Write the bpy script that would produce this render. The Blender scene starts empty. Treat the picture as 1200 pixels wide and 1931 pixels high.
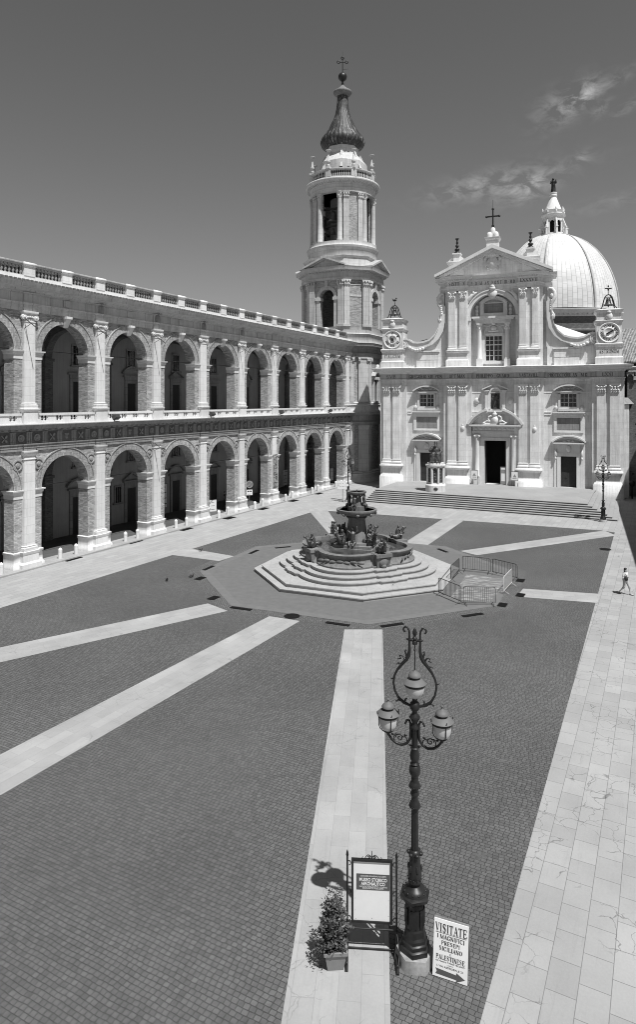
import bpy, math, random
from mathutils import Vector, Matrix
random.seed(7)
R = math.radians
PI = math.pi
S = bpy.context.scene
# ------------------------------------------------------------------ camera
F, CAMH, HY, CX = 1240.0, 12.0, 756.0, 600.0        # focal length in photo pixels, eye height, horizon row
cd = bpy.data.cameras.new('camera'); cam = bpy.data.objects.new('camera', cd); S.collection.objects.link(cam)
cam.location = (0, 0, CAMH); cam.rotation_euler = (PI/2, 0, 0)
cd.sensor_fit = 'HORIZONTAL'; cd.sensor_width = 36; cd.lens = 36*F/1200; cd.shift_y = -(965.5-HY)/1200
cd.clip_start = .1; cd.clip_end = 3000
S.camera = cam
# ------------------------------------------------------------------ sun, sky, exposure
SUN_EL = R(63); SUNH = Vector((.55, -.835)).normalized()
sd = bpy.data.lights.new('sun', 'SUN'); sun = bpy.data.objects.new('sun', sd); S.collection.objects.link(sun)
sd.energy = 5.0; sd.angle = R(.53); sd.color = (1, 1, .995)
sv = Vector((SUNH.x*math.cos(SUN_EL), SUNH.y*math.cos(SUN_EL), math.sin(SUN_EL)))
sun.rotation_euler = (-sv).to_track_quat('-Z', 'Y').to_euler(); sun.location = (40, -60, 120)
W = bpy.data.worlds.new('World'); S.world = W; W.use_nodes = True
nt = W.node_tree; nt.nodes.clear()
def nd(t, ty, **k):
    n = t.nodes.new(ty)
    for a, b in k.items(): setattr(n, a, b)
    return n
def mth(t, op, a, b=None, c=None, clamp=False):
    n = nd(t, 'ShaderNodeMath', operation=op); n.use_clamp = clamp
    for i, x in enumerate((a, b, c)):
        if x is None: continue
        if isinstance(x, (int, float)): n.inputs[i].default_value = x
        else: t.links.new(x, n.inputs[i])
    return n.outputs[0]
sky = nd(nt, 'ShaderNodeTexSky', sky_type='NISHITA'); sky.sun_disc = False
sky.sun_elevation = SUN_EL; sky.sun_rotation = math.atan2(SUNH.x, SUNH.y); sky.altitude = 100; sky.air_density = 1; sky.dust_density = .6; sky.ozone_density = 1
sep = nd(nt, 'ShaderNodeSeparateColor'); nt.links.new(sky.outputs[0], sep.inputs[0])
# black-and-white film: the sky's three colours are weighed into one grey
grey = mth(nt, 'ADD', mth(nt, 'ADD', mth(nt, 'MULTIPLY', sep.outputs[0], .34), mth(nt, 'MULTIPLY', sep.outputs[1], .30)), mth(nt, 'MULTIPLY', sep.outputs[2], .16))
tc = nd(nt, 'ShaderNodeTexCoord'); sx = nd(nt, 'ShaderNodeSeparateXYZ'); nt.links.new(tc.outputs['Generated'], sx.inputs[0])
az = mth(nt, 'ARCTAN2', sx.outputs[0], sx.outputs[1]); el = mth(nt, 'ARCSINE', sx.outputs[2])
cv = nd(nt, 'ShaderNodeCombineXYZ'); nt.links.new(az, cv.inputs[0]); nt.links.new(el, cv.inputs[1])
nz = nd(nt, 'ShaderNodeTexNoise'); nz.inputs['Scale'].default_value = 36; nz.inputs['Detail'].default_value = 8; nz.inputs['Roughness'].default_value = .62; nz.inputs['Distortion'].default_value = .5
mp = nd(nt, 'ShaderNodeMapping'); mp.inputs['Rotation'].default_value = (0, 0, R(28)); mp.inputs['Scale'].default_value = (1, 1.9, 1)
nt.links.new(cv.outputs[0], mp.inputs[0]); nt.links.new(mp.outputs[0], nz.inputs['Vector'])
fb = mth(nt, 'MULTIPLY_ADD', nz.outputs['Fac'], 4.2, -1.8, clamp=True)
def wisp(px, py, w, h, rot, amp):                    # one small cloud: direction, angular size, tilt
    dx, dz = (px-CX)/F, (HY-py)/F
    a0 = math.atan2(dx, 1); e0 = math.asin(dz/math.sqrt(1+dx*dx+dz*dz)); c, s = math.cos(R(rot)), math.sin(R(rot))
    x = mth(nt, 'SUBTRACT', az, a0); y = mth(nt, 'SUBTRACT', el, e0)
    u = mth(nt, 'ADD', mth(nt, 'MULTIPLY', x, c/(w/F)), mth(nt, 'MULTIPLY', y, s/(w/F)))
    v = mth(nt, 'ADD', mth(nt, 'MULTIPLY', x, -s/(h/F)), mth(nt, 'MULTIPLY', y, c/(h/F)))
    g = mth(nt, 'EXPONENT', mth(nt, 'MULTIPLY', mth(nt, 'ADD', mth(nt, 'MULTIPLY', u, u), mth(nt, 'MULTIPLY', v, v)), -1.0))
    return mth(nt, 'MULTIPLY', g, amp)
tot = None
for q in [(1098, 184, 34, 15, 28, 1.0), (1060, 200, 50, 26, 25, .45), (1135, 205, 16, 8, 40, .45), (1185, 200, 30, 10, 25, .35), (1000, 355, 46, 17, 14, .95), (900, 352, 70, 18, 8, .6), (960, 340, 120, 22, 8, .25), (1098, 298, 16, 9, 20, .5), (1160, 380, 70, 14, 8, .2), (1170, 148, 34, 10, 25, .25)]:
    o = wisp(*q); tot = o if tot is None else mth(nt, 'ADD', tot, o)
cl = mth(nt, 'MULTIPLY', tot, fb)
fin = mth(nt, 'ADD', mth(nt, 'MAXIMUM', mth(nt, 'MULTIPLY_ADD', grey, .771, -.131), .3), mth(nt, 'MULTIPLY', cl, 2.3))
cc = nd(nt, 'ShaderNodeCombineColor')
for i in range(3): nt.links.new(fin, cc.inputs[i])
bg = nd(nt, 'ShaderNodeBackground'); bg.inputs[1].default_value = .098; nt.links.new(cc.outputs[0], bg.inputs[0])
wo = nd(nt, 'ShaderNodeOutputWorld'); nt.links.new(bg.outputs[0], wo.inputs[0])
S.view_settings.view_transform = 'Standard'; S.view_settings.look = 'None'; S.view_settings.exposure = .3; S.view_settings.gamma = 1
S.view_settings.use_curve_mapping = False
S.cycles.filter_width = 1.0

# ------------------------------------------------------------------ frames
n_ = math.hypot(650, F)
DV = Vector((650/n_, F/n_, 0)); RV = Vector((DV.y, -DV.x, 0))            # along the arcade / from the arcade into the square
def gp(px, py, z=0):                                                     # where a ray meets the level z
    Y = F*(CAMH-z)/(py-HY); return Vector(((px-CX)/F*Y, Y, z))
PAL = gp(60, HY+.266*1190); PANG = math.atan2(DV.y, DV.x)                # arcade frame: X along, Y into the building
m_ = math.hypot(F, CX+2800); RF = Vector(((CX+2800)/m_, -F/m_, 0)); DF = Vector((-RF.y, RF.x, 0))
FAC = gp(933, 915.5, 1.1); FAC.z = 0; FANG = math.atan2(RF.y, RF.x)

# ------------------------------------------------------------------ mesh building
class MB:
    def __init__(s): s.v = []; s.f = []; s.sm = []; s.T = None
    def xf(s, loc=(0, 0, 0), rz=0, M=None):
        s.T = M if M is not None else Matrix.Translation(loc) @ Matrix.Rotation(rz, 4, 'Z'); return s
    def add(s, vs, fs, smooth=False):
        o = len(s.v)
        for p in vs:
            p = Vector(p); s.v.append(tuple(s.T @ p) if s.T is not None else tuple(p))
        for f in fs: s.f.append([i+o for i in f]); s.sm.append(smooth)
        return s
    def box(s, x0, x1, y0, y1, z0, z1):
        return s.add([(x0,y0,z0),(x1,y0,z0),(x1,y1,z0),(x0,y1,z0),(x0,y0,z1),(x1,y0,z1),(x1,y1,z1),(x0,y1,z1)],
                     [(0,3,2,1),(4,5,6,7),(0,1,5,4),(1,2,6,5),(2,3,7,6),(3,0,4,7)])
    def prism(s, P, z0, z1, smooth=False):               # plan outline (counter-clockwise) raised
        n = len(P)
        s.add([(p[0],p[1],z0) for p in P]+[(p[0],p[1],z1) for p in P], [(i,(i+1)%n,n+(i+1)%n,n+i) for i in range(n)], smooth)
        return s.add([(p[0],p[1],z0) for p in P]+[(p[0],p[1],z1) for p in P], [tuple(range(n))[::-1], tuple(range(n,2*n))])
    def taper(s, P, Q, z0, z1):
        n = len(P)
        return s.add([(p[0],p[1],z0) for p in P]+[(p[0],p[1],z1) for p in Q], [(i,(i+1)%n,n+(i+1)%n,n+i) for i in range(n)]+[tuple(range(n))[::-1], tuple(range(n,2*n))])
    def extr(s, P, y0, y1):                              # outline in x-z extruded along y
        n = len(P)
        return s.add([(p[0],y0,p[1]) for p in P]+[(p[0],y1,p[1]) for p in P], [(i,(i+1)%n,n+(i+1)%n,n+i) for i in range(n)]+[tuple(range(n))[::-1], tuple(range(n,2*n))])
    def strip(s, A, B, y0, y1):                          # band between two x-z lines, extruded along y
        n = len(A)
        vs = [(p[0],y0,p[1]) for p in A]+[(p[0],y0,p[1]) for p in B]+[(p[0],y1,p[1]) for p in A]+[(p[0],y1,p[1]) for p in B]
        fs = []
        for i in range(n-1):
            fs += [(i,i+1,n+i+1,n+i), (2*n+i,3*n+i,3*n+i+1,2*n+i+1), (i,2*n+i,2*n+i+1,i+1), (n+i,n+i+1,3*n+i+1,3*n+i)]
        fs += [(0,n,3*n,2*n), (n-1,3*n-1,4*n-1,2*n-1)]
        return s.add(vs, fs)
    def lathe(s, pr, n=16, c=(0,0), a0=0, a1=2*PI, smooth=True, ribs=0, rd=0.):
        full = abs(a1-a0-2*PI) < 1e-6; m = n if full else n+1; vs = []
        for r, z in pr:
            for i in range(m):
                a = a0+(a1-a0)*i/n; q = r*(1-rd*abs(math.cos(a*ribs/2))) if ribs else r
                vs.append((c[0]+q*math.cos(a), c[1]+q*math.sin(a), z))
        fs = []
        for k in range(len(pr)-1):
            for i in range(n):
                j = (i+1) % m; fs.append((k*m+i, k*m+j, (k+1)*m+j, (k+1)*m+i))
        s.add(vs, fs, smooth)
        if full:
            for k, fl in ((0, -1), (len(pr)-1, 1)):
                if pr[k][0] > 1e-4: s.add([vs[k*m+i] for i in range(m)], [tuple(range(m))[::fl]])
        return s
    def tube(s, P, r, n=8, smooth=True):                 # round bar along a path, radius may vary
        P = [Vector(p) for p in P]; m = len(P)
        if isinstance(r, (int, float)): r = [r]*m
        vs = []; up = None
        for i, p in enumerate(P):
            t = (P[min(i+1,m-1)]-P[max(i-1,0)])
            t = t.normalized() if t.length > 1e-9 else Vector((0,0,1))
            if up is None: up = t.orthogonal().normalized()
            else: up = (up-t*up.dot(t)); up = up.normalized() if up.length > 1e-6 else t.orthogonal().normalized()
            w = t.cross(up)
            for k in range(n):
                a = 2*PI*k/n; vs.append(p+(up*math.cos(a)+w*math.sin(a))*r[i])
        fs = [(i*n+k, i*n+(k+1)%n, (i+1)*n+(k+1)%n, (i+1)*n+k) for i in range(m-1) for k in range(n)]
        s.add(vs, fs, smooth)
        return s.add(vs[:n]+vs[-n:], [tuple(range(n))[::-1], tuple(range(n,2*n))])
    def ell(s, c, r, n=10, m=7, M=None):                 # ellipsoid
        if isinstance(r, (int, float)): r = (r, r, r)
        vs = []; M = M or Matrix.Identity(3); c = Vector(c)
        for j in range(m+1):
            b = -PI/2+PI*j/m
            for i in range(n):
                a = 2*PI*i/n; vs.append(c+M @ Vector((r[0]*math.cos(b)*math.cos(a), r[1]*math.cos(b)*math.sin(a), r[2]*math.sin(b))))
        return s.add(vs, [(j*n+i, j*n+(i+1)%n, (j+1)*n+(i+1)%n, (j+1)*n+i) for j in range(m) for i in range(n)], True)
    def sweep(s, P, pr, closed=False):                   # moulding: profile (out, z) carried along a plan line, outward = right-hand side
        P = [Vector((p[0],p[1])) for p in P]; n = len(P); rows = []
        for o, z in pr:
            row = []
            for i in range(n):
                a = P[i]-P[i-1] if (i > 0 or closed) else None
                b = P[(i+1)%n]-P[i] if (i < n-1 or closed) else None
                na = Vector((a.y,-a.x)).normalized() if a is not None else None
                nb = Vector((b.y,-b.x)).normalized() if b is not None else None
                if na is None: na = nb
                if nb is None: nb = na
                k = (na+nb)/max(1+na.dot(nb), .25)
                q = P[i]+k*o; row.append((q.x,q.y,z))
            rows.append(row)
        vs = [v for r_ in rows for v in r_]; fs = []
        for k in range(len(rows)-1):
            for i in range(n if closed else n-1):
                j = (i+1) % n; fs.append((k*n+i, k*n+j, (k+1)*n+j, (k+1)*n+i))
        if not closed:
            fs += [tuple(k*n for k in range(len(rows))), tuple(k*n+n-1 for k in range(len(rows)))[::-1]]
        return s.add(vs, fs)
    def build(s, name, mat, parent=None, loc=None, rz=None):
        me = bpy.data.meshes.new(name); me.from_pydata(s.v, [], s.f); me.polygons.foreach_set('use_smooth', s.sm); me.materials.append(mat); me.set_sharp_from_angle(angle=R(62))
        o = bpy.data.objects.new(name, me); S.collection.objects.link(o)
        if parent: o.parent = parent
        if loc is not None: o.location = loc
        if rz is not None: o.rotation_euler.z = rz
        return o
def remesh(o, vox, smooth=3):                            # fuse the pieces of one figure into one continuous skin
    m = o.modifiers.new('fuse', 'REMESH'); m.mode = 'VOXEL'; m.voxel_size = vox; m.use_smooth_shade = True
    if smooth:
        k = o.modifiers.new('soft', 'SMOOTH'); k.iterations = smooth; k.factor = .5
    return o
def tag(o, label=None, cat=None, group=None, kind=None):
    for k, v in (('label', label), ('category', cat), ('group', group), ('kind', kind)):
        if v: o[k] = v
    return o
def empty(name, loc, rz=0, label=None, cat=None, group=None, scale=1):
    o = bpy.data.objects.new(name, None); S.collection.objects.link(o); o.location = loc; o.rotation_euler.z = rz; o.scale = (scale,)*3
    return tag(o, label, cat, group)
def twin(o, parent=None, loc=None, rz=None, deep=True):  # a copy with copies of its parts, sharing meshes
    c = o.copy(); S.collection.objects.link(c); c.parent = parent
    if loc is not None: c.location = loc
    if rz is not None: c.rotation_euler.z = rz
    if deep:
        for ch in list(o.children): twin(ch, c)
    return c
def arcpts(cx, cz, r, a0, a1, n): return [(cx+r*math.cos(a0+(a1-a0)*i/n), cz+r*math.sin(a0+(a1-a0)*i/n)) for i in range(n+1)]
def ngon(r, n, a0=0, c=(0,0)): return [(c[0]+r*math.cos(a0+2*PI*i/n), c[1]+r*math.sin(a0+2*PI*i/n)) for i in range(n)]

# serif capitals are cut from strokes: thick stems, thin diagonals, small feet
def text(body, size, mat, parent, loc, name='lettering', width=None, depth=.004, bold=0., align='CENTER', rot=(PI/2,0,0), serif=False, sx=1.):
    cu = bpy.data.curves.new(name, 'FONT'); cu.body = body; cu.size = size; cu.align_x = align; cu.align_y = 'CENTER'; cu.extrude = depth; cu.offset = bold; cu.resolution_u = 3
    t = bpy.data.objects.new('tmp', cu); S.collection.objects.link(t)
    dg = bpy.context.evaluated_depsgraph_get(); dg.update()
    me = bpy.data.meshes.new_from_object(t.evaluated_get(dg)); bpy.data.objects.remove(t); me.name = name
    me.materials.clear(); me.materials.append(mat)
    if width and len(me.vertices):
        xs = [v.co.x for v in me.vertices]; w = max(xs)-min(xs); k = width/w
        for v in me.vertices: v.co.x *= k
    o = bpy.data.objects.new(name, me); S.collection.objects.link(o); o.parent = parent; o.location = loc; o.rotation_euler = rot
    return o

# ------------------------------------------------------------------ materials (a black-and-white photograph: all greys)
def wallmap():
    g = bpy.data.node_groups.new('wall coordinates', 'ShaderNodeTree')
    g.interface.new_socket('Vector', in_out='OUTPUT', socket_type='NodeSocketVector')
    g.interface.new_socket('Flat', in_out='OUTPUT', socket_type='NodeSocketVector')
    out = nd(g, 'NodeGroupOutput'); tc = nd(g, 'ShaderNodeTexCoord'); oi = nd(g, 'ShaderNodeObjectInfo')
    off = nd(g, 'ShaderNodeVectorMath', operation='SCALE'); off.inputs[0].default_value = (17.3, 9.1, 0); g.links.new(oi.outputs['Random'], off.inputs['Scale'])
    ad = nd(g, 'ShaderNodeVectorMath', operation='ADD'); g.links.new(tc.outputs['Object'], ad.inputs[0]); g.links.new(off.outputs[0], ad.inputs[1])
    p = nd(g, 'ShaderNodeSeparateXYZ'); g.links.new(ad.outputs[0], p.inputs[0])
    n = nd(g, 'ShaderNodeSeparateXYZ'); g.links.new(tc.outputs['Normal'], n.inputs[0])
    ax, ay, azz = [mth(g, 'ABSOLUTE', n.outputs[i]) for i in range(3)]
    side = mth(g, 'GREATER_THAN', ax, ay); flat = mth(g, 'GREATER_THAN', azz, .8)
    h = mth(g, 'ADD', mth(g, 'MULTIPLY', p.outputs[1], side), mth(g, 'MULTIPLY', p.outputs[0], mth(g, 'SUBTRACT', 1.0, side)))
    v = mth(g, 'ADD', mth(g, 'MULTIPLY', p.outputs[1], flat), mth(g, 'MULTIPLY', p.outputs[2], mth(g, 'SUBTRACT', 1.0, flat)))
    c = nd(g, 'ShaderNodeCombineXYZ'); g.links.new(h, c.inputs[0]); g.links.new(v, c.inputs[1])
    g.links.new(c.outputs[0], out.inputs[0]); g.links.new(ad.outputs[0], out.inputs[1])
    return g
WM = wallmap()
def noise(t, vec, scale, det=5, rough=.6, dist=0):
    n = nd(t, 'ShaderNodeTexNoise'); n.inputs['Scale'].default_value = scale; n.inputs['Detail'].default_value = det; n.inputs['Roughness'].default_value = rough; n.inputs['Distortion'].default_value = dist
    if vec is not None: t.links.new(vec, n.inputs['Vector'])
    return n.outputs['Fac']
def smap(t, vec, sc, loc=(0,0,0), rot=(0,0,0)):
    n = nd(t, 'ShaderNodeMapping'); n.inputs['Scale'].default_value = sc; n.inputs['Location'].default_value = loc; n.inputs['Rotation'].default_value = rot
    t.links.new(vec, n.inputs[0]); return n.outputs[0]
def lin(t, x, a, b, c, d):                               # map range, clamped
    n = nd(t, 'ShaderNodeMapRange'); t.links.new(x, n.inputs[0])
    for i, q in enumerate((a, b, c, d)): n.inputs[i+1].default_value = q
    return n.outputs[0]
def finish(m, t, val, rough=.8, spec=.3, bump=None, bstr=.3, bdist=.02, metal=0.):
    b = nd(t, 'ShaderNodeBsdfPrincipled'); o = nd(t, 'ShaderNodeOutputMaterial'); t.links.new(b.outputs[0], o.inputs[0])
    c = nd(t, 'ShaderNodeCombineColor')
    for i in range(3):
        if isinstance(val, float): c.inputs[i].default_value = val
        else: t.links.new(val, c.inputs[i])
    t.links.new(c.outputs[0], b.inputs['Base Color'])
    if isinstance(rough, float): b.inputs['Roughness'].default_value = rough
    else: t.links.new(rough, b.inputs['Roughness'])
    b.inputs['Specular IOR Level'].default_value = spec; b.inputs['Metallic'].default_value = metal
    if bump is not None:
        k = nd(t, 'ShaderNodeBump'); k.inputs['Strength'].default_value = bstr; k.inputs['Distance'].default_value = bdist
        t.links.new(bump, k.inputs['Height']); t.links.new(k.outputs[0], b.inputs['Normal'])
    return m
def newmat(name):
    m = bpy.data.materials.new(name); m.use_nodes = True; m.node_tree.nodes.clear(); return m, m.node_tree
def bricktex(t, vec, w, h, mort, c1, c2, cm, off=.5, smooth=.1, bias=0.):
    b = nd(t, 'ShaderNodeTexBrick'); b.offset = off; b.inputs['Scale'].default_value = 1; b.inputs['Brick Width'].default_value = w; b.inputs['Row Height'].default_value = h
    b.inputs['Mortar Size'].default_value = mort; b.inputs['Mortar Smooth'].default_value = smooth; b.inputs['Bias'].default_value = bias
    for k, v in (('Color1', c1), ('Color2', c2), ('Mortar', cm)): b.inputs[k].default_value = (v, v, v, 1)
    t.links.new(vec, b.inputs['Vector'])
    s = nd(t, 'ShaderNodeSeparateColor'); t.links.new(b.outputs['Color'], s.inputs[0])
    return s.outputs[0], b.outputs['Fac']
def stone(name, base, var=.14, joints=None, jd=.78, streak=.15, rough=.75, bump=.15):
    m, t = newmat(name); g = nd(t, 'ShaderNodeGroup'); g.node_tree = WM; vec, fl = g.outputs[0], g.outputs[1]
    v = lin(t, noise(t, fl, .9, 6), .25, .75, 1-var, 1+var*.6)
    v = mth(t, 'MULTIPLY', v, lin(t, noise(t, fl, 9, 5, .7), .25, .8, 1-var*.5, 1+var*.35))
    st = noise(t, smap(t, fl, (3.2, 3.2, .16)), 1.4, 5, .65)
    v = mth(t, 'MULTIPLY', v, lin(t, st, .45, .75, 1.0, 1-streak))
    h = noise(t, fl, 14, 6, .7)
    if joints:
        c, f = bricktex(t, vec, joints[0], joints[1], .022, 1.0, .93, jd)
        v = mth(t, 'MULTIPLY', v, c)
    oi = nd(t, 'ShaderNodeObjectInfo'); v = mth(t, 'MULTIPLY', v, lin(t, oi.outputs['Random'], 0, 1, .90, 1.07))
    v = mth(t, 'MULTIPLY', v, base, clamp=True)
    return finish(m, t, v, rough, .25, h, bump, .03)
def brick(name, base, w=.30, h=.085, contrast=.3):
    m, t = newmat(name); g = nd(t, 'ShaderNodeGroup'); g.node_tree = WM; vec, fl = g.outputs[0], g.outputs[1]
    wob = nd(t, 'ShaderNodeVectorMath', operation='MULTIPLY_ADD')
    nn = nd(t, 'ShaderNodeTexNoise'); nn.inputs['Scale'].default_value = 2.2; t.links.new(vec, nn.inputs['Vector']); t.links.new(nn.outputs['Color'], wob.inputs[0])
    wob.inputs[1].default_value = (.06, .05, 0); t.links.new(vec, wob.inputs[2])
    c, f = bricktex(t, wob.outputs[0], w, h, .011, 1.0, 1-contrast, .62, smooth=.4)
    v = mth(t, 'MULTIPLY', c, lin(t, noise(t, fl, .8, 6), .25, .75, .8, 1.12))
    cr = noise(t, smap(t, vec, (1.3, 7.5, 1)), 1.6, 5, .7)          # dark weathered courses and put-out joints
    v = mth(t, 'MULTIPLY', v, lin(t, cr, .50, .66, 1.0, .45))
    v = mth(t, 'MULTIPLY', v, lin(t, noise(t, vec, 18, 3), .3, .75, .85, 1.15))
    oi = nd(t, 'ShaderNodeObjectInfo'); v = mth(t, 'MULTIPLY', v, lin(t, oi.outputs['Random'], 0, 1, .85, 1.12))
    v = mth(t, 'MULTIPLY', v, base, clamp=True)
    return finish(m, t, v, .9, .15, mth(t, 'ADD', mth(t, 'MULTIPLY', f, -.6), cr), .45, .02)
def plain(name, base, rough=.6, spec=.3, var=.1, scale=6., metal=0., bump=0.):
    m, t = newmat(name); tc = nd(t, 'ShaderNodeTexCoord')
    n = noise(t, tc.outputs['Object'], scale, 5)
    v = mth(t, 'MULTIPLY', lin(t, n, .25, .75, 1-var, 1+var), base)
    return finish(m, t, v, rough, spec, n if bump else None, bump, .02, metal)
def paving(name, base, w, h, mort=.010, c2=.82, cm=.6, var=.16, crack=.0, rough=.7, bump=.2, off=.5, squash=None):
    m, t = newmat(name); tc = nd(t, 'ShaderNodeTexCoord'); vec = tc.outputs['Object']
    c, f = bricktex(t, vec, w, h, mort, 1.0, c2, cm, off)
    c2_, f2 = bricktex(t, smap(t, vec, (1,1,1), (w*3.5, h*7, 0)), w, h, 0.0, 1.0, .93, 1.0, off)
    v = mth(t, 'MULTIPLY', mth(t, 'MULTIPLY', c, c2_), lin(t, noise(t, vec, .35, 7, .65), .25, .75, 1-var, 1+var*.7))
    v = mth(t, 'MULTIPLY', v, lin(t, noise(t, vec, 16, 5, .7), .25, .75, .94, 1.05))
    v = mth(t, 'MULTIPLY', v, lin(t, noise(t, smap(t, vec, (.25, 3.2, 1)), 2.0, 6, .7), .55, .8, 1.0, .86))
    if crack:
        wv = nd(t, 'ShaderNodeVectorMath', operation='MULTIPLY_ADD'); nn = nd(t, 'ShaderNodeTexNoise'); nn.inputs['Scale'].default_value = 2.5; nn.inputs['Detail'].default_value = 4
        t.links.new(vec, nn.inputs['Vector']); t.links.new(nn.outputs['Color'], wv.inputs[0]); wv.inputs[1].default_value = (.5,.5,0); t.links.new(vec, wv.inputs[2])
        vo = nd(t, 'ShaderNodeTexVoronoi', feature='DISTANCE_TO_EDGE'); vo.inputs['Scale'].default_value = 1.5; t.links.new(wv.outputs[0], vo.inputs['Vector'])
        line = lin(t, vo.outputs['Distance'], .0, .018, 1., 0.)
        mask = lin(t, noise(t, smap(t, vec, (.55,.55,1), (3.1,7.7,0)), 1.0, 2), .49, .56, 0., 1.)
        v = mth(t, 'MULTIPLY', v, mth(t, 'SUBTRACT', 1.0, mth(t, 'MULTIPLY', mth(t, 'MULTIPLY', line, mask), crack)))
    v = mth(t, 'MULTIPLY', v, base, clamp=True)
    return finish(m, t, v, rough, .25, mth(t, 'SUBTRACT', noise(t, vec, 20, 5, .7), mth(t, 'MULTIPLY', f, 2.)), bump, .01)
def cobbles(name, base, w=.142, h=.122, light=0.):
    m, t = newmat(name); tc = nd(t, 'ShaderNodeTexCoord'); vec = tc.outputs['Object']
    wob = nd(t, 'ShaderNodeVectorMath', operation='MULTIPLY_ADD'); nn = nd(t, 'ShaderNodeTexNoise'); nn.inputs['Scale'].default_value = .9; nn.inputs['Detail'].default_value = 7; nn.inputs['Roughness'].default_value = .72
    t.links.new(vec, nn.inputs['Vector']); t.links.new(nn.outputs['Color'], wob.inputs[0]); wob.inputs[1].default_value = (.14,.14,0); t.links.new(vec, wob.inputs[2])
    sp = nd(t, 'ShaderNodeSeparateXYZ'); t.links.new(wob.outputs[0], sp.inputs[0]); rw = nd(t, 'ShaderNodeTexWhiteNoise', noise_dimensions='1D'); t.links.new(mth(t, 'FLOOR', mth(t, 'DIVIDE', sp.outputs[0], h)), rw.inputs['W'])
    cb = nd(t, 'ShaderNodeCombineXYZ'); t.links.new(mth(t, 'MULTIPLY_ADD', rw.outputs['Value'], w*.9, sp.outputs[1]), cb.inputs[0]); t.links.new(sp.outputs[0], cb.inputs[1])
    c, f = bricktex(t, cb.outputs[0], w, h, .0085, 1.14, .84, .34, smooth=.25)
    v = mth(t, 'MULTIPLY', c, lin(t, noise(t, vec, .16, 8, .6), .3, .7, .86, 1.16))
    v = mth(t, 'MULTIPLY', v, lin(t, noise(t, vec, 7., 4, .7), .3, .75, .8, 1.25))
    sand = mth(t, 'MULTIPLY', f, lin(t, noise(t, smap(t, vec, (1,1,1), (5,9,0)), .55, 7, .72), .64, .74, 0., 1.+light))
    v = mth(t, 'ADD', v, mth(t, 'MULTIPLY', sand, 1.5))
    if light: v = mth(t, 'ADD', v, mth(t, 'MULTIPLY', lin(t, noise(t, vec, 11, 3), .52, .68, 0., 1.), light))
    v = mth(t, 'MULTIPLY', v, base, clamp=True)
    return finish(m, t, v, .82, .3, mth(t, 'ADD', mth(t, 'MULTIPLY', f, -1.), mth(t, 'MULTIPLY', noise(t, vec, 9, 3), .6)), .6, .02)
M = {}
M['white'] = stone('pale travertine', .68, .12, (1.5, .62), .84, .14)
M['whitep'] = stone('pale carved stone', .66, .14, None, .8, .12)
M['face'] = stone('facade stone', .71, .18, (1.9, .78), .85, .26)
M['facep'] = stone('facade carved stone', .66, .12, None, .86, .10)
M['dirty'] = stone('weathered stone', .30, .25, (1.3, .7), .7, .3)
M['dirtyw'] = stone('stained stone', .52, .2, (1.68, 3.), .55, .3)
M['tower'] = stone('tower stone', .51, .16, (1.2, .7), .74, .28)
M['frieze'] = stone('dark frieze stone and riser shade', .15, .25, None, .8, .25)
M['brick'] = brick('weathered brick', .50, .32, .10, .45)
M['brickp'] = brick('pale brick arch', .46, .12, .30, .4)
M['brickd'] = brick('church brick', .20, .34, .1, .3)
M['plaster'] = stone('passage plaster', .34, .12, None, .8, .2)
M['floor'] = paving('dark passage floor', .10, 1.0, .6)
M['slab'] = paving('stone slabs', .34, .86, .61, .009, .86, .55, crack=.55)
M['slabw'] = paving('pale stone slabs', .35, 1.2, .5, c2=.88, var=.12)
M['strip'] = paving('stone strip slabs', .345, 1.3, .47, .008, .89, .80, .22, crack=.25)
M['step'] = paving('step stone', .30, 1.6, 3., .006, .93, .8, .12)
M['cobble'] = cobbles('cobblestones', .095)
M['cobblel'] = cobbles('border cobbles', .095, .12, .12, .9)
M['asphalt'] = plain('grey asphalt', .128, .85, .2, .12, 2.2)
M['asphaltl'] = plain('paler asphalt', .14, .85, .2, .12, 2.2)
M['mottled'] = stone('mottled stone', .42, .5, None, .8, .5)
M['iron'] = plain('black painted iron', .014, .42, .35, .35, 9., bump=.1)
M['irong'] = plain('grey painted iron', .045, .4, .5, .2, 9.)
M['bronze'] = plain('dark bronze', .08, .5, .5, .8, 7., .5, .5)
M['copper'] = plain('streaked lead', .1, .5, .4, .5)
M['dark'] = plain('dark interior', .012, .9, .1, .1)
M['doorwood'] = plain('dark door wood', .03, .6, .3, .3)
M['glass'] = plain('window glass', .02, .08, .6, .1)
M['letter'] = plain('letter inlay', .045, .8, .2, .1)
M['letterl'] = plain('faded letter inlay', .16, .8, .2, .1)
M['dirtystone'] = stone('fountain marble', .175, .4, None, .8, .4)
M['fountstep'] = stone('fountain step stone', .36, .16, (1.6, 9.), .85, .2)
M['signw'] = plain('white sign board', .70, .5, .3, .05, 2.)
M['ink'] = plain('black ink', .03, .5, .3, .1)
M['signd'] = plain('dark sign panel', .085, .45, .3, .1)
M['signwood'] = plain('worn sign edge', .22, .7, .2, .3)
M['lampcap'] = plain('lamp cap enamel', .12, .6, .3, .15)
M['lampglass'] = plain('milk glass', .45, .22, .5, .08, 3.)
M['pot'] = plain('grey plastic pot', .22, .6, .3, .1)
M['soil'] = plain('soil', .03, .9, .1, .3, 20.)
M['leaf'] = plain('dusty leaves', .085, .5, .4, .5, 14.)
M['twig'] = plain('twig bark', .05, .8, .2, .2)
M['galv'] = plain('galvanised steel', .15, .4, .5, .15)
M['galvl'] = plain('pale galvanised steel', .45, .4, .4, .1)
M['skin'] = plain('skin', .42, .55, .3, .05)
M['hair'] = plain('dark hair', .02, .5, .3, .2, 40.)
M['shirt'] = plain('white cotton', .6, .8, .1, .06)
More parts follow.
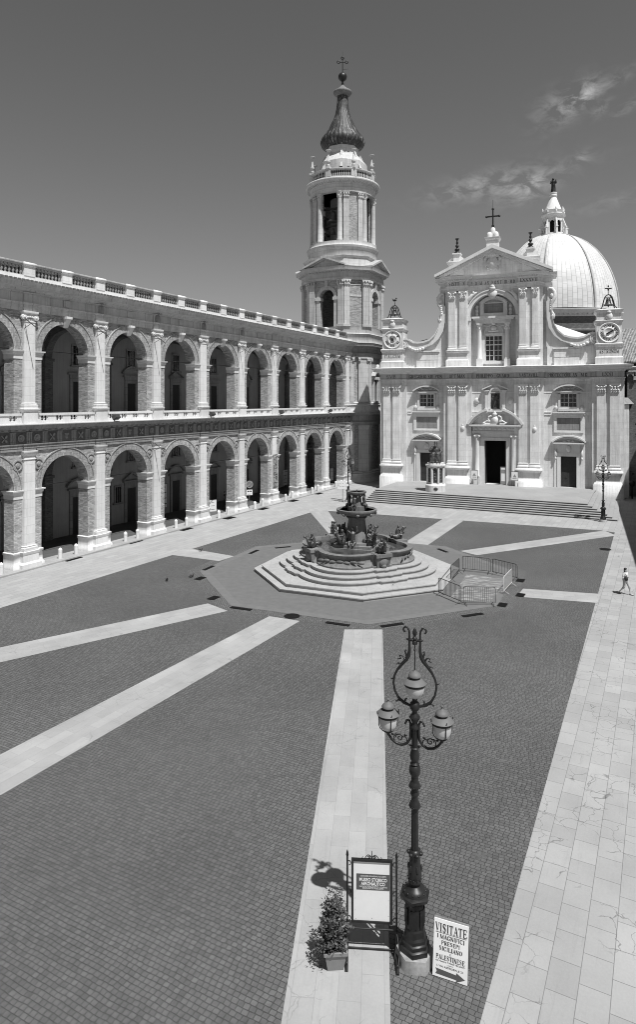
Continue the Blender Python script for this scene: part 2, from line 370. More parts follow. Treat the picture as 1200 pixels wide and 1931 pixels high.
M['cloth'] = plain('light trousers', .36, .8, .1, .08)
M['darkcloth'] = plain('dark clothes', .06, .8, .1, .2)
M['grate'] = plain('cast iron grate', .010, .7, .1, .3, 20.)
M['tile'] = plain('roof tile', .2, .8, .2, .3, 3.)
M['pigeon'] = plain('pigeon feathers', .05, .6, .2, .4, 30.)
# ------------------------------------------------------------------ serif capitals cut from thick and thin strokes
def _arc(cx, cy, rx, ry, a0, a1, n=10): return [(cx+rx*math.cos(R(a0+(a1-a0)*i/n)), cy+ry*math.sin(R(a0+(a1-a0)*i/n))) for i in range(n+1)]
TK, TN = .21, .07
def _ser(x, y, w=.17): return [([(x-w,y),(x+w,y)], TN)]
def _round(P, k=TK): # thick where the stroke runs upright
    out = []
    for i, p in enumerate(P):
        a, b = P[max(i-1,0)], P[min(i+1,len(P)-1)]; dx, dy = b[0]-a[0], b[1]-a[1]; l = math.hypot(dx,dy) or 1; out.append(TN+(k-TN)*(abs(dy)/l)**1.5)
    return (P, out)
_S = [(.80,.80)]+_arc(.5,.75,.27,.22,35,180,8)+[(.27,.66),(.5,.52),(.74,.36)]+_arc(.5,.25,.27,.22,10,-145,8)+[(.2,.22)]
def _sw(P): 
    n = len(P); return (P, [TN+(TK-TN)*math.sin(PI*i/(n-1))**3 for i in range(n)])
GL = {
 'I': [([(.5,0),(.5,1)],TK)]+_ser(.5,.03)+_ser(.5,.97),
 'V': [([(.14,1),(.5,0)],TK),([(.86,1),(.52,0)],TN)]+_ser(.14,.97)+_ser(.86,.97),
 'T': [([(.5,0),(.5,1)],TK),([(.08,.97),(.92,.97)],TN),([(.08,1),(.06,.76)],TN),([(.92,1),(.94,.76)],TN)]+_ser(.5,.03),
 'A': [([(.5,1),(.14,0)],TN),([(.48,1),(.84,0)],TK),([(.26,.34),(.74,.34)],TN)]+_ser(.14,.03)+_ser(.84,.03),
 'E': [([(.24,0),(.24,1)],TK),([(.08,.97),(.85,.97)],TN),([(.24,.52),(.66,.52)],TN),([(.08,.03),(.88,.03)],TN),([(.85,1),(.85,.76)],TN),([(.88,0),(.9,.26)],TN),([(.66,.64),(.66,.4)],TN)],
 'F': [([(.24,0),(.24,1)],TK),([(.08,.97),(.85,.97)],TN),([(.24,.5),(.66,.5)],TN),([(.85,1),(.85,.76)],TN),([(.66,.62),(.66,.38)],TN)]+_ser(.24,.03),
 'L': [([(.24,0),(.24,1)],TK),([(.08,.03),(.86,.03)],TN),([(.86,0),(.88,.28)],TN)]+_ser(.24,.97),
 'M': [([(.1,0),(.1,1)],TN),([(.12,1),(.5,.04)],TK),([(.88,1),(.5,.04)],TN),([(.88,0),(.88,1)],TK)]+_ser(.1,.03,.12)+_ser(.88,.03,.16)+_ser(.1,.97,.1)+_ser(.9,.97,.12),
 'N': [([(.14,0),(.14,1)],TN),([(.14,1),(.84,0)],TK),([(.86,0),(.86,1)],TN)]+_ser(.14,.03)+_ser(.1,.97,.12)+_ser(.86,.97),
 'P': [([(.24,0),(.24,1)],TK),_round([(.24,.97)]+_arc(.5,.73,.32,.24,90,-90,10)+[(.24,.49)])]+_ser(.24,.03)+[([(.08,.97),(.3,.97)],TN)],
 'R': [([(.24,0),(.24,1)],TK),_round([(.24,.97)]+_arc(.48,.75,.3,.22,90,-90,10)+[(.24,.53)]),([(.5,.52),(.82,.02)],TK*.9)]+_ser(.24,.03)+[([(.08,.97),(.3,.97)],TN),([(.74,.03),(.98,.03)],TN)],
 'B': [([(.24,0),(.24,1)],TK),_round([(.24,.97)]+_arc(.46,.76,.28,.21,90,-90,10)+[(.24,.55)]),_round([(.24,.55)]+_arc(.48,.29,.34,.26,90,-90,10)+[(.08,.03)])],
 'D': [([(.24,0),(.24,1)],TK),_round([(.08,.97)]+_arc(.4,.5,.48,.47,90,-90,14)+[(.08,.03)])],
 'O': [_round(_arc(.5,.5,.38,.47,0,360,24))],
 'C': [_round(_arc(.52,.5,.4,.47,40,320,18)),([(.83,.98),(.83,.7)],TN)],
 'G': [_round(_arc(.52,.5,.4,.47,42,300,18)),([(.82,.98),(.82,.72)],TN),([(.78,.0),(.78,.4)],TK),([(.62,.4),(.94,.4)],TN)],
 'S': [_sw(_S),([(.78,.98),(.78,.72)],TN),([(.22,.02),(.22,.28)],TN)],
 'U': [_round([(.22,1),(.22,.35)]+_arc(.52,.33,.3,.3,180,360,12)+[(.82,1)],TK*.8)]+_ser(.22,.97)+_ser(.82,.97),
 'H': [([(.2,0),(.2,1)],TK),([(.8,0),(.8,1)],TK),([(.2,.5),(.8,.5)],TN)]+_ser(.2,.03)+_ser(.2,.97)+_ser(.8,.03)+_ser(.8,.97),
 'X': [([(.14,1),(.86,0)],TK),([(.86,1),(.14,0)],TN)]+_ser(.14,.97,.13)+_ser(.86,.97,.13)+_ser(.14,.03,.13)+_ser(.86,.03,.13),
 '·': [([(.44,.5),(.56,.5)],.14)], '.': [([(.3,.06),(.44,.06)],.14)],
 '1': [([(.5,0),(.5,1)],TK),([(.5,1),(.28,.8)],TN)]+_ser(.5,.03), '2': [_round(_arc(.48,.7,.3,.27,150,-30,10)+[(.2,.05)]),([(.15,.05),(.85,.05)],TK*.6)]}
GW = {'I': .48, '·': .5, '.': .4, ' ': .42, 'M': 1.2, 'L': .86, 'E': .9, 'F': .86, '1': .6}
def serif(body, h, mat, parent, loc, name='inscription', width=None, rot=(PI/2,0,0), bold=1.):
    mb = MB(); x = 0; d = 0
    for c in body:
        w = GW.get(c, 1.)
        for P, wd in GL.get(c, []):
            n = len(P); wd = wd if isinstance(wd, list) else [wd]*n; L, Q = [], []; d += 1
            cl = n > 4 and abs(P[0][0]-P[-1][0])+abs(P[0][1]-P[-1][1]) < 1e-6
            for i in range(n):
                a = P[i-1] if i else (P[-2] if cl else P[0]); b = P[i+1] if i < n-1 else (P[1] if cl else P[-1]); dx, dy = b[0]-a[0], b[1]-a[1]; l = math.hypot(dx,dy) or 1
                k = wd[i]*.5*bold; nx, ny = -dy/l*k, dx/l*k; s_ = w if c in 'M' else 1.; xo = x-(.5-w/2 if w < 1 and c in 'I1·. ' else 0)
                L.append((xo+P[i][0]*s_+nx, P[i][1]+ny, .0006*(d % 9))); Q.append((xo+P[i][0]*s_-nx, P[i][1]-ny, .0006*(d % 9)))
            mb.add(L+Q, [(i, i+1, n+i+1, n+i) for i in range(n-1)])
        x += w+.06
    k = (width/x) if width else h*.8
    mb.v = [((p[0]-x/2)*k, (p[1]-.5)*h, p[2]) for p in mb.v]
    o = mb.build(name, mat, parent, loc); o.rotation_euler = rot; return o
# ------------------------------------------------------------------ ground, paving, steps
def loc(P): q = P-PAL; return (q.dot(DV), -q.dot(RV))                    # world -> arcade frame
def sheet(name, P, z, mat, local=True, rz=PANG, org=None):
    org = PAL if org is None else org; c, s = math.cos(-rz), math.sin(-rz); vs = []
    for p in P:
        d = Vector(p).to_3d()-org if not local else None
        vs.append((p[0], p[1], 0) if local else (d.x*c-d.y*s, d.x*s+d.y*c, 0))
    mb = MB(); mb.add(vs, [tuple(range(len(vs)))]); o = mb.build(name, mat, None, (org.x, org.y, z), rz)
    return tag(o, kind='structure')
def extend(a, b, xa, xb):                                                # the line through a, b at two x positions
    k = (b[1]-a[1])/(b[0]-a[0]); return (xa, a[1]+k*(xa-a[0])), (xb, a[1]+k*(xb-a[0]))
sheet('ground', [(-700,-700),(700,-700),(700,700),(-700,700)], 0, M['slabw'])
la, lb = loc(gp(0,1141)), loc(gp(585,962)); ra, rb = loc(gp(905,1931)), loc(gp(1160,1004))
l0, l1 = extend(la, lb, -75, lb[0]); r0, r1 = extend(ra, rb, -75, rb[0])
sheet('cobble_paving', [l0, r0, r1, loc(gp(1137,1000.5)), loc(gp(600,962))][::-1], .004, M['cobble'])
r2 = extend(ra, rb, -75, rb[0]+14)[1]
sheet('pavement', [r0, (r0[0], r0[1]-26), (r2[0], r2[1]-26), r2], .004, M['slab'])
OC = Vector((2.73, 46.35, 0))
# strips of slabs radiating from the fountain
for q in [((650,1187),(722,1187),(737,1931),(530,1931)), ((508,1162),(566,1171),(0,1500),(0,1423)), ((392,1138),(430,1152),(0,1249),(0,1221)),
          ((442,1049),(413,1058),(321,1046),(350,1033)), ((628,1015),(653,1015),(617,960),(580,960)), ((765,1022),(797,1035),(876,981),(838,977)),
          ((868,1039),(900,1047),(1163,1010),(1140,1000.5)), ((987,1110),(975,1125),(1127,1137),(1133,1120))]:
    P = [gp(*p) for p in q]; a, b, c, d = P
    if q[2][1] == 1931 or q[2][0] == 0: c = b+(c-b)*2.2; d = a+(d-a)*2.2
    ax = (c+d)/2-(a+b)/2
    sheet('paving_strip', [a, b, c, d], .008, M['strip'], False, math.atan2(ax.y, ax.x), (a+b)/2)
def ring(name, r0, r1, z, mat):
    A, B = ngon(r0, 8, 0), ngon(r1, 8, 0); mb = MB()
    mb.add([(p[0],p[1],0) for p in A]+[(p[0],p[1],0) for p in B], [(i,(i+1)%8,8+(i+1)%8,8+i) for i in range(8)])
    return tag(mb.build(name, mat, None, (OC.x, OC.y, z)), kind='structure')
ring('border_paving', 11.0, 12.0, .006, M['cobblel'])
mb = MB(); mb.add([(x,y,0) for x,y in ngon(11.05,8)], [tuple(range(8))]); tag(mb.build('asphalt_apron', M['asphalt'], None, (OC.x, OC.y, .012)), kind='structure')
ring('apron_kerb', 10.45, 11.08, .016, M['asphaltl'])
# chalk drawing on the asphalt inside the barriers
ch, t = newmat('coloured chalk'); tcn = nd(t, 'ShaderNodeTexCoord')
cn = noise(t, smap(t, tcn.outputs['Object'], (1.1, 2.6, 1), (2, 1, 0), (0, 0, .5)), 1.1, 6, .62, 1.6)
finish(ch, t, lin(t, cn, .46, .72, .14, .36), .9, .1)
cp = [gp(880,1083),gp(957,1093),gp(950,1110),gp(938,1120),gp(922,1137),gp(880,1133),gp(848,1128),gp(862,1112)]
mb = MB(); mb.add([p+Vector((0,0,.020)) for p in cp], [tuple(range(8))]); tag(mb.build('chalk_drawing', ch), kind='structure')
# wide steps and the terrace before the church, square to the arcade
TZ = 1.1
T = [gp(704,924,TZ), gp(1110,949,TZ), gp(1121,928,TZ)]; B = [gp(690,945), gp(1165,985), gp(1170,950)]
mid = (T[0]+T[1])/2; mb2 = (B[0]+B[1])/2
T[0] = mid-RV*abs((T[0]-mid).dot(RV)); T[1] = mid+RV*abs((T[1]-mid).dot(RV)); B[0] = mb2-RV*abs((B[0]-mb2).dot(RV)); B[1] = mb2+RV*abs((B[1]-mb2).dot(RV))
inn = [FAC+RF*12.6+DF*3.2, FAC+RF*-12.3+DF*3.2]; L1 = gp(751,908,TZ)
root = empty('church_steps', (0,0,0), 0, 'wide pale stone steps with a terrace before the church doors', 'steps')
NS = 7
for k in range(NS):
    f_ = k/(NS-1) if k else 0; ex = 0
    P = [T[i].lerp(B[i], f_) for i in range(3)]; z1 = TZ*(NS-k)/NS
    Lk = L1+(P[0]-T[0])
    Q = [Lk, P[0], P[1], P[2]]+inn
    c_ = sum((Vector((q.x,q.y,0)) for q in Q), Vector())/len(Q)
    Qn = [(q.x,q.y) for q in Q]
    m1 = MB(); zz = TZ*(NS-k-1)/NS
    def ins(pts, w):                       # pull the front edges in by w
        o = [Vector((p[0],p[1],0)) for p in pts]; o[1] = o[1]+DV*w+RV*w; o[2] = o[2]+DV*w-RV*w; o[3] = o[3]-RV*w; o[0] = o[0]+RV*w
        return [(p.x,p.y) for p in o]
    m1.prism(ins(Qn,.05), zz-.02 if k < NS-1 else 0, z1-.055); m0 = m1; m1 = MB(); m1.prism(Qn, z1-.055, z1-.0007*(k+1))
    so_ = m1.build('terrace' if k == 0 else 'step', M['step'], root); m0.build('riser', M['frieze'], so_)  # shade below each nosing is painted into the riser by a darker colour
# ------------------------------------------------------------------ two-storey arcade palace on the left
BW, RO = 6.72, 2.2                                     # bay width, half arch opening
pal = empty('arcade_palace', PAL, PANG, 'long brick palace on the left with two storeys of arches', 'palace')
HP = BW/2-RO                                           # half pier
def part(mesh_builder, name, mat, n0, n1, x0=0., parent=pal, subs=()):
    first = None; out = []
    for k in range(n0, n1+1):
        if first is None:
            o = first = mesh_builder.build(name, mat, parent)
            for sb, sn, sm_ in subs: sb.build(sn, sm_, o)
        else: o = twin(first, parent)
        o.location.x = x0+k*BW; out.append(o)
    return out
N0, N1 = -3, 8
YP, YB, YW = .2, .42, 1.45                             # pilaster face, brick face, inner face of the front wall
# piers and spandrels of brick
def arch_wall(z0, zs, zt, lip):
    mb = MB(); mb.box(-HP, HP, YB, YW, z0, zs)
    rh = [(-BW/2+RO*math.cos(PI/2*i/14), zs+RO*math.sin(PI/2*i/14)) for i in range(14, -1, -1)]   # right quarter of the arch to the left
    lh = [(BW/2-RO*math.cos(PI/2*i/14), zs+RO*math.sin(PI/2*i/14)) for i in range(0, 15)]
    low = rh+lh
    mb.strip(low, [(p[0], zt) for p in low], YB, YW)
    return mb
part(arch_wall(.12, 5.65, 8.42, 0), 'lower_pier', M['brick'], N0, N1)
part(arch_wall(10.3, 15.6, 18.4, 0), 'upper_pier', M['brick'], N0, N1)
def archiv(zs):
    mb = MB(); mb.strip(arcpts(0, zs, RO, 0, PI, 28), arcpts(0, zs, RO+.55, 0, PI, 28), YB-.05, YB+.004)
    mb.strip(arcpts(0, zs, RO+.55, 0, PI, 28), arcpts(0, zs, RO+.63, 0, PI, 28), YB-.10, YB+.004); return mb
part(archiv(5.65), 'arch_band', M['brickp'], N0, N1-1, BW/2); part(archiv(15.6), 'arch_band', M['brickp'], N0, N1-1, BW/2)
def impost(z, s):
    mb = MB(); pts = [(-HP, YW), (-HP, YB), (-.46, YB)] if s < 0 else [(.46, YB), (HP, YB), (HP, YW)]
    mb.sweep(pts, [(0,z-.62),(.04,z-.62),(.05,z-.3),(.10,z-.28),(.12,z-.12),(.2,z-.1),(.22,z),(0,z)])
    return mb
for s in (-1, 1): part(impost(5.65, s), 'impost', M['whitep'], N0, N1); part(impost(15.6, s), 'impost', M['whitep'], N0, N1)
# pilasters
def pil(z0, zb, zc, zt, up):
    sh = MB(); sh.box(-.46, .46, YP, YB+.01, zb, zc)
    ba = MB(); U = [(-.46, YB), (-.46, YP), (.46, YP), (.46, YB)]
    if up:
        ba.box(-.66, .66, .02, YB, z0, z0+.12); ba.box(-.60, .60, .06, YB, z0+.12, zb-.62)
        ba.sweep([(-.60,YB),(-.60,.06),(.60,.06),(.60,YB)], [(0,zb-.62),(.04,zb-.6),(.10,zb-.5),(.10,zb-.42),(0,zb-.40)])
    else:
        ba.box(-.82, .82, -.05, YB, z0, z0+.28); ba.taper([(-.82,-.05),(.82,-.05),(.82,YB),(-.82,YB)], [(-.70,.05),(.70,.05),(.70,YB),(-.70,YB)], z0+.28, z0+.40)
        ba.box(-.66, .66, .06, YB, z0+.40, zb-.62)
        ba.sweep([(-.66,YB),(-.66,.06),(.66,.06),(.66,YB)], [(0,zb-.62),(.02,zb-.62),(.06,zb-.5),(.08,zb-.40),(0,zb-.38)])
    ba.box(-.60, .60, .08, YB, zb-.40, zb-.26)
    ba.sweep(U, [(0,zb-.26),(.12,zb-.26),(.14,zb-.20),(.12,zb-.13),(.05,zb-.12),(.05,zb-.08),(.08,zb-.04),(.05,zb),(0,zb)])
    ca = MB()
    if up:                                             # Ionic: necking, volutes, abacus
        ca.box(-.46, .46, YP, YB, zc, zc+.28); ca.sweep(U, [(0,zc+.02),(.04,zc+.02),(.04,zc+.08),(0,zc+.08)])
        for s in (-1, 1):
            for y in (YP-.06,):
                ca.xf(M=Matrix.Translation((s*.50, y, zc+.36)) @ Matrix.Rotation(PI/2, 4, 'X')); ca.lathe([(.20,-.17),(.21,.03),(.15,.05),(.13,.02),(.09,.06),(.05,.08)], 14); ca.T = None
        for i in range(5): ca.ell((-.28+.14*i, YP-.05, zc+.40-abs(i-2)*.02), (.07,.06,.10), 8, 5)
        ca.box(-.46, .46, YP-.06, YB, zc+.42, zc+.55)
        ca.sweep(U, [(0,zc+.55),(.13,zc+.57),(.17,zc+.68),(.17,zc+.8),(0,zc+.8)])
    else:
        ca.box(-.46, .46, YP, YB, zc, zc+.16); ca.sweep(U, [(0,zc),(.05,zc),(.05,zc+.05),(-.03,zc+.07),(-.03,zc+.25),(.03,zc+.26),(.10,zc+.40),(.13,zc+.42),(.14,zc+.62),(0,zc+.62)])
        ca.box(-.46, .46, YP, YB, zc+.16, zc+.6)
    return sh, ba, ca
for (z0, zb, zc, zt, up) in ((.12, 1.67, 7.80, 8.42, 0), (10.3, 11.85, 17.6, 18.4, 1)):
    sh, ba, ca = pil(z0, zb, zc, zt, up)
    part(sh, 'pilaster', M['white'], N0, N1, subs=((ba, 'base', M['whitep']), (ca, 'capital', M['whitep'])))
# plinth blocks under the brick piers
PPR = [(.0,.1),(.16,.1),(.16,.3),(.06,.42),(.05,1.05),(.10,1.08),(.11,1.24),(.04,1.28),(0,1.28)]
for pts in ([(-HP,YW),(-HP,YB),(-.5,YB)], [(.5,YB),(HP,YB),(HP,YW)]): pb = MB(); pb.sweep(pts, PPR); part(pb, 'pier_plinth', M['white'], N0, N1)
X0, X1 = N0*BW-2, 8*BW+1.6
run = [(X0, YP), (X1, YP)]
def ress(h):                                           # wall line stepping forward over each pilaster
    P = [(X0, YB-.12)]
    for k in range(N0, N1+1):
        for x, y in ((k*BW-.5, YB-.12), (k*BW-.5, YP-.02), (k*BW+.5, YP-.02), (k*BW+.5, YB-.12)): P.append((x, y))
    return P+[(X1, YB-.12)]
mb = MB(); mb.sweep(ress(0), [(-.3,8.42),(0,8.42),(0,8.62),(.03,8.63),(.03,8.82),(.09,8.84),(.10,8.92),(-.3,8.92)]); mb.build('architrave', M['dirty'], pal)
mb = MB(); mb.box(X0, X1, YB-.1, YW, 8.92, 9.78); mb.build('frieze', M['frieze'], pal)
for i in range(5):
    x = (i-2)*BW/5; tri = MB(); met = MB()
    for j in (-1, 0, 1): tri.box(x+j*.15-.055, x+j*.15+.055, YB-.18, YB-.1, 8.95, 9.68)
    tri.box(x-.24, x+.24, YB-.20, YB-.1, 9.68, 9.77); tri.box(x-.23, x+.23, YB-.14, YB-.1, 8.94, 9.68)
    xm = x+BW/10
    if i in (0, 3):
        for s in (-1, 1): met.xf(M=Matrix.Translation((xm, YB-.12, 9.34)) @ Matrix.Rotation(s*.85, 4, 'Y')); met.box(-.33, .33, -.05+.01*s, .01, -.035, .035); met.box(.1, .3, -.06+.01*s, .01, -.07, .07)
        met.T = None
    elif i in (1, 2):
        met.xf(M=Matrix.Translation((xm, YB-.12, 9.34)) @ Matrix.Rotation(PI/2, 4, 'X')); met.lathe([(.27,0),(.27,.05),(.20,.05),(.18,.02),(.10,.02),(.09,.07),(0,.08)], 14); met.T = None
    else:
        met.ell((xm, YB-.1, 9.28), (.15,.08,.22), 8, 6); met.box(xm-.2, xm+.2, YB-.16, YB-.1, 9.42, 9.56); met.ell((xm, YB-.1, 9.5), (.2,.07,.1), 8, 5)
    part(tri, 'triglyph', M['dirty'], N0, N1); part(met, 'metope_relief', M['dirty'], N0, N1)
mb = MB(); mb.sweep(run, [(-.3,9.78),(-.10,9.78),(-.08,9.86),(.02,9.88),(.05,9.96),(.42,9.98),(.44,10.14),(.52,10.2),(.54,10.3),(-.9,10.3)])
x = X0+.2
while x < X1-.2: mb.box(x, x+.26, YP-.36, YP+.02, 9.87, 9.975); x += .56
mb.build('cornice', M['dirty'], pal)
mb = MB(); mb.box(X0, X1, YP-.5, 1.3, 10.3, 10.36); mb.build('ledge', M['white'], pal)
# roundels beside the pilasters
for s in (-1, 1):
    rd = MB(); rd.xf(M=Matrix.Translation((s*.88, YB, 7.42)) @ Matrix.Rotation(PI/2, 4, 'X')); rd.lathe([(.40,0),(.40,.09),(.32,.10),(.31,.04),(.17,.04),(.15,.11),(0,.14)], 18); part(rd, 'roundel', M['dirty'], N0, N1)
# balustrade of the upper storey: solid dies with small openings
def baluster(mb, x, y, z, h, r=.085):
    mb.lathe([(r,z),(r,z+.08*h),(r*.5,z+.14*h),(r*.95,z+.36*h),(r*.8,z+.5*h),(r*.42,z+.72*h),(r*.6,z+.86*h),(r,z+.92*h),(r,z+h)], 7, (x,y))
bl = MB(); xa, xb = -BW/2+.64, BW/2-.64
bl.box(xa, xb, .24, .52, 10.36, 10.56); bl.box(xa, xb, .20, .56, 10.94, 11.1); 
n = 4; wv = (xb-xa)/n
for i in range(n+1):
    c = xa+i*wv; a, b = (max(c-.36, xa), min(c+.36, xb)); bl.box(a, b, .26, .50, 10.56, 10.94)
for i in range(n):
    for q in (-.3, 0, .3): baluster(bl, xa+(i+.5)*wv+q, .38, 10.56, .38, .11)
part(bl, 'balustrade', M['whitep'], N0, N1-1, BW/2)
# upper entablature, gutter cornice, roof balustrade
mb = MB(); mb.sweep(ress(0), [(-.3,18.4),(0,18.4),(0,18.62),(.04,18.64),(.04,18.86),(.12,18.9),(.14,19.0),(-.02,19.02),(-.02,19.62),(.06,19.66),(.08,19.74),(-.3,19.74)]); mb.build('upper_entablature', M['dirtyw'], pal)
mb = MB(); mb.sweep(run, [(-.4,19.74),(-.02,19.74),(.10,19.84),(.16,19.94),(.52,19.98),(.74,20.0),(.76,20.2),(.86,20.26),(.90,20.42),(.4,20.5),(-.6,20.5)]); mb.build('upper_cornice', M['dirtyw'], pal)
gut = MB(); x = X0+.1
gut.sweep(run, [(.86,20.43),(.90,20.43),(.90,20.45),(.86,20.45)])
while x < X1: gut.box(x, x+.2, YP-.935, YP-.86, 20.36, 20.47); x += .34
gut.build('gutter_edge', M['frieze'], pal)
mb = MB(); mb.sweep(run, [(-.7,20.5),(.02,20.5),(.0,20.6),(-.04,20.62),(-.04,20.92),(-.7,20.92)]); mb.build('parapet_base', M['white'], pal)
for s in (0, 1):
    c = s*BW/2; po = MB(); po.box(c-.46, c+.46, YP+.0, YP+.52, 20.92, 21.62); po.sweep([(c-.46,YP+.5),(c-.46,YP),(c+.46,YP),(c+.46,YP+.5)], [(0,21.60),(.10,21.66),(.10,21.82),(0,21.89),(-.3,21.92)]); part(po, 'parapet_pedestal', M['white'], N0, N1-1)
    bq = MB(); xa, xb = c+.46, c+BW/2-.46
    bq.sweep([(xa,YP+.02),(xb,YP+.02)], [(-.44,21.62),(0,21.62),(.06,21.68),(.06,21.80),(0,21.86),(-.44,21.86)])
    for i in range(8): baluster(bq, xa+(i+.5)*(xb-xa)/8, YP+.24, 20.92, .70, .125)
    part(bq, 'roof_balustrade', M['dirty'], N0, N1-1)
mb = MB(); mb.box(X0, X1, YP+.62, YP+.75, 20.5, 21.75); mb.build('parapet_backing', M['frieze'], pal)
ks = MB(); ks.taper([(-.16,YB-.08),(.16,YB-.08),(.16,YB+.1),(-.16,YB+.1)], [(-.24,.02),(.24,.02),(.24,YB+.1),(-.24,YB+.1)], 17.55, 18.2); ks.box(-.27,.27,-.04,YB+.1,18.2,18.38)
# coats of arms on the upper frieze
for k in (2, 3, 4, 5): mb = MB(); mb.ell((0,YP-.02,19.3),(.34,.12,.5),12,8); mb.ell((0,YP-.1,19.3),(.22,.1,.34),10,7); mb.ell((0,YP-.06,19.8),(.24,.1,.12),8,6); mb.build('frieze_shield', M['dirty'], pal).location.x = (k-1)*BW
for k in range(N0, N1): mb = MB(); mb.box(-.3,.3,YB-.18,YB-.1,19.1,19.6); mb.build('frieze_block', M['dirtyw'], pal).location.x = k*BW+BW/2
part(ks, 'keystone', M['whitep'], N0, N1-1, BW/2)
for z in (5.75, 15.7): tr = MB(); tr.tube([(-RO-.2,.95,z),(RO+.2,.95,z)], .035, 6); part(tr, 'tie_rod', M['iron'], N0, N1-1, BW/2)
# the passages behind: floors, back wall, cross vaults, transverse arches
YK = 6.6
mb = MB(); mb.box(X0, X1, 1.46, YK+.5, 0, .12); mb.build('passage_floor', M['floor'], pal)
mb = MB(); mb.box(X0, X1, -.32, 1.45, 0, .12); mb.build('threshold', M['slabw'], pal)
mb = MB(); mb.box(X0, X1, .1, YK+.5, 9.9, 10.29); mb.build('upper_floor', M['slabw'], pal)
mb = MB(); mb.box(X0, X1, YK, YK+.6, .1, 19.7); mb.build('back_wall', M['plaster'], pal)
mb = MB(); mb.box(X0, X1, .75, 14, 20.0, 20.5); mb.build('roof', M['tile'], pal)
mb = MB(); mb.box(X0-.6, X0, .3, YK+.6, 0, 20.4); mb.build('end_wall', M['brick'], pal)
mb = MB(); mb.box(X1-1.2, X1+.3, .5, YK+.6, 0, 20.4); mb.build('end_wall', M['brick'], pal)
def vault(zs, zt):
    mb = MB(); nx, ny = 20, 16; vs = []; ym = (YW+YK)/2; ry = (YK-YW)/2
    for j in range(ny+1):
        for i in range(nx+1):
            x = -BW/2+BW*i/nx; y = YW+(YK-YW)*j/ny
            z1 = zs+(zt-zs)*math.sqrt(max(0, 1-(x/(BW/2))**2)); z2 = zs+(zt-zs)*math.sqrt(max(0, 1-((y-ym)/ry)**2)); vs.append((x, y, max(z1, z2)))
    return mb.add(vs, [(j*(nx+1)+i, j*(nx+1)+i+1, (j+1)*(nx+1)+i+1, (j+1)*(nx+1)+i) for j in range(ny) for i in range(nx)])
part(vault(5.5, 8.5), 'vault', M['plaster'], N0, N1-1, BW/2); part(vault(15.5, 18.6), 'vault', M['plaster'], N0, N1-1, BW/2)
def trans(zs, z0):
    mb = MB(); Rz = Matrix.Rotation(PI/2, 4, 'Z'); ym = (YW+YK)/2; r = (YK-YW)/2-.35
    mb.xf(M=Rz); A = arcpts(ym, zs, r, 0, PI, 20); mb.strip(A, [(ym+(p[0]-ym)*(r+.35)/r, zs+2.9) for p in A], -.35, .35)
    mb.T = None; mb.box(-.4, .4, YK-.4, YK, z0, zs); mb.box(-.5, .5, YK-.5, YK, zs-.25, zs)
    return mb
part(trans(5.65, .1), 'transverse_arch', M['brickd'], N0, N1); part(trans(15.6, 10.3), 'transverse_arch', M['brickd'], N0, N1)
# doors and windows on the back wall
def pdoor(z, w, h, ped):
    fr = MB(); y = YK-.06
    for s in (-1, 1): fr.box(s*w-.16, s*w+.16, y-.06, y+.1, z, z+h)
    fr.box(-w-.16, w+.16, y-.06, y+.1, z+h, z+h+.3); fr.box(-w-.42, w+.42, y-.22, y+.1, z+h+.62, z+h+.78); fr.box(-w-.2, w+.2, y-.08, y+.1, z+h+.3, z+h+.62)
    if ped == 1: fr.strip([(-w-.45, z+h+.78), (0, z+h+1.42), (w+.45, z+h+.78)], [(-w-.45, z+h+.92), (0, z+h+1.58), (w+.45, z+h+.92)], y-.24, y+.1)
    elif ped == 2: fr.strip(arcpts(0, z+h+.1, w+.75, .6, PI-.6, 12), arcpts(0, z+h+.1, w+.9, .6, PI-.6, 12), y-.24, y+.1)
    lf = MB(); lf.box(-w+.16, w-.16, y-.02, y+.1, z, z+h)
    return fr, lf
def pwin(z, w, h, x=0):
    fr = MB(); y = YK-.05
    fr.box(x-w-.14, x-w, y-.05, y+.1, z, z+h); fr.box(x+w, x+w+.14, y-.05, y+.1, z, z+h); fr.box(x-w-.14, x+w+.14, y-.05, y+.1, z+h, z+h+.16); fr.box(x-w-.3, x+w+.3, y-.18, y+.1, z-.16, z)
    for i in range(1, 3): fr.box(x-w+i*2*w/3-.02, x-w+i*2*w/3+.02, y-.02, y+.02, z, z+h)
    gl = MB(); gl.box(x-w, x+w, y+.01, y+.1, z, z+h); return fr, gl
for k in range(N0, N1):
    c = BW/2+k*BW
    for (z, w, h, ped) in ((.12, .72, 3.3, 1+k % 2), (10.3, .7, 3.4, [1, 0, 2][k % 3])):
        a, b = pdoor(z, w, h, ped); fo = a.build('door_frame', M['dirty'], pal); fo.location.x = c; b.build('door', M['doorwood'], fo)
    for (z, w, h, x) in ((15.2, .5, 1.7, 0), (6.1, .5, 1.1, .1), (2.2, .36, 1.5, -1.75)):
        if x < 0 and k % 2: continue
        a, b = pwin(z, w, h, x); fo = a.build('window_frame', M['dirty'], pal); fo.location.x = c; b.build('pane', M['glass'], fo)
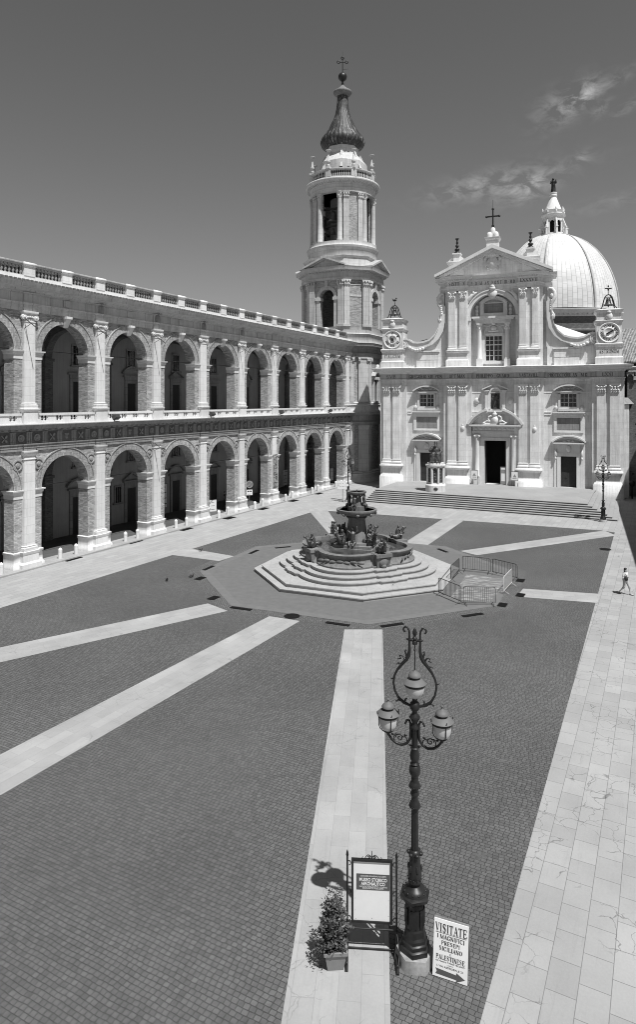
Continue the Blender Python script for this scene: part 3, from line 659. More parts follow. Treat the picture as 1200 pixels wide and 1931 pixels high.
# arms on the capitals, floodlights on the ledge
for k, (z, lower) in [(-1, (17.9,0)), (0, (17.9,0)), (1, (17.9,0)), (2, (17.9,0)), (4, (17.9,0)), (5, (17.9,0)), (6, (17.9,0)), (2, (8.3,1)), (8, (8.3,1))]:
    mb = MB(); mb.tube([(-.5,.18,z), (-.42,-1.05,z-.8)], .035, 6); mb.tube([(-.46,.2,z-.75),(-.45,-.5,z-.45)], .022, 5); mb.box(-.56,-.4,.14,.22,z-.15,z+.1)
    mb.build('flag_bracket', M['irong'], pal).location.x = k*BW
for k in (1.17, 3.1, 5.1, 7.0):
    mb = MB(); mb.box(-.03, .03, -.2, -.1, 10.36, 10.62); mb.xf(M=Matrix.Translation((0,-.32,10.66)) @ Matrix.Rotation(-.6, 4, 'X')); mb.box(-.3,.3,-.2,.16,-.16,.16); mb.box(-.26,.26,-.23,-.2,-.13,.13)
    mb.build('floodlight', M['irong'], pal).location.x = k*BW
# ------------------------------------------------------------------ bell tower
AA, HH = 5.69, 2.89
tp = PAL+DV*60.13+RV*-4.09; tp.z = 0
tow = empty('bell_tower', tp, PANG, 'tall stone bell tower with a dark onion spire, ball and cross', 'tower')
def octa(g=0.): a, h = AA+g, HH+g*.41; return [(a,-h),(a,h),(h,a),(-h,a),(-a,h),(-a,-h),(-h,-a),(h,-a)]
def face(k, g=0.):                                     # frame of face k: x to the right, y inwards, 0 at the plain wall line
    ph = k*PI/4; ap = (AA if k % 2 == 0 else (AA+HH)/math.sqrt(2))+g
    return Matrix.Translation((ap*math.cos(ph), ap*math.sin(ph), 0)) @ Matrix.Rotation(ph+PI/2, 4, 'Z')
WF = {0: HH, 1: (AA-HH)/math.sqrt(2)}
mb = MB(); mb.prism(octa(-.35), 0, 22.3); mb.build('base_wall', M['brick'], tow)
for (z0, zb, zc, z1, up) in ((.0, 1.7, 7.8, 8.42, 0), (10.3, 11.85, 17.6, 18.4, 1)):
    bm = MB(); bm.sweep(octa(-.12), [(-.3,z0),(.35,z0),(.35,z0+.3),(.2,z0+.42),(.2,zb-.62),(.3,zb-.5),(.3,zb-.4),(.05,zb-.3),(.12,zb-.2),(.0,zb),(-.3,zb)], True); bm.build('base_moulding', M['tower'], tow)
    for k in range(8):
        w = WF[k % 2]
        for s in (-1, 1):
            hw = .5 if k % 2 == 0 else .78; pm = MB(); pm.xf(M=face(k)); c = s*(w-hw-.05); pm.box(c-hw, c+hw, 0, .4, zb, zc); po_ = pm.build('pilaster', M['tower'], tow)
            cm = MB(); cm.xf(M=face(k)); cm.box(c-hw, c+hw, -.02, .4, zc, z1)
            if up:
                for q in (.1-hw, hw-.1):
                    for qq in (0, .18): cm.ell((c+q*(1-.1*qq), -.1, zc+.3+qq), (.2,.16,.2), 8, 5)
                cm.box(c-hw-.1, c+hw+.1, -.14, .4, z1-.2, z1)
            else: cm.box(c-hw-.1, c+hw+.1, -.1, .4, zc+.3, z1)
            cm.build('capital', M['tower'], po_)
mb = MB(); mb.sweep(octa(0), [(-.4,8.42),(0,8.42),(.03,8.82),(.1,8.92),(-.1,8.92),(-.1,9.78),(.05,9.96),(.42,9.98),(.44,10.14),(.54,10.3),(-.4,10.36)], True); mb.build('cornice', M['dirty'], tow)
mb = MB(); mb.sweep(octa(0), [(-.4,18.4),(0,18.4),(.04,18.86),(.14,19.0),(-.02,19.02),(-.02,19.62),(.08,19.74),(.16,19.94),(.52,19.98),(.76,20.0),(.78,20.2),(.9,20.42),(.4,20.52),(-.6,20.52)], True); mb.build('upper_cornice', M['dirty'], tow)
mb = MB(); mb.sweep(octa(0), [(-.5,20.5),(.1,20.5),(.05,20.62),(.05,21.55),(.12,21.6),(.2,21.8),(.1,21.9),(-.1,21.95),(-.1,22.75),(-.05,22.9),(-.7,22.9)], True); mb.build('attic', M['tower'], tow)
# window on the square side of the base, coat of arms over it
wm = MB(); wm.xf(M=face(6)); wm.box(-.9,-.55,.05,.4,12.0,15.2); wm.box(.55,.9,.05,.4,12.0,15.2); wm.box(-1.1,1.1,-.1,.4,15.2,15.6); wm.strip(arcpts(0,15.0,1.25,.5,PI-.5,10), arcpts(0,15.0,1.5,.5,PI-.5,10), -.3, .4); wm.box(-1.1,1.1,-.15,.4,11.7,12.0)
wm.ell((0,-.2,16.9),(.5,.3,.6),10,7); wm.ell((-.45,-.2,16.7),(.25,.2,.4),8,6); wm.ell((.45,-.2,16.7),(.25,.2,.4),8,6); wf = wm.build('window_frame', M['tower'], tow)
wm = MB(); wm.xf(M=face(6)); wm.box(-.55,.55,.3,.5,12.0,15.2); wm.build('pane', M['glass'], wf)
# octagonal stage: arches on the four broad faces, brick panels on the narrow ones
Z0, ZC, ZE = 22.9, 28.85, 29.75
RA, ZS = 1.17, 27.3
for k in range(8):
    w = WF[k % 2]; Fk = face(k, -.3)
    if k % 2 == 0:
        m1 = MB(); m1.xf(M=Fk); m1.box(-w, -RA, .0, .9, Z0, ZS); m1.box(RA, w, .0, .9, Z0, ZS)
        A = arcpts(0, ZS, RA, PI, 0, 20); m1.strip([(-w, ZS)]+A+[(w, ZS)], [(-w, ZE)]+[(p[0], ZE) for p in A]+[(w, ZE)], 0, .9); wl = m1.build('stage_wall', M['brick'], tow)
        m2 = MB(); m2.xf(M=Fk); m2.strip(arcpts(0, ZS, RA, 0, PI, 20), arcpts(0, ZS, RA+.5, 0, PI, 20), -.12, .0)
        for s in (-1, 1): m2.box(s*1.45-.28, s*1.45+.28, -.12, 0, Z0, ZS-.45); m2.box(s*1.45-.42, s*1.45+.42, -.24, .9, ZS-.45, ZS)
        m2.taper([(-.14,-.2),(.14,-.2),(.14,.1),(-.14,.1)], [(-.24,-.3),(.24,-.3),(.24,.1),(-.24,.1)], ZS+RA-.05, ZE-.02); m2.build('arch_surround', M['tower'], tow)
    else:
        m1 = MB(); m1.xf(M=Fk); m1.box(-w-.1, w+.1, .02, .8, Z0, ZE); m1.build('stage_wall', M['brick'], tow)
        m2 = MB(); m2.xf(M=Fk); m2.box(-.9, .9, -.04, .02, 27.3, 27.6); m2.box(-.9, .9, -.04, .02, 29.0, 29.15); m2.build('string_course', M['tower'], tow)
    for s in (-1, 1):
        c = s*(w-.52) if k % 2 == 0 else s*(w-.5)
        pm = MB(); pm.xf(M=face(k)); pm.box(c-.44, c+.44, -.02, .4, Z0+.35, ZC); pm.box(c-.54, c+.54, -.12, .4, Z0, Z0+.35); po_ = pm.build('pilaster', M['tower'], tow)
        cm = MB(); cm.xf(M=face(k)); cm.box(c-.42, c+.42, -.02, .4, ZC, ZE); cm.box(c-.58, c+.58, -.18, .4, ZE-.14, ZE)
        for row in (0, 1):
            for q in (-.33, 0, .33): cm.ell((c+q*(1+.25*row), -.1-.06*row, ZC+.22+.36*row), (.16,.12,.22), 7, 5)
        cm.build('capital', M['tower'], po_)
mb = MB(); mb.prism(octa(-1.0), 29.7, 31.6); mb.build('stage_ceiling', M['dirty'], tow)
mb = MB(); mb.sweep(octa(0), [(-.6,ZE),(.02,ZE),(.02,30.1),(.08,30.14),(-.02,30.16),(-.02,30.75),(.1,30.8),(.14,30.95),(.5,31.05),(.72,31.1),(.76,31.35),(.85,31.6),(-.4,31.75)], True)
for k in range(8):
    w = WF[k % 2]; mb.xf(M=face(k)); x = -w
    while x < w: mb.box(x, x+.12, -.42, .0, 30.86, 31.04); x += .24
mb.T = None; mb.build('stage_entablature', M['tower'], tow)
for k in (0, 2, 4, 6):
    pm = MB(); pm.xf(M=face(k)); w = HH+.35
    pm.extr([(-w+.3,31.6),(w-.3,31.6),(0,32.85)], -.05, 1.2); pm.strip([(-w-.2,31.62),(0,32.95),(w+.2,31.62)], [(-w-.2,31.86),(0,33.25),(w+.2,31.86)], -.85, 1.2); pm.strip([(-w+.2,31.62),(0,32.8),(w-.2,31.62)], [(-w-.0,31.62),(0,32.95),(w,31.62)], -.45, 1.0)
    pm.build('pediment', M['tower'], tow)
mb = MB(); mb.sweep([(p[0]*.93,p[1]*.93) for p in octa(0)], [(-.6,31.6),(.1,31.6),(.0,31.8),(.0,33.1),(.15,33.15),(.2,33.35),(-.8,33.45)], True); mb.build('octagon_attic', M['tower'], tow)
mb = MB(); mb.lathe([(5.35,33.3),(5.3,34.4),(5.45,34.5),(5.55,34.75),(5.6,35.0),(5.3,35.15),(5.2,35.4),(5.2,35.7),(0,35.72)], 64); mb.build('drum', M['tower'], tow)
# round belfry
ZB, ZT = 35.7, 43.1
for q in range(4):
    a = PI/4+q*PI/2
    pr = [(4.0,ZB),(4.72,ZB),(4.72,ZT),(4.0,ZT)]
    mb = MB(); mb.lathe(pr+[pr[0]], 14, (0,0), a-R(25), a+R(25), False)
    for e in (-1, 1):
        aa = a+e*R(25); c, s = math.cos(aa), math.sin(aa); mb.add([(r_*c, r_*s, z) for r_, z in pr], [(0,1,2,3)])
    mb.build('belfry_pier', M['brick'], tow)
    for e in (-13.2, 13.2):
        mb = MB(); mb.xf(M=Matrix.Rotation(a+R(e)+PI/2, 4, 'Z')); mb.box(-.4,.4,-4.98,-4.6,ZB+.3,42.0); mb.box(-.48,.48,-5.06,-4.6,ZB,ZB+.3); p_ = mb.build('pilaster', M['tower'], tow)
        cm = MB(); cm.xf(M=Matrix.Rotation(a+R(e)+PI/2, 4, 'Z')); cm.box(-.4,.4,-4.98,-4.6,42.0,ZT-.1); cm.box(-.52,.52,-5.12,-4.6,ZT-.25,ZT-.1)
        for row in (0, 1):
            for x in (-.3, 0, .3): cm.ell((x*(1+.2*row), -5.02-.05*row, 42.25+.36*row), (.15,.12,.22), 7, 5)
        cm.build('capital', M['tower'], p_)
    for e in (-24.6, 24.6):
        aa = a+R(e); c = (4.72*math.cos(aa), 4.72*math.sin(aa))
        mb = MB(); mb.lathe([(.46,ZB),(.46,ZB+.2),(.42,ZB+.3),(.38,ZB+.36),(.38,38.5),(.33,42.0)], 16, c); p_ = mb.build('column', M['tower'], tow)
        cm = MB(); cm.lathe([(.33,42.0),(.38,42.1),(.36,42.3),(.46,42.8),(.5,42.85),(.5,43.0)], 14, c)
        for i in range(8): cm.ell((c[0]+.42*math.cos(i*PI/4), c[1]+.42*math.sin(i*PI/4), 42.35+.3*(i % 2)), (.1,.1,.18), 6, 5)
        cm.build('capital', M['tower'], p_)
mb = MB(); mb.lathe([(3.9,ZT-.1),(5.0,ZT-.1),(5.0,43.5),(5.08,43.55),(4.98,43.6),(4.98,44.2),(5.1,44.3),(5.45,44.4),(5.5,44.5),(5.7,44.55),(5.78,44.8),(5.7,44.95),(4.4,45.0)], 64)
for i in range(72): mb.xf(M=Matrix.Rotation(i*2*PI/72, 4, 'Z')); mb.box(5.1, 5.5, -.11, .11, 44.28, 44.47)
mb.T = None; mb.build('belfry_entablature', M['tower'], tow)
mb = MB(); mb.lathe([(0,43.0),(4.2,43.0)], 32); mb.lathe([(1.9,35.7),(1.9,43.0)], 12); mb.build('belfry_ceiling', M['dirty'], tow)
bell0 = None
for q in range(4):
    a = q*PI/2; c = (3.3*math.cos(a), 3.3*math.sin(a))
    for zt, sc in ((40.6, 1.), (38.0, .55)):
        mb = MB(); mb.lathe([(0,zt),(.25*sc,zt-.05),(.42*sc,zt-.25*sc),(.5*sc,zt-.9*sc),(.62*sc,zt-1.3*sc),(.85*sc,zt-1.6*sc),(.8*sc,zt-1.62*sc)], 18, c); mb.tube([(c[0],c[1],zt),(c[0],c[1],zt+.3)], .06); b_ = mb.build('bell', M['bronze'], tow)
        mb = MB(); mb.xf(M=Matrix.Translation((c[0],c[1],zt+.32)) @ Matrix.Rotation(a, 4, 'Z')); mb.box(-.12,.12,-1.9,1.9,-.1,.14); mb.build('yoke', M['iron'], b_)
# balustrade, finials, cupola
mb = MB(); mb.lathe([(4.6,45.0),(5.12,45.0),(5.12,45.25),(4.75,45.27)], 64); mb.lathe([(4.65,46.2),(5.1,46.2),(5.18,46.3),(5.15,46.45),(4.65,46.45),(4.65,46.2)], 64)
for i in range(96):
    if (i % 12) in (0, 11): continue
    a = R(3.75*i+1.9); c = (4.9*math.cos(a), 4.9*math.sin(a)); baluster(mb, c[0], c[1], 45.27, .93, .11)
for i in range(8): mb.xf(M=Matrix.Rotation(i*PI/4, 4, 'Z')); mb.box(4.6,5.15,-.42,.42,45.25,46.2)
mb.T = None; mb.build('balustrade', M['tower'], tow)
fn = MB(); fn.box(-.36,.36,-.36,.36,46.45,46.75); fn.lathe([(.2,46.75),(.3,46.95),(.15,47.15),(.3,47.4),(.34,47.55),(.2,47.75),(.05,48.9)], 10); fn.lathe([(.05,48.6),(.05,49.0),(.15,49.1),(.42,49.2),(.42,49.26),(0,49.3)], 12)
f0 = fn.build('finial', M['tower'], tow, (4.9,0,0))
for i in range(1, 8): twin(f0, tow, (4.9*math.cos(i*PI/4), 4.9*math.sin(i*PI/4), 0))
def ogon(r): return ngon(r, 8, PI/8)
mb = MB()
for ra, rb_, za, zb in ((3.8,3.8,45.2,48.3),(3.8,3.3,48.3,48.9),(3.3,2.75,48.9,49.5),(2.75,2.55,49.5,49.9),(2.55,2.5,49.9,51.3),(2.8,2.8,51.0,51.25)): mb.taper(ogon(ra), ogon(rb_), za, zb)
for i in range(8): mb.xf(M=Matrix.Rotation(i*PI/4+PI/8, 4, 'Z')); mb.taper([(3.0,-.2),(4.1,-.2),(4.1,.2),(3.0,.2)], [(2.3,-.16),(2.8,-.16),(2.8,.16),(2.3,.16)], 47.0, 49.9)
mb.T = None; mb.build('cupola_base', M['tower'], tow)
ld, t = newmat('streaked lead'); tcn = nd(t, 'ShaderNodeTexCoord'); sp = nd(t, 'ShaderNodeSeparateXYZ'); t.links.new(tcn.outputs['Object'], sp.inputs[0])
an = mth(t, 'ARCTAN2', sp.outputs[1], sp.outputs[0]); cb = nd(t, 'ShaderNodeCombineXYZ'); t.links.new(mth(t, 'MULTIPLY', an, 9.), cb.inputs[0]); t.links.new(mth(t, 'MULTIPLY', sp.outputs[2], .38), cb.inputs[1])
s1 = noise(t, cb.outputs[0], 1.6, 8, .8); v_ = mth(t, 'ADD', lin(t, s1, .36, .52, .008, .03), lin(t, s1, .55, .62, 0., .40)); finish(ld, t, v_, .55, .4, s1, .3, .03)
mb = MB(); mb.lathe([(2.3,50.9),(2.9,51.0),(3.4,51.4),(3.6,51.95),(3.35,52.6),(2.75,53.3),(2.3,54.0),(1.95,54.7),(1.5,55.6),(1.2,56.4),(1.0,57.4),(.9,58.3),(.86,59.3)], 96, ribs=32, rd=.07); mb.build('onion_spire', ld, tow)
mb = MB(); mb.lathe([(.85,59.2),(1.0,59.3),(1.35,59.55),(1.45,59.75),(1.4,59.95),(1.0,60.1),(.75,60.4),(.5,60.6),(.18,60.95),(.1,61.1)], 32); mb.build('spire_cap', M['dirtystone'], tow)
mb = MB(); mb.lathe([(.1,61.0),(.25,61.15),(.1,61.3),(.2,61.5),(.1,61.6)], 12); mb.ell((0,0,62.25),.68,20,14); mb.build('ball', M['iron'], tow)
mb = MB(); mb.xf(rz=-PANG); mb.tube([(0,0,62.9),(0,0,65.4)], .07)
def loops(mb, c, r, w=.06):
    for dx, dz in ((0,1),(1,0),(-1,0)):
        cx_, cz_ = c[0]+dx*r*1.5, c[1]+dz*r*1.5; mb.tube([(cx_+r*.5*math.cos(i*PI/6), 0, cz_+r*.5*math.sin(i*PI/6)) for i in range(13)], w, 6)
loops(mb, (0, 64.55), .42, .07); mb.tube([(-.5,0,64.55),(.5,0,64.55)], .07); mb.tube([(.0,0,63.4),(.9,0,63.5)], .025); mb.tube([(0,0,65.3),(0,0,66.2)], .02)
mb.build('cross', M['iron'], tow)
# ------------------------------------------------------------------ church
chu = empty('basilica', FAC, FANG, 'pale stone church with two clock turrets and a great white dome', 'church')
LO = [(-14.84,-13.85), (-13.5,-12.5)]; LI = [(-6.04,-5.02), (-4.62,-3.58)]; RI_ = [(2.97,4.02), (4.37,5.44)]; RO_ = [(12.18,13.2), (13.66,14.75)]
PAIRS = [LO, LI, RI_, RO_]
YPf, YBk, YWl = .35, .62, 1.2                          # pilaster face, backing pier, wall
BK = [(-15.3,-11.7), (-6.6,-3.0), (2.4,6.0), (11.65,15.3)]
mb = MB()
segs = [(-15.3,15.3)]
# the wall with its three doors, two windows and the niche left open
def wall_with_holes(mb, x0, x1, y0, y1, z0, z1, holes):
    xs = sorted({x0, x1}|{h[0] for h in holes}|{h[1] for h in holes}); zs = sorted({z0, z1}|{h[2] for h in holes}|{h[3] for h in holes})
    for i in range(len(xs)-1):
        run_ = None
        for j in range(len(zs)-1):
            cx_, cz_ = (xs[i]+xs[i+1])/2, (zs[j]+zs[j+1])/2
            open_ = any(h[0] < cx_ < h[1] and h[2] < cz_ < h[3] for h in holes)
            if not open_: run_ = [zs[j] if run_ is None else run_[0], zs[j+1]]
            if open_ or j == len(zs)-2:
                if run_: mb.box(xs[i], xs[i+1], y0, y1, run_[0], run_[1]); run_ = None
SD = [(-8.99, .93), (8.95, .93)]                       # side doors
holes = [(-1.36,1.36,1.1,6.8), (-.58,.58,10.95,13.2)]
for u, w in SD: holes += [(u-w, u+w, 1.1, 5.0), (u-.98, u+.98, 11.25, 12.85)]
wall_with_holes(mb, -15.3, 15.3, YWl, YWl+.9, 0, 16.4, holes)
mb.box(-15.3,-14.4,YWl+.9,9,0,16.4); mb.box(14.4,15.3,YWl+.9,9,0,16.4)
mb.build('facade_wall', M['face'], chu)
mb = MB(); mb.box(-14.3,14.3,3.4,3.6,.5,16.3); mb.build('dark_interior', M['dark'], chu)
mb = MB(); mb.box(-15.2,-7.5,9.05,46,0,17.5); mb.box(7.5,15.2,9.05,46,0,17.5); mb.build('aisle_wall', M['brickd'], chu)
for (a, b), pr in zip(BK, PAIRS):
    mb = MB(); mb.box(a, b, YBk, YWl, 0, 14.1); mb.build('backing_pier', M['face'], chu)
    x0, x1 = pr[0][0], pr[1][1]
    mb = MB(); P = [(x0-.08,YWl),(x0-.08,YPf-.05),(x1+.08,YPf-.05),(x1+.08,YWl)]
    mb.box(x0-.08,x1+.08,YPf-.05,YBk+.01,0,4.0)
    mb.sweep(P, [(0,0),(.34,0),(.34,1.75),(.26,1.80),(.16,2.02),(0,2.06)]); mb.sweep(P, [(0,2.9),(.06,2.92),(.18,3.1),(.30,3.16),(.30,3.34),(.12,3.44),(0,3.46)])
    mb.build('pedestal', M['face'], chu)
    for c0, c1 in pr:
        mb = MB(); mb.box(c0, c1, YPf, YBk+.01, 4.1, 12.9); po_ = mb.build('pilaster', M['face'], chu)
        mb = MB(); mb.sweep([(c0,YBk),(c0,YPf),(c1,YPf),(c1,YBk)], [(0,3.5),(.14,3.5),(.16,3.62),(.14,3.75),(.06,3.8),(.06,3.9),(.10,3.98),(.04,4.1),(0,4.1)]); mb.build('base', M['facep'], po_)
        cm = MB(); cm.box(c0, c1, YPf, YBk, 12.9, 14.1); w = c1-c0; cm.box(c0-.14, c1+.14, YPf-.16, YBk, 13.92, 14.1)
        for row, zz, k in ((0, 13.15, 4), (1, 13.55, 3)):
            for i in range(k):
                x = c0+w*(i+.5)/k; cm.ell((x, YPf-.06-.05*row, zz), (.14,.10,.22), 8, 6); cm.ell((x, YPf-.16-.05*row, zz+.17), (.13,.08,.07), 7, 5)
        for x in (c0+.02, c1-.02): cm.ell((x, YPf-.12, 13.82), (.16,.14,.13), 8, 6)
        cm.build('capital', M['facep'], po_)
def breaks(pairs, yw, yb, yp, x0, x1, m=.1, bk=None, yend=8):
    P = [(x0, yend), (x0, yw)] if yend else [(x0, yw)]
    for i, pr in enumerate(pairs):
        a, b = pr[0][0]-m, pr[1][1]+m
        if bk:
            ba, bb = bk[i]
            if ba > x0+.2: P += [(ba, yw), (ba, yb)]
            else: P[-1] = (x0, yb)
        P += [(a, yb if bk else yw), (a, yp), (b, yp), (b, yb if bk else yw)]
        if bk and bb < x1-.2: P += [(bb, yb), (bb, yw)]
    if bk and bk[-1][1] >= x1-.2: P += [(x1, yb)]
    else: P += [(x1, yw)]
    return P+([(x1, yend)] if yend else [])
EP = breaks(PAIRS, YWl-.02, YBk-.02, YPf-.02, -15.3, 15.3, .05, BK, 8)
mb = MB(); mb.sweep(EP, [(-.5,14.1),(0,14.1),(0,14.4),(.04,14.42),(.04,14.72),(.12,14.78),(.16,14.9),(-.5,14.9)]); mb.build('architrave', M['face'], chu)
mb = MB(); mb.sweep(EP, [(-.5,14.9),(.006,14.9),(.006,15.62),(-.5,15.62)]); fz = mb.build('frieze', M['dirtyw'], chu)
mb = MB(); mb.sweep(EP, [(-.5,15.62),(.06,15.62),(.14,15.74),(.2,15.84),(.62,15.9),(.78,15.92),(.80,16.14),(.9,16.2),(.96,16.4),(.1,16.52),(-.5,16.52)]); mb.build('cornice', M['facep'], chu)
mb = MB(); mb.box(-15.3,15.3,YWl,9,16.3,16.5); mb.build('cornice_roof', M['facep'], chu)
ins_ = [('SVB', -13.7, .38, 1.4, YPf), ('GREGORIO XIII PON', -9.15, .46, 4.5, YWl), ('OPT MAX', -4.8, .46, 2.1, YPf), ('PHILIPPO · GVARD', -.35, .46, 4.2, YWl), ('VASTAVILL', 4.2, .46, 2.3, YPf), ('PROTECTORE AN · M D', 8.8, .46, 4.7, YWl), ('LXXI', 13.4, .46, 1.3, YPf)]
for s_, u, h, w, y in ins_: serif(s_, .42, M['letterl'] if s_ in ('SVB','LXXI') else M['letter'], chu, (u, y-.05, 15.26), 'inscription', w)
# ---- side bays: doors with hoods, tablets, windows
def hood(mb, u, w, z, rise, th, y0, y1, seg=True):
    if seg:
        rr = (w*w+rise*rise)/(2*rise); a = math.asin(min(1, w/rr)); mb.strip(arcpts(u, z+rise-rr, rr, PI/2+a, PI/2-a, 16), arcpts(u, z+rise-rr, rr+th, PI/2+a, PI/2-a, 16), y0, y1)
    else: mb.strip([(u-w,z),(u,z+rise),(u+w,z)], [(u-w,z+th),(u,z+rise+th),(u+w,z+th)], y0, y1)
for u, w in SD:
    d = MB(); z1 = 5.0
    for s in (-1, 1): d.box(u+s*(w+.22)-.22, u+s*(w+.22)+.22, YWl-.16, YWl, 1.1, z1); d.box(u+s*(w+.62)-.16, u+s*(w+.62)+.16, YWl-.08, YWl, 1.1, 5.3); d.ell((u+s*(w+.62), YWl-.2, 5.35), (.17,.22,.55), 8, 6); d.ell((u+s*(w+.62), YWl-.28, 4.75), (.13,.14,.22), 8, 6)
    d.box(u-w-.44, u+w+.44, YWl-.16, YWl, z1, z1+.42); d.box(u-w-.4, u+w+.4, YWl-.1, YWl, z1+.42, 6.45)
    d.ell((u, YWl-.2, 5.95), (.3,.14,.42), 10, 7); d.box(u-w-.75, u+w+.75, YWl-.45, YWl, 6.45, 6.6); d.box(u-w-.95, u+w+.95, YWl-.68, YWl, 6.6, 6.75)
    hood(d, u, w+.98, 6.75, .75, .2, YWl-.72, YWl); hood(d, u, w+.75, 6.75, .58, .1, YWl-.4, YWl)
    for q in (-.5, 0, .5): d.ell((u+q, YWl-.1, 6.98-abs(q)*.15), (.24,.1,.14), 8, 5)
    fo = d.build('door_surround', M['facep'], chu)
    l = MB(); l.box(u-w, u+w, YWl+.45, YWl+.6, 1.1, z1)
    for i in (-1, 1):
        for j in range(4): l.box(u+i*.45-.3, u+i*.45+.3, YWl+.42, YWl+.46, 1.35+j*.9, 2.05+j*.9)
    l.build('door', M['doorwood'], fo)
    tb = MB(); tb.box(u-1.75,u-1.4,YWl-.14,YWl,8.0,10.2); tb.box(u+1.4,u+1.75,YWl-.14,YWl,8.0,10.2); tb.box(u-1.4,u+1.4,YWl-.14,YWl,8.0,8.25); tb.box(u-1.4,u+1.4,YWl-.14,YWl,9.85,10.2); tb.box(u-1.9,u+1.9,YWl-.45,YWl,10.45,10.58); tb.box(u-1.78,u+1.78,YWl-.28,YWl,10.2,10.45); fo = tb.build('tablet_frame', M['facep'], chu)
    tb = MB(); tb.box(u-1.4,u+1.4,YWl-.03,YWl+.01,8.25,9.85); tb.build('tablet', M['dirty'], fo)
    wn = MB()
    for s in (-1, 1): wn.box(u+s*1.1-.12, u+s*1.1+.12, YWl-.2, YWl, 10.85, 13.0); wn.box(u+s*1.38-.14, u+s*1.38+.14, YWl-.1, YWl, 11.1, 12.9); wn.ell((u+s*1.5, YWl-.1, 11.1), (.26,.12,.3), 8, 6)
    wn.box(u-1.25,u+1.25,YWl-.3,YWl,10.7,10.98); wn.box(u-.98,u+.98,YWl-.16,YWl,10.98,11.25); wn.box(u-1.22,u+1.22,YWl-.2,YWl,12.85,13.08); wn.box(u-1.5,u+1.5,YWl-.5,YWl,13.08,13.26)
    hood(wn, u, 1.72, 13.26, .62, .18, YWl-.7, YWl); hood(wn, u, 1.4, 13.26, .48, .08, YWl-.35, YWl)
    for q in (-.55, 0, .55): wn.ell((u+q, YWl-.1, 13.5), (.26,.1,.15), 8, 5)
    fo = wn.build('window_surround', M['facep'], chu)
    gl = MB(); gl.box(u-.98,u+.98,YWl+.3,YWl+.36,11.25,12.85); gl.build('pane', M['glass'], fo)
    gl = MB(); gl.box(u-.06,u+.06,YWl+.2,YWl+.3,11.25,12.85)
    for z in (11.8, 12.35): gl.box(u-.98,u+.98,YWl+.24,YWl+.3,z-.03,z+.03)
    for s in (-1, 1): gl.box(u+s*.52-.025,u+s*.52+.025,YWl+.24,YWl+.3,11.25,12.85); gl.box(u+s*.94-.04,u+s*.94+.04,YWl+.2,YWl+.3,11.25,12.85)
    gl.build('window_bars', M['white'], fo)
mb = MB()
for a, b in ((-11.6,-6.7), (-2.95,2.35), (6.05,11.6)):
    for x0, x1 in ((a, (a+b)/2-1.95), ((a+b)/2+1.95, b)): mb.box(x0, x1, YWl-.07, YWl, 10.2, 10.26); mb.box(x0, x1, YWl-.1, YWl, 10.52, 10.6); mb.box(x0, x1, YWl-.03, YWl, 10.26, 10.52)
    mb.box(a, b, YWl-.04, YWl, 13.0, 13.08)
mb.build('string_course', M['facep'], chu)
# ---- great door, its segmental hood with a crest, the niche with a statue
d = MB(); y = YWl
for s in (-1, 1):
    d.box(s*1.62-.26, s*1.62+.26, y-.2, y, 1.1, 6.8); d.box(s*2.3-.42, s*2.3+.42, y-.5, y, 1.1, 2.1); d.lathe([(.36,2.1),(.36,2.25),(.28,2.35),(.28,5.0),(.24,7.15)], 14, (s*2.3, y-.3)); d.box(s*2.3-.36, s*2.3+.36, y-.2, y, 2.1, 7.15)
    d.box(s*2.3-.36, s*2.3+.36, y-.62, y, 7.45, 7.68)
    for q in (-.28, .28): d.ell((s*2.3+q, y-.55, 7.38), (.17,.14,.19), 8, 6)
    d.box(s*2.3-.28, s*2.3+.28, y-.5, y, 7.15, 7.5); d.box(s*2.85-.16, s*2.85+.16, y-.12, y, 1.1, 7.7)
d.box(-1.88,1.88,y-.2,y,6.8,7.2); d.box(-1.9,1.9,y-.12,y,7.2,7.7); d.box(-2.95,2.95,y-.5,y,7.7,8.05); d.box(-2.85,2.85,y-.4,y,8.05,8.6); d.box(-3.05,3.05,y-.85,y,8.6,8.72); d.box(-3.25,3.25,y-1.0,y,8.72,8.88)
for i in range(9): d.ell((-2.4+.6*i, y-.42, 8.32), (.24,.08,.18), 8, 5)
for s in (-1, 1):
    rr, wv_ = 3.75, 3.3; a = math.asin(wv_/rr); c0 = 8.88-rr*math.cos(a)
    A0, A1 = (PI/2+a, PI/2+.26) if s < 0 else (PI/2-.26, PI/2-a)
    d.strip(arcpts(0, c0, rr, A0, A1, 10), arcpts(0, c0, rr+.28, A0, A1, 10), y-1.0, y); d.strip(arcpts(0, c0, rr-.25, A0, A1, 10), arcpts(0, c0, rr, A0, A1, 10), y-.6, y)
ds = d.build('great_door_surround', M['facep'], chu)
cr = MB(); cr.ell((0,y-.8,9.5),(.46,.16,.6),12,8); cr.ell((0,y-.9,9.5),(.3,.16,.42),12,8); cr.ell((0,y-.85,10.25),(.3,.2,.26),10,7); cr.ell((0,y-.85,10.55),(.14,.14,.16),8,6)
for s in (-1, 1):
    cr.tube([(s*.4,y-.75,10.05),(s*.75,y-.8,9.95),(s*.85,y-.8,9.6),(s*.6,y-.8,9.45)],[.1,.12,.1,.06],7); cr.tube([(s*.55,y-.75,9.3),(s*.95,y-.75,9.4),(s*1.3,y-.75,9.2),(s*1.2,y-.75,9.02)],[.12,.13,.1,.06],7); cr.tube([(s*.6,y-.8,9.0),(s*1.2,y-.8,9.0),(s*1.5,y-.8,9.2)],.09,6)
remesh(cr.build('crest', M['facep'], chu), .06, 1)
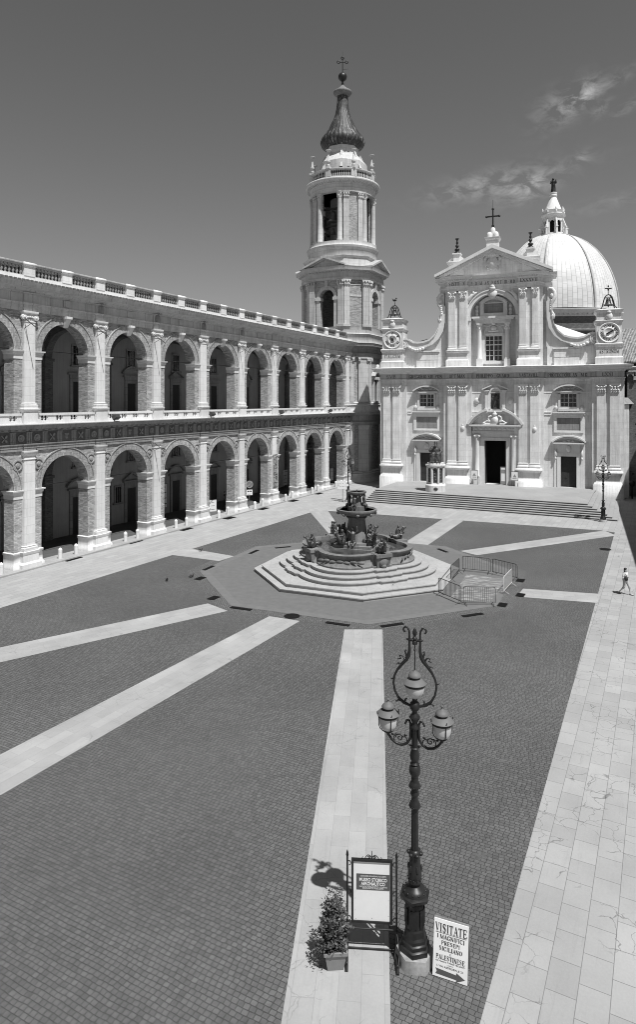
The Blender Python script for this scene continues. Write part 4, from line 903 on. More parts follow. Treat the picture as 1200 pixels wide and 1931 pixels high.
lf = MB(); lf.box(-1.36,-1.2,y+.3,y+2,1.1,6.8); lf.box(1.2,1.36,y+.3,y+2,1.1,6.8); lf.build('door', M['doorwood'], chu)
n_ = MB()
for s in (-1, 1):
    n_.box(s*.74-.14, s*.74+.14, y-.16, y, 10.95, 13.2); n_.box(s*1.1-.18, s*1.1+.18, y-.34, y, 10.95, 13.0); n_.box(s*1.1-.26, s*1.1+.26, y-.42, y, 13.0, 13.25); n_.box(s*1.1-.26, s*1.1+.26, y-.42, y, 10.75, 11.0); n_.box(s*1.12-.4,s*1.12+.4,y-.5,y,13.25,13.4)
    n_.strip([(s*1.65,13.4),(s*.45,13.95)] if s < 0 else [(.45,13.95),(1.65,13.4)], [(s*1.65,13.58),(s*.45,14.08)] if s < 0 else [(.45,14.08),(1.65,13.58)], y-.6, y)
n_.strip(arcpts(0,13.05,.58,PI,0,14), [(-.9,13.05)]+[(p[0]*1.25, 13.05+(p[1]-13.05)*1.4) for p in arcpts(0,13.05,.58,PI,0,14)][1:-1]+[(.9,13.05)], y-.14, y); n_.box(-1.6,1.6,y-.5,y,10.55,10.75); n_.box(-1.45,1.45,y-.3,y,10.3,10.55)
no = n_.build('niche_surround', M['facep'], chu)
def robed(h, fat=1.):                                  # standing robed figure carrying a child, from the feet up
    m = MB()
    m.tube([(0,0,0),(0,.02*h,.12*h),(.01*h,.01*h,.3*h),(0,-.01*h,.48*h),(0,0,.62*h),(0,0,.74*h),(0,0,.82*h)], [.155*h*fat,.15*h*fat,.135*h*fat,.125*h*fat,.12*h*fat,.135*h*fat,.06*h], 12)
    m.ell((0,-.01*h,.90*h),(.058*h,.066*h,.08*h),12,9); m.tube([(0,.03*h,.97*h),(0,.06*h,.86*h),(0,.07*h,.7*h)],[.06*h,.085*h,.11*h],10)
    m.tube([(.13*h,0,.77*h),(.19*h,-.03*h,.64*h),(.11*h,-.13*h,.60*h)],[.05*h,.045*h,.035*h],8); m.tube([(-.13*h,0,.77*h),(-.2*h,-.02*h,.62*h),(-.16*h,-.13*h,.55*h)],[.05*h,.045*h,.035*h],8)
    m.ell((.12*h,-.12*h,.68*h),(.06*h,.06*h,.11*h),9,7); m.ell((.12*h,-.13*h,.81*h),(.042*h,.045*h,.05*h),9,7)
    for x, r_ in ((-.06,.05),(.05,.06),(.0,.05)): m.tube([(x*h,-.11*h,.02*h),(x*1.2*h,-.11*h,.25*h),(x*.6*h,-.10*h,.46*h)],[r_*h,.03*h,.02*h],6)
    m.ell((-.06*h,-.15*h,.02*h),(.04*h,.07*h,.025*h),8,5); m.ell((.06*h,-.15*h,.02*h),(.04*h,.07*h,.025*h),8,5)
    return m
mm = robed(2.1); o = mm.build('niche_statue', M['bronze'], no, (0, y+.1, 10.97)); remesh(o, .035, 1)
mb = MB(); mb.box(-.62,.62,y+.5,y+.6,10.9,13.7); mb.build('niche_back', M['dirty'], no)
for u in (-2.35, 1.95):
    mb = MB(); mb.ell((u,y-.06,12.0),(.36,.1,.42),14,8); mb.ell((u,y-.12,12.0),(.24,.1,.3),12,8); mb.build('medallion', M['facep'], chu)
for u in (-4.1, 4.9):
    mb = MB(); mb.ell((u,YPf-.03,8.4),(.27,.07,.36),14,8); mb.ell((u,YPf-.08,8.4),(.17,.06,.24),12,8); mb.ell((u,YPf-.03,8.85),(.1,.05,.1),8,6); mb.build('medallion', M['facep'], chu)
# ---- upper storey
UP = [[(-5.95,-5.05), (-4.53,-3.68)], [(3.05,3.87), (4.6,5.3)]]
cu = -.32; Y1 = 1.15
mb = MB(); RN = 2.9; zsN = 23.1
mb.box(-6.5, cu-RN, Y1, Y1+1.5, 16.5, zsN); mb.box(cu+RN, 5.9, Y1, Y1+1.5, 16.5, zsN)
A = arcpts(cu, zsN, RN, PI, 0, 28); mb.strip([(-6.5,zsN)]+A+[(5.9,zsN)], [(-6.5,26.6)]+[(p[0],26.6) for p in A]+[(5.9,26.6)], Y1, Y1+1.5)
mb.box(-6.5,5.9,Y1+1.2,Y1+1.6,16.5,26.6) if False else None
wall_with_holes(mb, -6.5, 5.9, Y1+1.5, Y1+2.2, 16.5, 26.6, [(cu-1.15,cu+1.15,17.25,20.7)])
mb.box(-7.3,-6.5,Y1+.7,Y1+3.5,16.5,26.6); mb.box(5.9,6.9,Y1+.7,Y1+3.5,16.5,26.6); mb.build('upper_wall', M['face'], chu)
for pr in UP:
    x0, x1 = pr[0][0], pr[1][1]
    mb = MB(); mb.box(x0-.2,x1+.2,.75,Y1,16.5,26.4); mb.build('backing_pier', M['face'], chu)
    mb = MB(); P = [(x0-.1,Y1),(x0-.1,.45),(x1+.1,.45),(x1+.1,Y1)]; mb.box(x0-.1,x1+.1,.45,.8,16.5,18.9)
    mb.sweep(P, [(0,16.5),(.22,16.5),(.22,17.3),(.1,17.46),(0,17.48)]); mb.sweep(P, [(0,18.3),(.05,18.32),(.2,18.45),(.22,18.6),(0,18.68)]); mb.build('pedestal', M['face'], chu)
    for c0, c1 in pr:
        mb = MB(); mb.box(c0,c1,.52,.76,19.25,25.4); po_ = mb.build('pilaster', M['face'], chu)
        mb = MB(); mb.sweep([(c0,.76),(c0,.52),(c1,.52),(c1,.76)], [(0,18.7),(.12,18.7),(.13,18.85),(.1,18.98),(.04,19.02),(.08,19.14),(.03,19.25),(0,19.25)]); mb.build('base', M['facep'], po_)
        cm = MB(); cm.box(c0,c1,.52,.76,25.4,26.5); w = c1-c0; cm.box(c0-.12,c1+.12,.38,.76,26.36,26.5)
        for row, zz, k in ((0, 25.6, 3), (1, 25.98, 2)):
            for i in range(k): x = c0+w*(i+.5)/k; cm.ell((x,.45-.04*row,zz),(.14,.1,.2),8,6); cm.ell((x,.36-.04*row,zz+.15),(.12,.07,.07),7,5)
        for x in (c0, c1): cm.ell((x,.38,26.22),(.15,.13,.14),8,6)
        cm.build('capital', M['facep'], po_)
UE = [(-7.3,4.5),(-7.3,1.75),(-6.5,1.75),(-6.5,1.1)]+[(-6.15,1.1),(-6.15,.5),(-3.5,.5),(-3.5,1.1),(2.87,1.1),(2.87,.5),(5.5,.5),(5.5,1.1)]+[(5.9,1.1),(5.9,1.75),(6.9,1.75),(6.9,4.5)]
mb = MB(); mb.sweep(UE, [(-.4,26.5),(0,26.5),(0,26.72),(.04,26.74),(.04,26.98),(.12,27.05),(.14,27.12),(-.02,27.14),(-.02,27.72),(-.4,27.72)]); mb.build('upper_architrave', M['face'], chu)
dn = [(.06,27.72),(.1,27.8),(.16,27.84),(.16,27.98),(.5,28.02),(.6,28.04),(.62,28.2),(.72,28.36)]
mb = MB(); mb.sweep(UE, [(-.4,27.72)]+dn+[(-.4,28.42)])
def dent(mb, x0, x1, y, z): 
    x = x0
    while x < x1: mb.box(x, x+.13, y-.34, y-.12, z, z+.15); x += .26
for x0, x1, y_ in ((-6.1,-3.5,.5), (-3.4,2.8,1.1), (2.9,5.45,.5)): dent(mb, x0, x1, y_, 27.845)
mb.build('upper_cornice', M['facep'], chu)
for s_, u, w, y_ in (('SIXTO · V', -4.85, 2.2, .5), ('P · O · M · A N · P O N T · III · M D', cu, 5.6, 1.1), ('LXXXVII', 4.2, 2.2, .5)): serif(s_, .42, M['letter'], chu, (u, y_+.02-.012, 27.43), 'inscription', w)
# pediment
pw, pz, pa = 7.35, 28.4, 31.9
mb = MB(); mb.extr([(cu-6.6,pz),(cu+6.6,pz),(cu,31.4)], 1.0, 2.6); mb.build('tympanum', M['face'], chu)
mb = MB(); mb.strip([(cu-pw-.1,pz),(cu,pa-.15),(cu+pw+.1,pz)], [(cu-pw-.1,pz+.34),(cu,pa+.32),(cu+pw+.1,pz+.34)], .0, 4.0); mb.strip([(cu-pw+1.1,pz),(cu,pa-.62),(cu+pw-1.1,pz)], [(cu-pw+.05,pz),(cu,pa-.15),(cu+pw-.05,pz)], .45, 3.0)
k = (pa-.4-pz)/(pw-.6)
for s in (-1, 1):
    for i in range(24):
        x = .4+i*.26
        if x > 5.9: break
        z = pa-.62-k*x; mb.box(cu+s*x-.065, cu+s*x+.065, .62, .99, z-.02, z+.12)
mb.build('pediment', M['facep'], chu)
sh = MB(); sh.ell((cu,.85,29.9),(.72,.3,.95),14,10); sh.ell((cu,.7,30.0),(.5,.25,.68),12,8); sh.ell((cu,.7,31.05),(.5,.35,.42),10,8); sh.ell((cu,.75,31.5),(.25,.25,.2),8,6)
for s in (-1, 1):
    sh.ell((cu+s*.62,.8,31.0),(.3,.22,.36),8,6); sh.ell((cu+s*.9,.85,30.5),(.22,.2,.3),8,6); sh.ell((cu+s*.85,.85,29.9),(.18,.18,.5),8,6); sh.ell((cu+s*.95,.85,31.3),(.26,.18,.16),8,6); sh.ell((cu+s*.55,.85,29.2),(.2,.18,.3),8,6)
remesh(sh.build('coat_of_arms', M['facep'], chu), .06, 1)
sh = MB(); sh.ell((cu,.85,25.9),(.5,.25,.6),12,8); sh.ell((cu,.75,26.6),(.42,.3,.3),10,7); sh.ell((cu,.7,26.9),(.3,.25,.2),8,6)
for s in (-1, 1): sh.ell((cu+s*.45,.9,26.0),(.16,.14,.35),8,6); sf = MB(); sf.tube([(cu+s*2.0,1.05,26.25),(cu+s*2.6,1.0,25.9),(cu+s*2.95,1.0,25.4),(cu+s*3.1,1.0,24.9)],[.1,.24,.26,.1],8); sf.ell((cu+s*2.45,.95,26.2),(.16,.16,.2),8,6); sf.build('spandrel_figure', M['facep'], chu)
remesh(sh.build('coat_of_arms', M['facep'], chu), .06, 1)
# arch, tablet and aedicule with the great window
ar = MB(); ar.strip(arcpts(cu,zsN,RN,0,PI,30), arcpts(cu,zsN,RN+.5,0,PI,30), Y1-.12, Y1); ar.strip(arcpts(cu,zsN,RN+.42,0,PI,30), arcpts(cu,zsN,RN+.56,0,PI,30), Y1-.22, Y1-.12)
for s in (-1, 1): ar.box(cu+s*(RN+.26)-.3, cu+s*(RN+.26)+.3, Y1-.2, Y1+1.5, zsN-.55, zsN-.05)
ao = ar.build('niche_arch', M['facep'], chu)
Yn = Y1+1.5
ae = MB(); ae.box(cu-2.75,cu+2.75,Yn-1.0,Yn,22.9,23.15); ae.box(cu-2.6,cu+2.6,Yn-.85,Yn,22.7,22.9); ae.box(cu-2.3,cu+2.3,Yn-.6,Yn,22.25,22.7)
for s in (-1, 1):
    c = cu+s*1.78; ae.box(c-.4,c+.4,Yn-.95,Yn,16.5,17.5); ae.lathe([(.36,17.5),(.36,17.65),(.28,17.75),(.28,19.5),(.24,21.3)], 16, (c,Yn-.55)); ae.box(c-.32,c+.32,Yn-.15,Yn,17.5,22.25); ae.box(c-.36,c+.36,Yn-.9,Yn,22.08,22.25)
    for i in range(8): ae.ell((c+.28*math.cos(i*PI/4), Yn-.55+.28*math.sin(i*PI/4), 21.55+.3*(i % 2)), (.1,.1,.16), 6, 5)
    ae.lathe([(.24,21.3),(.26,21.8),(.36,22.1)], 12, (c,Yn-.55))
    ae.box(cu+s*1.3-.15,cu+s*1.3+.15,Yn-.15,Yn,16.9,20.85)
    for i in range(5): ae.ell((cu+s*(.35+.22*i), Yn-.12, 22.0-.12*math.sin(PI*i/4)), (.14,.1,.09), 7, 5)
ae.box(cu-1.45,cu+1.45,Yn-.15,Yn,20.7,20.95); ae.box(cu-1.45,cu+1.45,Yn-.3,Yn,16.9,17.25); ae.strip(arcpts(cu,20.95,1.15,PI,0,16), arcpts(cu,20.95,1.25,PI,0,16), Yn-.14, Yn); ae.ell((cu,Yn-.2,21.6),(.42,.15,.32),10,6); ae.ell((cu,Yn-.3,22.3),(.3,.2,.3),9,6); ae.ell((cu,Yn-.2,21.25),(.8,.1,.14),9,6)
# tablet above
ae.box(cu-1.75,cu-1.25,Yn-.5,Yn,23.15,25.0); ae.box(cu+1.25,cu+1.75,Yn-.5,Yn,23.15,25.0); ae.box(cu-1.25,cu+1.25,Yn-.5,Yn,23.15,23.6); ae.strip(arcpts(cu,23.55,1.85,.66,PI-.66,12), arcpts(cu,23.55,2.3,.66,PI-.66,12), Yn-.6, Yn); ae.box(cu-1.25,cu+1.25,Yn-.4,Yn,24.9,25.0)
for s in (-1, 1):
    for z in (23.5, 24.0, 24.5): ae.ell((cu+s*2.15,Yn-.25,z),(.26,.2,.3),8,6)
ae.build('window_aedicule', M['facep'], chu)
mb = MB(); mb.box(cu-1.25,cu+1.25,Yn-.06,Yn+.02,23.6,24.9); mb.build('tablet', M['dirty'], chu)
gl = MB(); gl.box(cu-1.15,cu+1.15,Yn+.3,Yn+.36,17.25,20.7); go = gl.build('great_window', M['glass'], chu)
gl = MB()
for x in (-1.1, 0, 1.1): gl.box(cu+x-.07,cu+x+.07,Yn+.16,Yn+.3,17.25,20.7)
for z in (17.3, 19.45, 20.65): gl.box(cu-1.15,cu+1.15,Yn+.18,Yn+.3,z-.06,z+.06)
for x in (-.55, .55): gl.box(cu+x-.03,cu+x+.03,Yn+.2,Yn+.3,17.25,20.7)
for z in (18.0, 18.72, 20.05): gl.box(cu-1.15,cu+1.15,Yn+.22,Yn+.3,z-.03,z+.03)
gl.build('window_bars', M['white'], go)
# roof ornaments
mb = MB(); mb.box(cu-.75,cu+.75,.6,2.2,31.2,33.0); mb.sweep([(cu-.75,2.2),(cu-.75,.6),(cu+.75,.6),(cu+.75,2.2)], [(0,32.9),(.08,32.95),(.2,33.1),(.22,33.25),(0,33.3)]); mb.box(cu-.8,cu+.8,.6,2.3,33.0,33.28)
for dx, dy in ((-.42,1.1),(.42,1.1),(0,1.7)): mb.lathe([(.34,33.25),(.36,33.6),(.28,33.95),(.1,34.05)], 12, (cu+dx,dy))
mb.lathe([(.36,33.25),(.36,34.1),(.3,34.5),(.12,34.75),(.06,34.8)], 12, (cu,1.4)); ao = mb.build('summit_pedestal', M['facep'], chu)
mb = MB(); mb.box(cu-.09,cu+.09,1.32,1.48,34.7,37.1); mb.box(cu-.8,cu+.8,1.33,1.47,36.05,36.22)
for x, z in ((-.8,36.13),(.8,36.13),(0,37.1)): mb.ell((cu+x,1.4,z),(.17,.1,.17),8,6)
mb.box(cu-.16,cu+.16,1.25,1.55,34.7,34.95); mb.tube([(cu,1.4,37.1),(cu,1.4,38.3)],.02,5); mb.build('cross', M['iron'], ao)
for u, s in ((-5.0, 1), (4.35, -1)):
    mb = MB(); mb.box(u-1.0,u+1.0,.8,3.0,28.6,30.2); mb.sweep([(u-1.0,3.0),(u-1.0,.8),(u+1.0,.8),(u+1.0,3.0)], [(0,30.0),(.08,30.05),(.22,30.25),(.24,30.42),(0,30.5)]); mb.box(u-1.05,u+1.05,.8,3.0,30.2,30.48)
    mb.box(u-.42,u+.42,1.2,2.2,30.45,31.5); mb.box(u-.55,u+.55,1.05,2.35,31.5,31.65)
    for q in (-1, 1): mb.strip([(u+q*.42,30.5),(u+q*1.1,30.5)][::q], [(u+q*.42,31.4),(u+q*1.1,30.72)][::q], 1.5, 1.9)
    ao = mb.build('corner_pedestal', M['facep'], chu)
    mb = MB(); mb.lathe([(.44,31.65),(.44,31.8),(.2,31.95),(.34,32.15),(.3,32.3),(.1,32.4),(.24,32.65),(.2,32.8),(.08,32.9),(.18,33.1),(.08,33.3),(.12,33.5),(.26,33.62),(.26,33.68),(0,33.7)], 12, (u,1.7)); mb.build('candelabrum', M['iron'], ao)
# scroll walls and volutes, the attic under them
for s in (-1, 1):
    ux = (lambda x: x) if s > 0 else (lambda x: -x-.15)
    cv_ = [(6.9,25.2),(6.95,23.2),(7.2,21.9),(7.7,20.95),(8.4,20.3),(9.2,20.05),(10.0,19.95),(10.7,20.05),(11.2,20.35),(11.7,20.55),(12.25,20.4)]
    lo = [(6.3,24.6),(6.35,22.6),(6.6,21.3),(7.2,20.3),(8.0,19.6),(9.0,19.2),(10.0,19.05),(10.8,19.15),(11.3,19.3),(11.7,19.35),(12.2,19.3)]
    C = [(ux(x),z) for x, z in cv_]; L = [(ux(x),z) for x, z in lo]
    if s < 0: C, L = C[::-1], L[::-1]
    mb = MB(); mb.strip(L, C, .95, 2.0); B_ = [(p[0],18.9) for p in L]; mb.strip(B_, [(p[0],p[1]+.05) for p in L], 1.35, 1.95)
    q = [(x, z+.0) for x, z in C]; mb.strip([(x,z-.22) for x, z in q], [(x,z+.02) for x, z in q], .82, 2.05)
    vc = (ux(12.0), 19.75); mb.xf(M=Matrix.Translation((vc[0],1.0,vc[1])) @ Matrix.Rotation(PI/2,4,'X')); mb.lathe([(.62,-.9),(.62,.1),(.52,.12),(.48,.02),(.36,.02),(.33,.14),(.2,.14),(.18,.04),(.1,.05),(.0,.16)], 20); mb.T = None
    for i in range(6): mb.ell((ux(9.3+.36*i), .85, 19.05-.28*math.sin(PI*i/5)+.14*i/5), (.24,.2,.2), 8, 6)
    xe = ux(6.75); mb.tube([(xe+s*x,1.1,z) for x, z in ((-.15,26.3),(.25,26.2),(.5,25.8),(.55,25.3),(.4,24.8),(.15,24.4),(.05,23.9),(.12,23.4),(.3,23.1),(.45,22.8),(.4,22.5),(.2,22.4))],[.16,.2,.24,.26,.26,.24,.2,.19,.19,.2,.18,.12],9); mb.strip([(xe-s*.3,22.3),(xe-s*.3,26.4)][::1], [(xe+s*.3,22.3),(xe+s*.2,26.4)], 1.2, 1.9); mb.ell((xe+s*.2,.95,25.3),(.22,.14,.3),8,6); mb.ell((xe+s*.25,.95,22.75),(.2,.14,.2),8,6)
    for i in range(5): mb.ell((xe+s*(.12-.02*i), .95, 24.7-.28*i), (.13,.12,.16), 7, 5)
    mb.build('volute', M['facep'], chu)
    mb = MB(); a, b = sorted((ux(6.4), ux(12.6))); mb.box(a,b,1.3,2.0,16.5,18.9); a2, b2 = sorted((ux(7.2),ux(10.2))); mb.box(a2,b2,1.05,1.3,16.5,17.45); mb.box(a2,b2,1.12,1.3,17.52,18.5); mb.box(a2-.1,b2+.1,1.0,1.3,18.55,18.75); mb.build('attic_wall', M['face'], chu)
    mb = MB(); lx = [ux(12.9),ux(6.3)]; mb.add([(lx[0],3,19.2),(lx[1],3,20.6),(lx[1],14,23.5),(lx[0],14,20.9)],[(0,1,2,3)]); mb.add([(lx[0],14,17),(lx[1],14,17),(lx[1],14,23.5),(lx[0],14,20.9)],[(0,1,2,3)]); mb.build('aisle_roof', M['tile'] if s < 0 else M['white'], chu)
# ---- clock turrets
for s in (-1, 1):
    u = s*13.58; t_ = MB(); Pq = lambda w: [(u-w,3.4),(u-w,.55-(w-1.42)),(u+w,.55-(w-1.42)),(u+w,3.4)]
    def blk(w, z0, z1): t_.box(u-w,u+w,.55-(w-1.42),3.4,z0,z1)
    blk(1.6,16.5,17.3); t_.sweep(Pq(1.45), [(.15,17.3),(.04,17.45),(0,17.46)]); blk(1.45,17.3,18.7); t_.sweep(Pq(1.45), [(0,18.6),(.05,18.66),(.16,18.8),(.18,19.0),(0,19.1)]); blk(1.42,18.7,21.6); t_.sweep(Pq(1.42), [(0,21.5),(.05,21.55),(.16,21.7),(.18,21.85),(0,21.95)]); blk(1.36,21.6,22.9); t_.sweep(Pq(1.36), [(0,22.75),(.08,22.85),(.22,23.0),(.26,23.15),(-.4,23.35)]); t_.box(u-1.0,u+1.0,.9,3.0,22.9,23.34)
    t_.box(u-1.15,u+1.15,.50,.56,17.65,18.45) if False else None
    t_.ell((u,.55,22.35),(.42,.25,.52),10,8); t_.ell((u,.5,22.85),(.3,.25,.22),8,6)
    to = t_.build('clock_turret', M['face'], chu)
    serif('ITALICUM' if s < 0 else 'ASTRONOM', .46, M['letter'], to, (u,.505,18.05), 'inscription', 2.3)
    zc, rc = 20.35, 1.12; yf = .55
    c_ = MB(); c_.xf(M=Matrix.Translation((u,yf,zc)) @ Matrix.Rotation(PI/2,4,'X')); c_.lathe([(rc+.14,0),(rc+.14,.10),(rc+.08,.14),(rc-.0,.10),(rc-.02,.03),(.62,.03),(.60,.055),(.54,.055),(.52,.03),(0,.03)], 40); co = c_.build('clock_face', M['facep'], to)
    nums = ['XII','I','II','III','IIII','V','VI','VII','VIII','IX','X','XI'] if s > 0 else ['VI','I','II','III','IIII','V']
    for i, nn in enumerate(nums):
        a = -2*PI*i/len(nums); r_ = .84; text(nn, .36 if s > 0 else .42, M['letter'], co, (u-r_*math.sin(a), yf-.036, zc+r_*math.cos(a)), 'numeral', .13*len(nn)+.06, .004, .010, rot=Matrix.Rotation(-a,3,'Y').to_4x4().to_euler() if False else (Matrix.Rotation(-a,4,'Y') @ Matrix.Rotation(PI/2,4,'X')).to_euler())
    hd = MB()
    for ang, L, w in (((-58,1.0,.055),(-62,.62,.085)) if s > 0 else ((42,.55,.07),)):
        a = R(ang); hd.xf(M=Matrix.Translation((u,yf-.09,zc)) @ Matrix.Rotation(-a,4,'Y')); hd.extr([(-w,-.35),(w,-.35),(w*.8,L*.7),(0,L),(-w*.8,L*.7)],-.02,.02)
    hd.T = None; hd.xf(M=Matrix.Translation((u,yf-.06,zc)) @ Matrix.Rotation(PI/2,4,'X')); hd.lathe([(.12 if s > 0 else .2,0),(.12 if s > 0 else .2,.06),(0,.06)],14); hd.build('clock_hand', M['ink'], co)
    bf = MB(); zb = 23.35; yb = 1.9
    for dx in (-1, 1):
        for dy in (-1, 1): bf.tube([(u+dx*.95,yb+dy*.8,zb),(u+dx*.72,yb+dy*.6,zb+.3),(u+dx*.55,yb+dy*.46,zb+1.0),(u+dx*.42,yb+dy*.36,zb+1.5),(u+dx*.2,yb+dy*.2,zb+1.78),(u,yb,zb+1.85)],.06,6)
    for z, w in ((.55,.68),(1.5,.42)):
        for dx in (-1, 1): bf.tube([(u+dx*w,yb-w*.85,zb+z),(u+dx*w,yb+w*.85,zb+z)],.04,5); bf.tube([(u-w,yb+dx*w*.85,zb+z),(u+w,yb+dx*w*.85,zb+z)],.04,5)
    bf.tube([(u,yb,zb+1.8),(u,yb,zb+2.3)],.04,6)
    if s < 0: bf.ell((u,yb,zb+2.55),(.28,.08,.16),8,6); bf.ell((u+.22,yb,zb+2.8),(.1,.06,.14),8,6); bf.tube([(u-.2,yb,zb+2.6),(u-.36,yb,zb+2.85)],[.09,.03],6)
    else: bf.ell((u,yb,zb+2.5),(.1,.1,.2),8,6); bf.tube([(u-.4,yb,zb+2.62),(u+.4,yb,zb+2.62)],.07,6); bf.ell((u,yb,zb+2.9),(.09,.09,.14),8,6)
    bf.build('bell_frame', M['iron'], to)
    bb = MB(); bb.lathe([(0,zb+1.45),(.2,zb+1.4),(.28,zb+1.1),(.36,zb+.75),(.52,zb+.55),(.5,zb+.53)],16,(u,yb)); bb.ell((u,yb,zb+.42),(.09,.09,.12),8,6); bb.build('bell', M['bronze'], to)
# ---- body of the church, drum and dome, all square to the arcade
DC = FAC+DV*51.6; DC.z = 0
rel = Matrix.Rotation(-FANG,4,'Z') @ Vector((DC.x-FAC.x, DC.y-FAC.y, 0)).to_4d(); drz = PANG-FANG
mb = MB(); mb.box(-48,0,-6,6,0,22); mb.extr([(-48,22),(0,22),(0,27),(-48,27)],-.1,.1); mb.add([(-48,-6.4,21.8),(0,-6.4,21.8),(0,0,27),(-48,0,27),(-48,6.4,21.8),(0,6.4,21.8)],[(0,1,2,3),(3,2,5,4)]); mb.build('nave', M['brickd'], chu, rel.to_3d(), drz)
RD = 11.9
dr = MB(); dr.prism(ngon(11.7,8), 0, 27.7); dr.sweep(ngon(11.7,8), [(-.3,24.4),(.1,24.4),(.3,24.7),(.32,25.0),(.0,25.2)], True); dr.build('drum', M['brickd'], chu, rel.to_3d(), drz)
dr = MB(); dr.sweep(ngon(11.7,8), [(-.3,27.4),(.05,27.4),(.1,27.7),(.7,28.0),(.75,28.3),(.95,28.5),(.95,28.75),(-.6,29.0)], True)
for k in range(8):
    a = k*PI/4+PI/8; ap = 11.7*math.cos(PI/8); w = 11.7*math.sin(PI/8); dr.xf(M=Matrix.Translation((ap*math.cos(a),ap*math.sin(a),0)) @ Matrix.Rotation(a+PI/2,4,'Z')); x = -w
    while x < w: dr.box(x,x+.34,-.6,.0,27.65,28.0); x += .85
dr.T = None; dr.build('drum_cornice', M['whitep'], chu, rel.to_3d(), drz)
dm, t = newmat('dome lead sheets'); tcn = nd(t,'ShaderNodeTexCoord'); sp = nd(t,'ShaderNodeSeparateXYZ'); t.links.new(tcn.outputs['Object'], sp.inputs[0])
an = mth(t,'ARCTAN2',sp.outputs[1],sp.outputs[0]); va = mth(t,'FRACT',mth(t,'MULTIPLY_ADD',an,80/(2*PI),.5)); la_ = mth(t,'LESS_THAN',va,.11)
vz = mth(t,'FRACT',mth(t,'MULTIPLY',mth(t,'ADD',sp.outputs[2],mth(t,'MULTIPLY',mth(t,'FLOOR',mth(t,'MULTIPLY_ADD',an,80/(2*PI),.5)),.31)),.95)); lz = mth(t,'LESS_THAN',vz,.07)
cb = nd(t,'ShaderNodeCombineXYZ'); t.links.new(mth(t,'FLOOR',mth(t,'MULTIPLY_ADD',an,80/(2*PI),.5)),cb.inputs[0]); t.links.new(mth(t,'FLOOR',mth(t,'MULTIPLY',sp.outputs[2],.95)),cb.inputs[1])
wn = nd(t,'ShaderNodeTexWhiteNoise',noise_dimensions='2D'); t.links.new(cb.outputs[0],wn.inputs['Vector'])
v_ = mth(t,'MULTIPLY',lin(t,wn.outputs['Value'],0,1,.90,1.06),lin(t,noise(t,tcn.outputs['Object'],.5,5),.3,.7,.9,1.05)); v_ = mth(t,'MULTIPLY',v_,mth(t,'SUBTRACT',1.,mth(t,'MAXIMUM',mth(t,'MULTIPLY',la_,.42),mth(t,'MULTIPLY',lz,.22))))
finish(dm, t, mth(t,'MULTIPLY',v_,.60), .5, .35)
def dpr(n=26):
    out = []
    for i in range(n+1):
        th = R(82)*i/n; out.append((RD*math.cos(th)**.92, 28.95+15.85*math.sin(th)**1.0))
    return out
DP = dpr()
mb = MB(); n8 = 10; rows = []
for r_, z in DP:
    row = []
    for k in range(8):
        p, q = ngon(r_,8)[k], ngon(r_,8)[(k+1)%8]
        for j in range(n8):
            f_ = j/n8; x, y_ = p[0]+(q[0]-p[0])*f_, p[1]+(q[1]-p[1])*f_; rr = math.hypot(x,y_); tr_ = rr+(r_*.985-rr)*.55; row.append((x*tr_/rr, y_*tr_/rr, z))
    rows.append(row)
m_n = len(rows[0]); mb.add([v for r_ in rows for v in r_], [(k*m_n+i,k*m_n+(i+1)%m_n,(k+1)*m_n+(i+1)%m_n,(k+1)*m_n+i) for k in range(len(rows)-1) for i in range(m_n)], True)
do = mb.build('dome', dm, chu, rel.to_3d(), drz)
rb = MB(); rb.tube([(r_*1.0,0,z) for r_, z in DP], [.19-.08*i/26 for i in range(27)], 8); r0_ = rb.build('rib', M['dirtyw'], do)
for k in range(1, 8): twin(r0_, do, None, k*PI/4)
lt = MB(); zl = 44.35
lt.prism(ngon(2.9,8,PI/8), zl-.3, zl+.25); lt.prism(ngon(2.3,8,PI/8), zl+.25, zl+.6)
for k in range(8):
    a = k*PI/4; F_ = Matrix.Rotation(a+PI/2,4,'Z'); lt.xf(M=Matrix.Translation((1.85*math.cos(a),1.85*math.sin(a),0)) @ F_)
    w = 1.85*math.tan(PI/8); lt.box(-w,-.42,0,.3,zl+.6,47.4); lt.box(.42,w,0,.3,zl+.6,47.4); A = arcpts(0,47.0,.42,PI,0,8); lt.strip([(-w,47.0)]+A+[(w,47.0)], [(-w,48.1)]+[(p[0],48.1) for p in A]+[(w,48.1)], 0, .3)
    b = a+PI/8; lt.xf(M=Matrix.Rotation(b,4,'Z')); lt.box(2.4,2.75,-.16,.16,zl+.1,45.9); lt.box(2.3,2.85,-.24,.24,45.9,46.05); lt.taper([(1.9,-.12),(2.75,-.12),(2.75,.12),(1.9,.12)],[(1.85,-.1),(2.05,-.1),(2.05,.1),(1.85,.1)],46.05,47.8); lt.ell((2.5,0,46.3),(.2,.16,.26),8,6)
    lt.lathe([(.16,49.0),(.2,49.3),(.1,49.5),(.16,49.7),(.02,50.1)],8,(2.05,0))
lt.T = None; lt.sweep(ngon(2.0,8,PI/8), [(-.3,48.0),(.05,48.0),(.1,48.3),(.35,48.45),(.4,48.65),(.1,48.75),(.0,48.8),(.0,49.2),(.15,49.3),(.2,49.5),(-.6,49.6)], True)
lt.taper(ngon(1.75,8,PI/8), ngon(.55,8,PI/8), 49.5, 52.4); lt.lathe([(.5,52.3),(.7,52.45),(.72,52.7),(.62,52.8),(.72,53.0),(.7,53.2),(0,53.25)],16)
lo_ = lt.build('lantern', M['facep'], do); mb = MB(); mb.prism(ngon(1.3,8),44.4,47.9); mb.build('lantern_core', M['dark'], do)
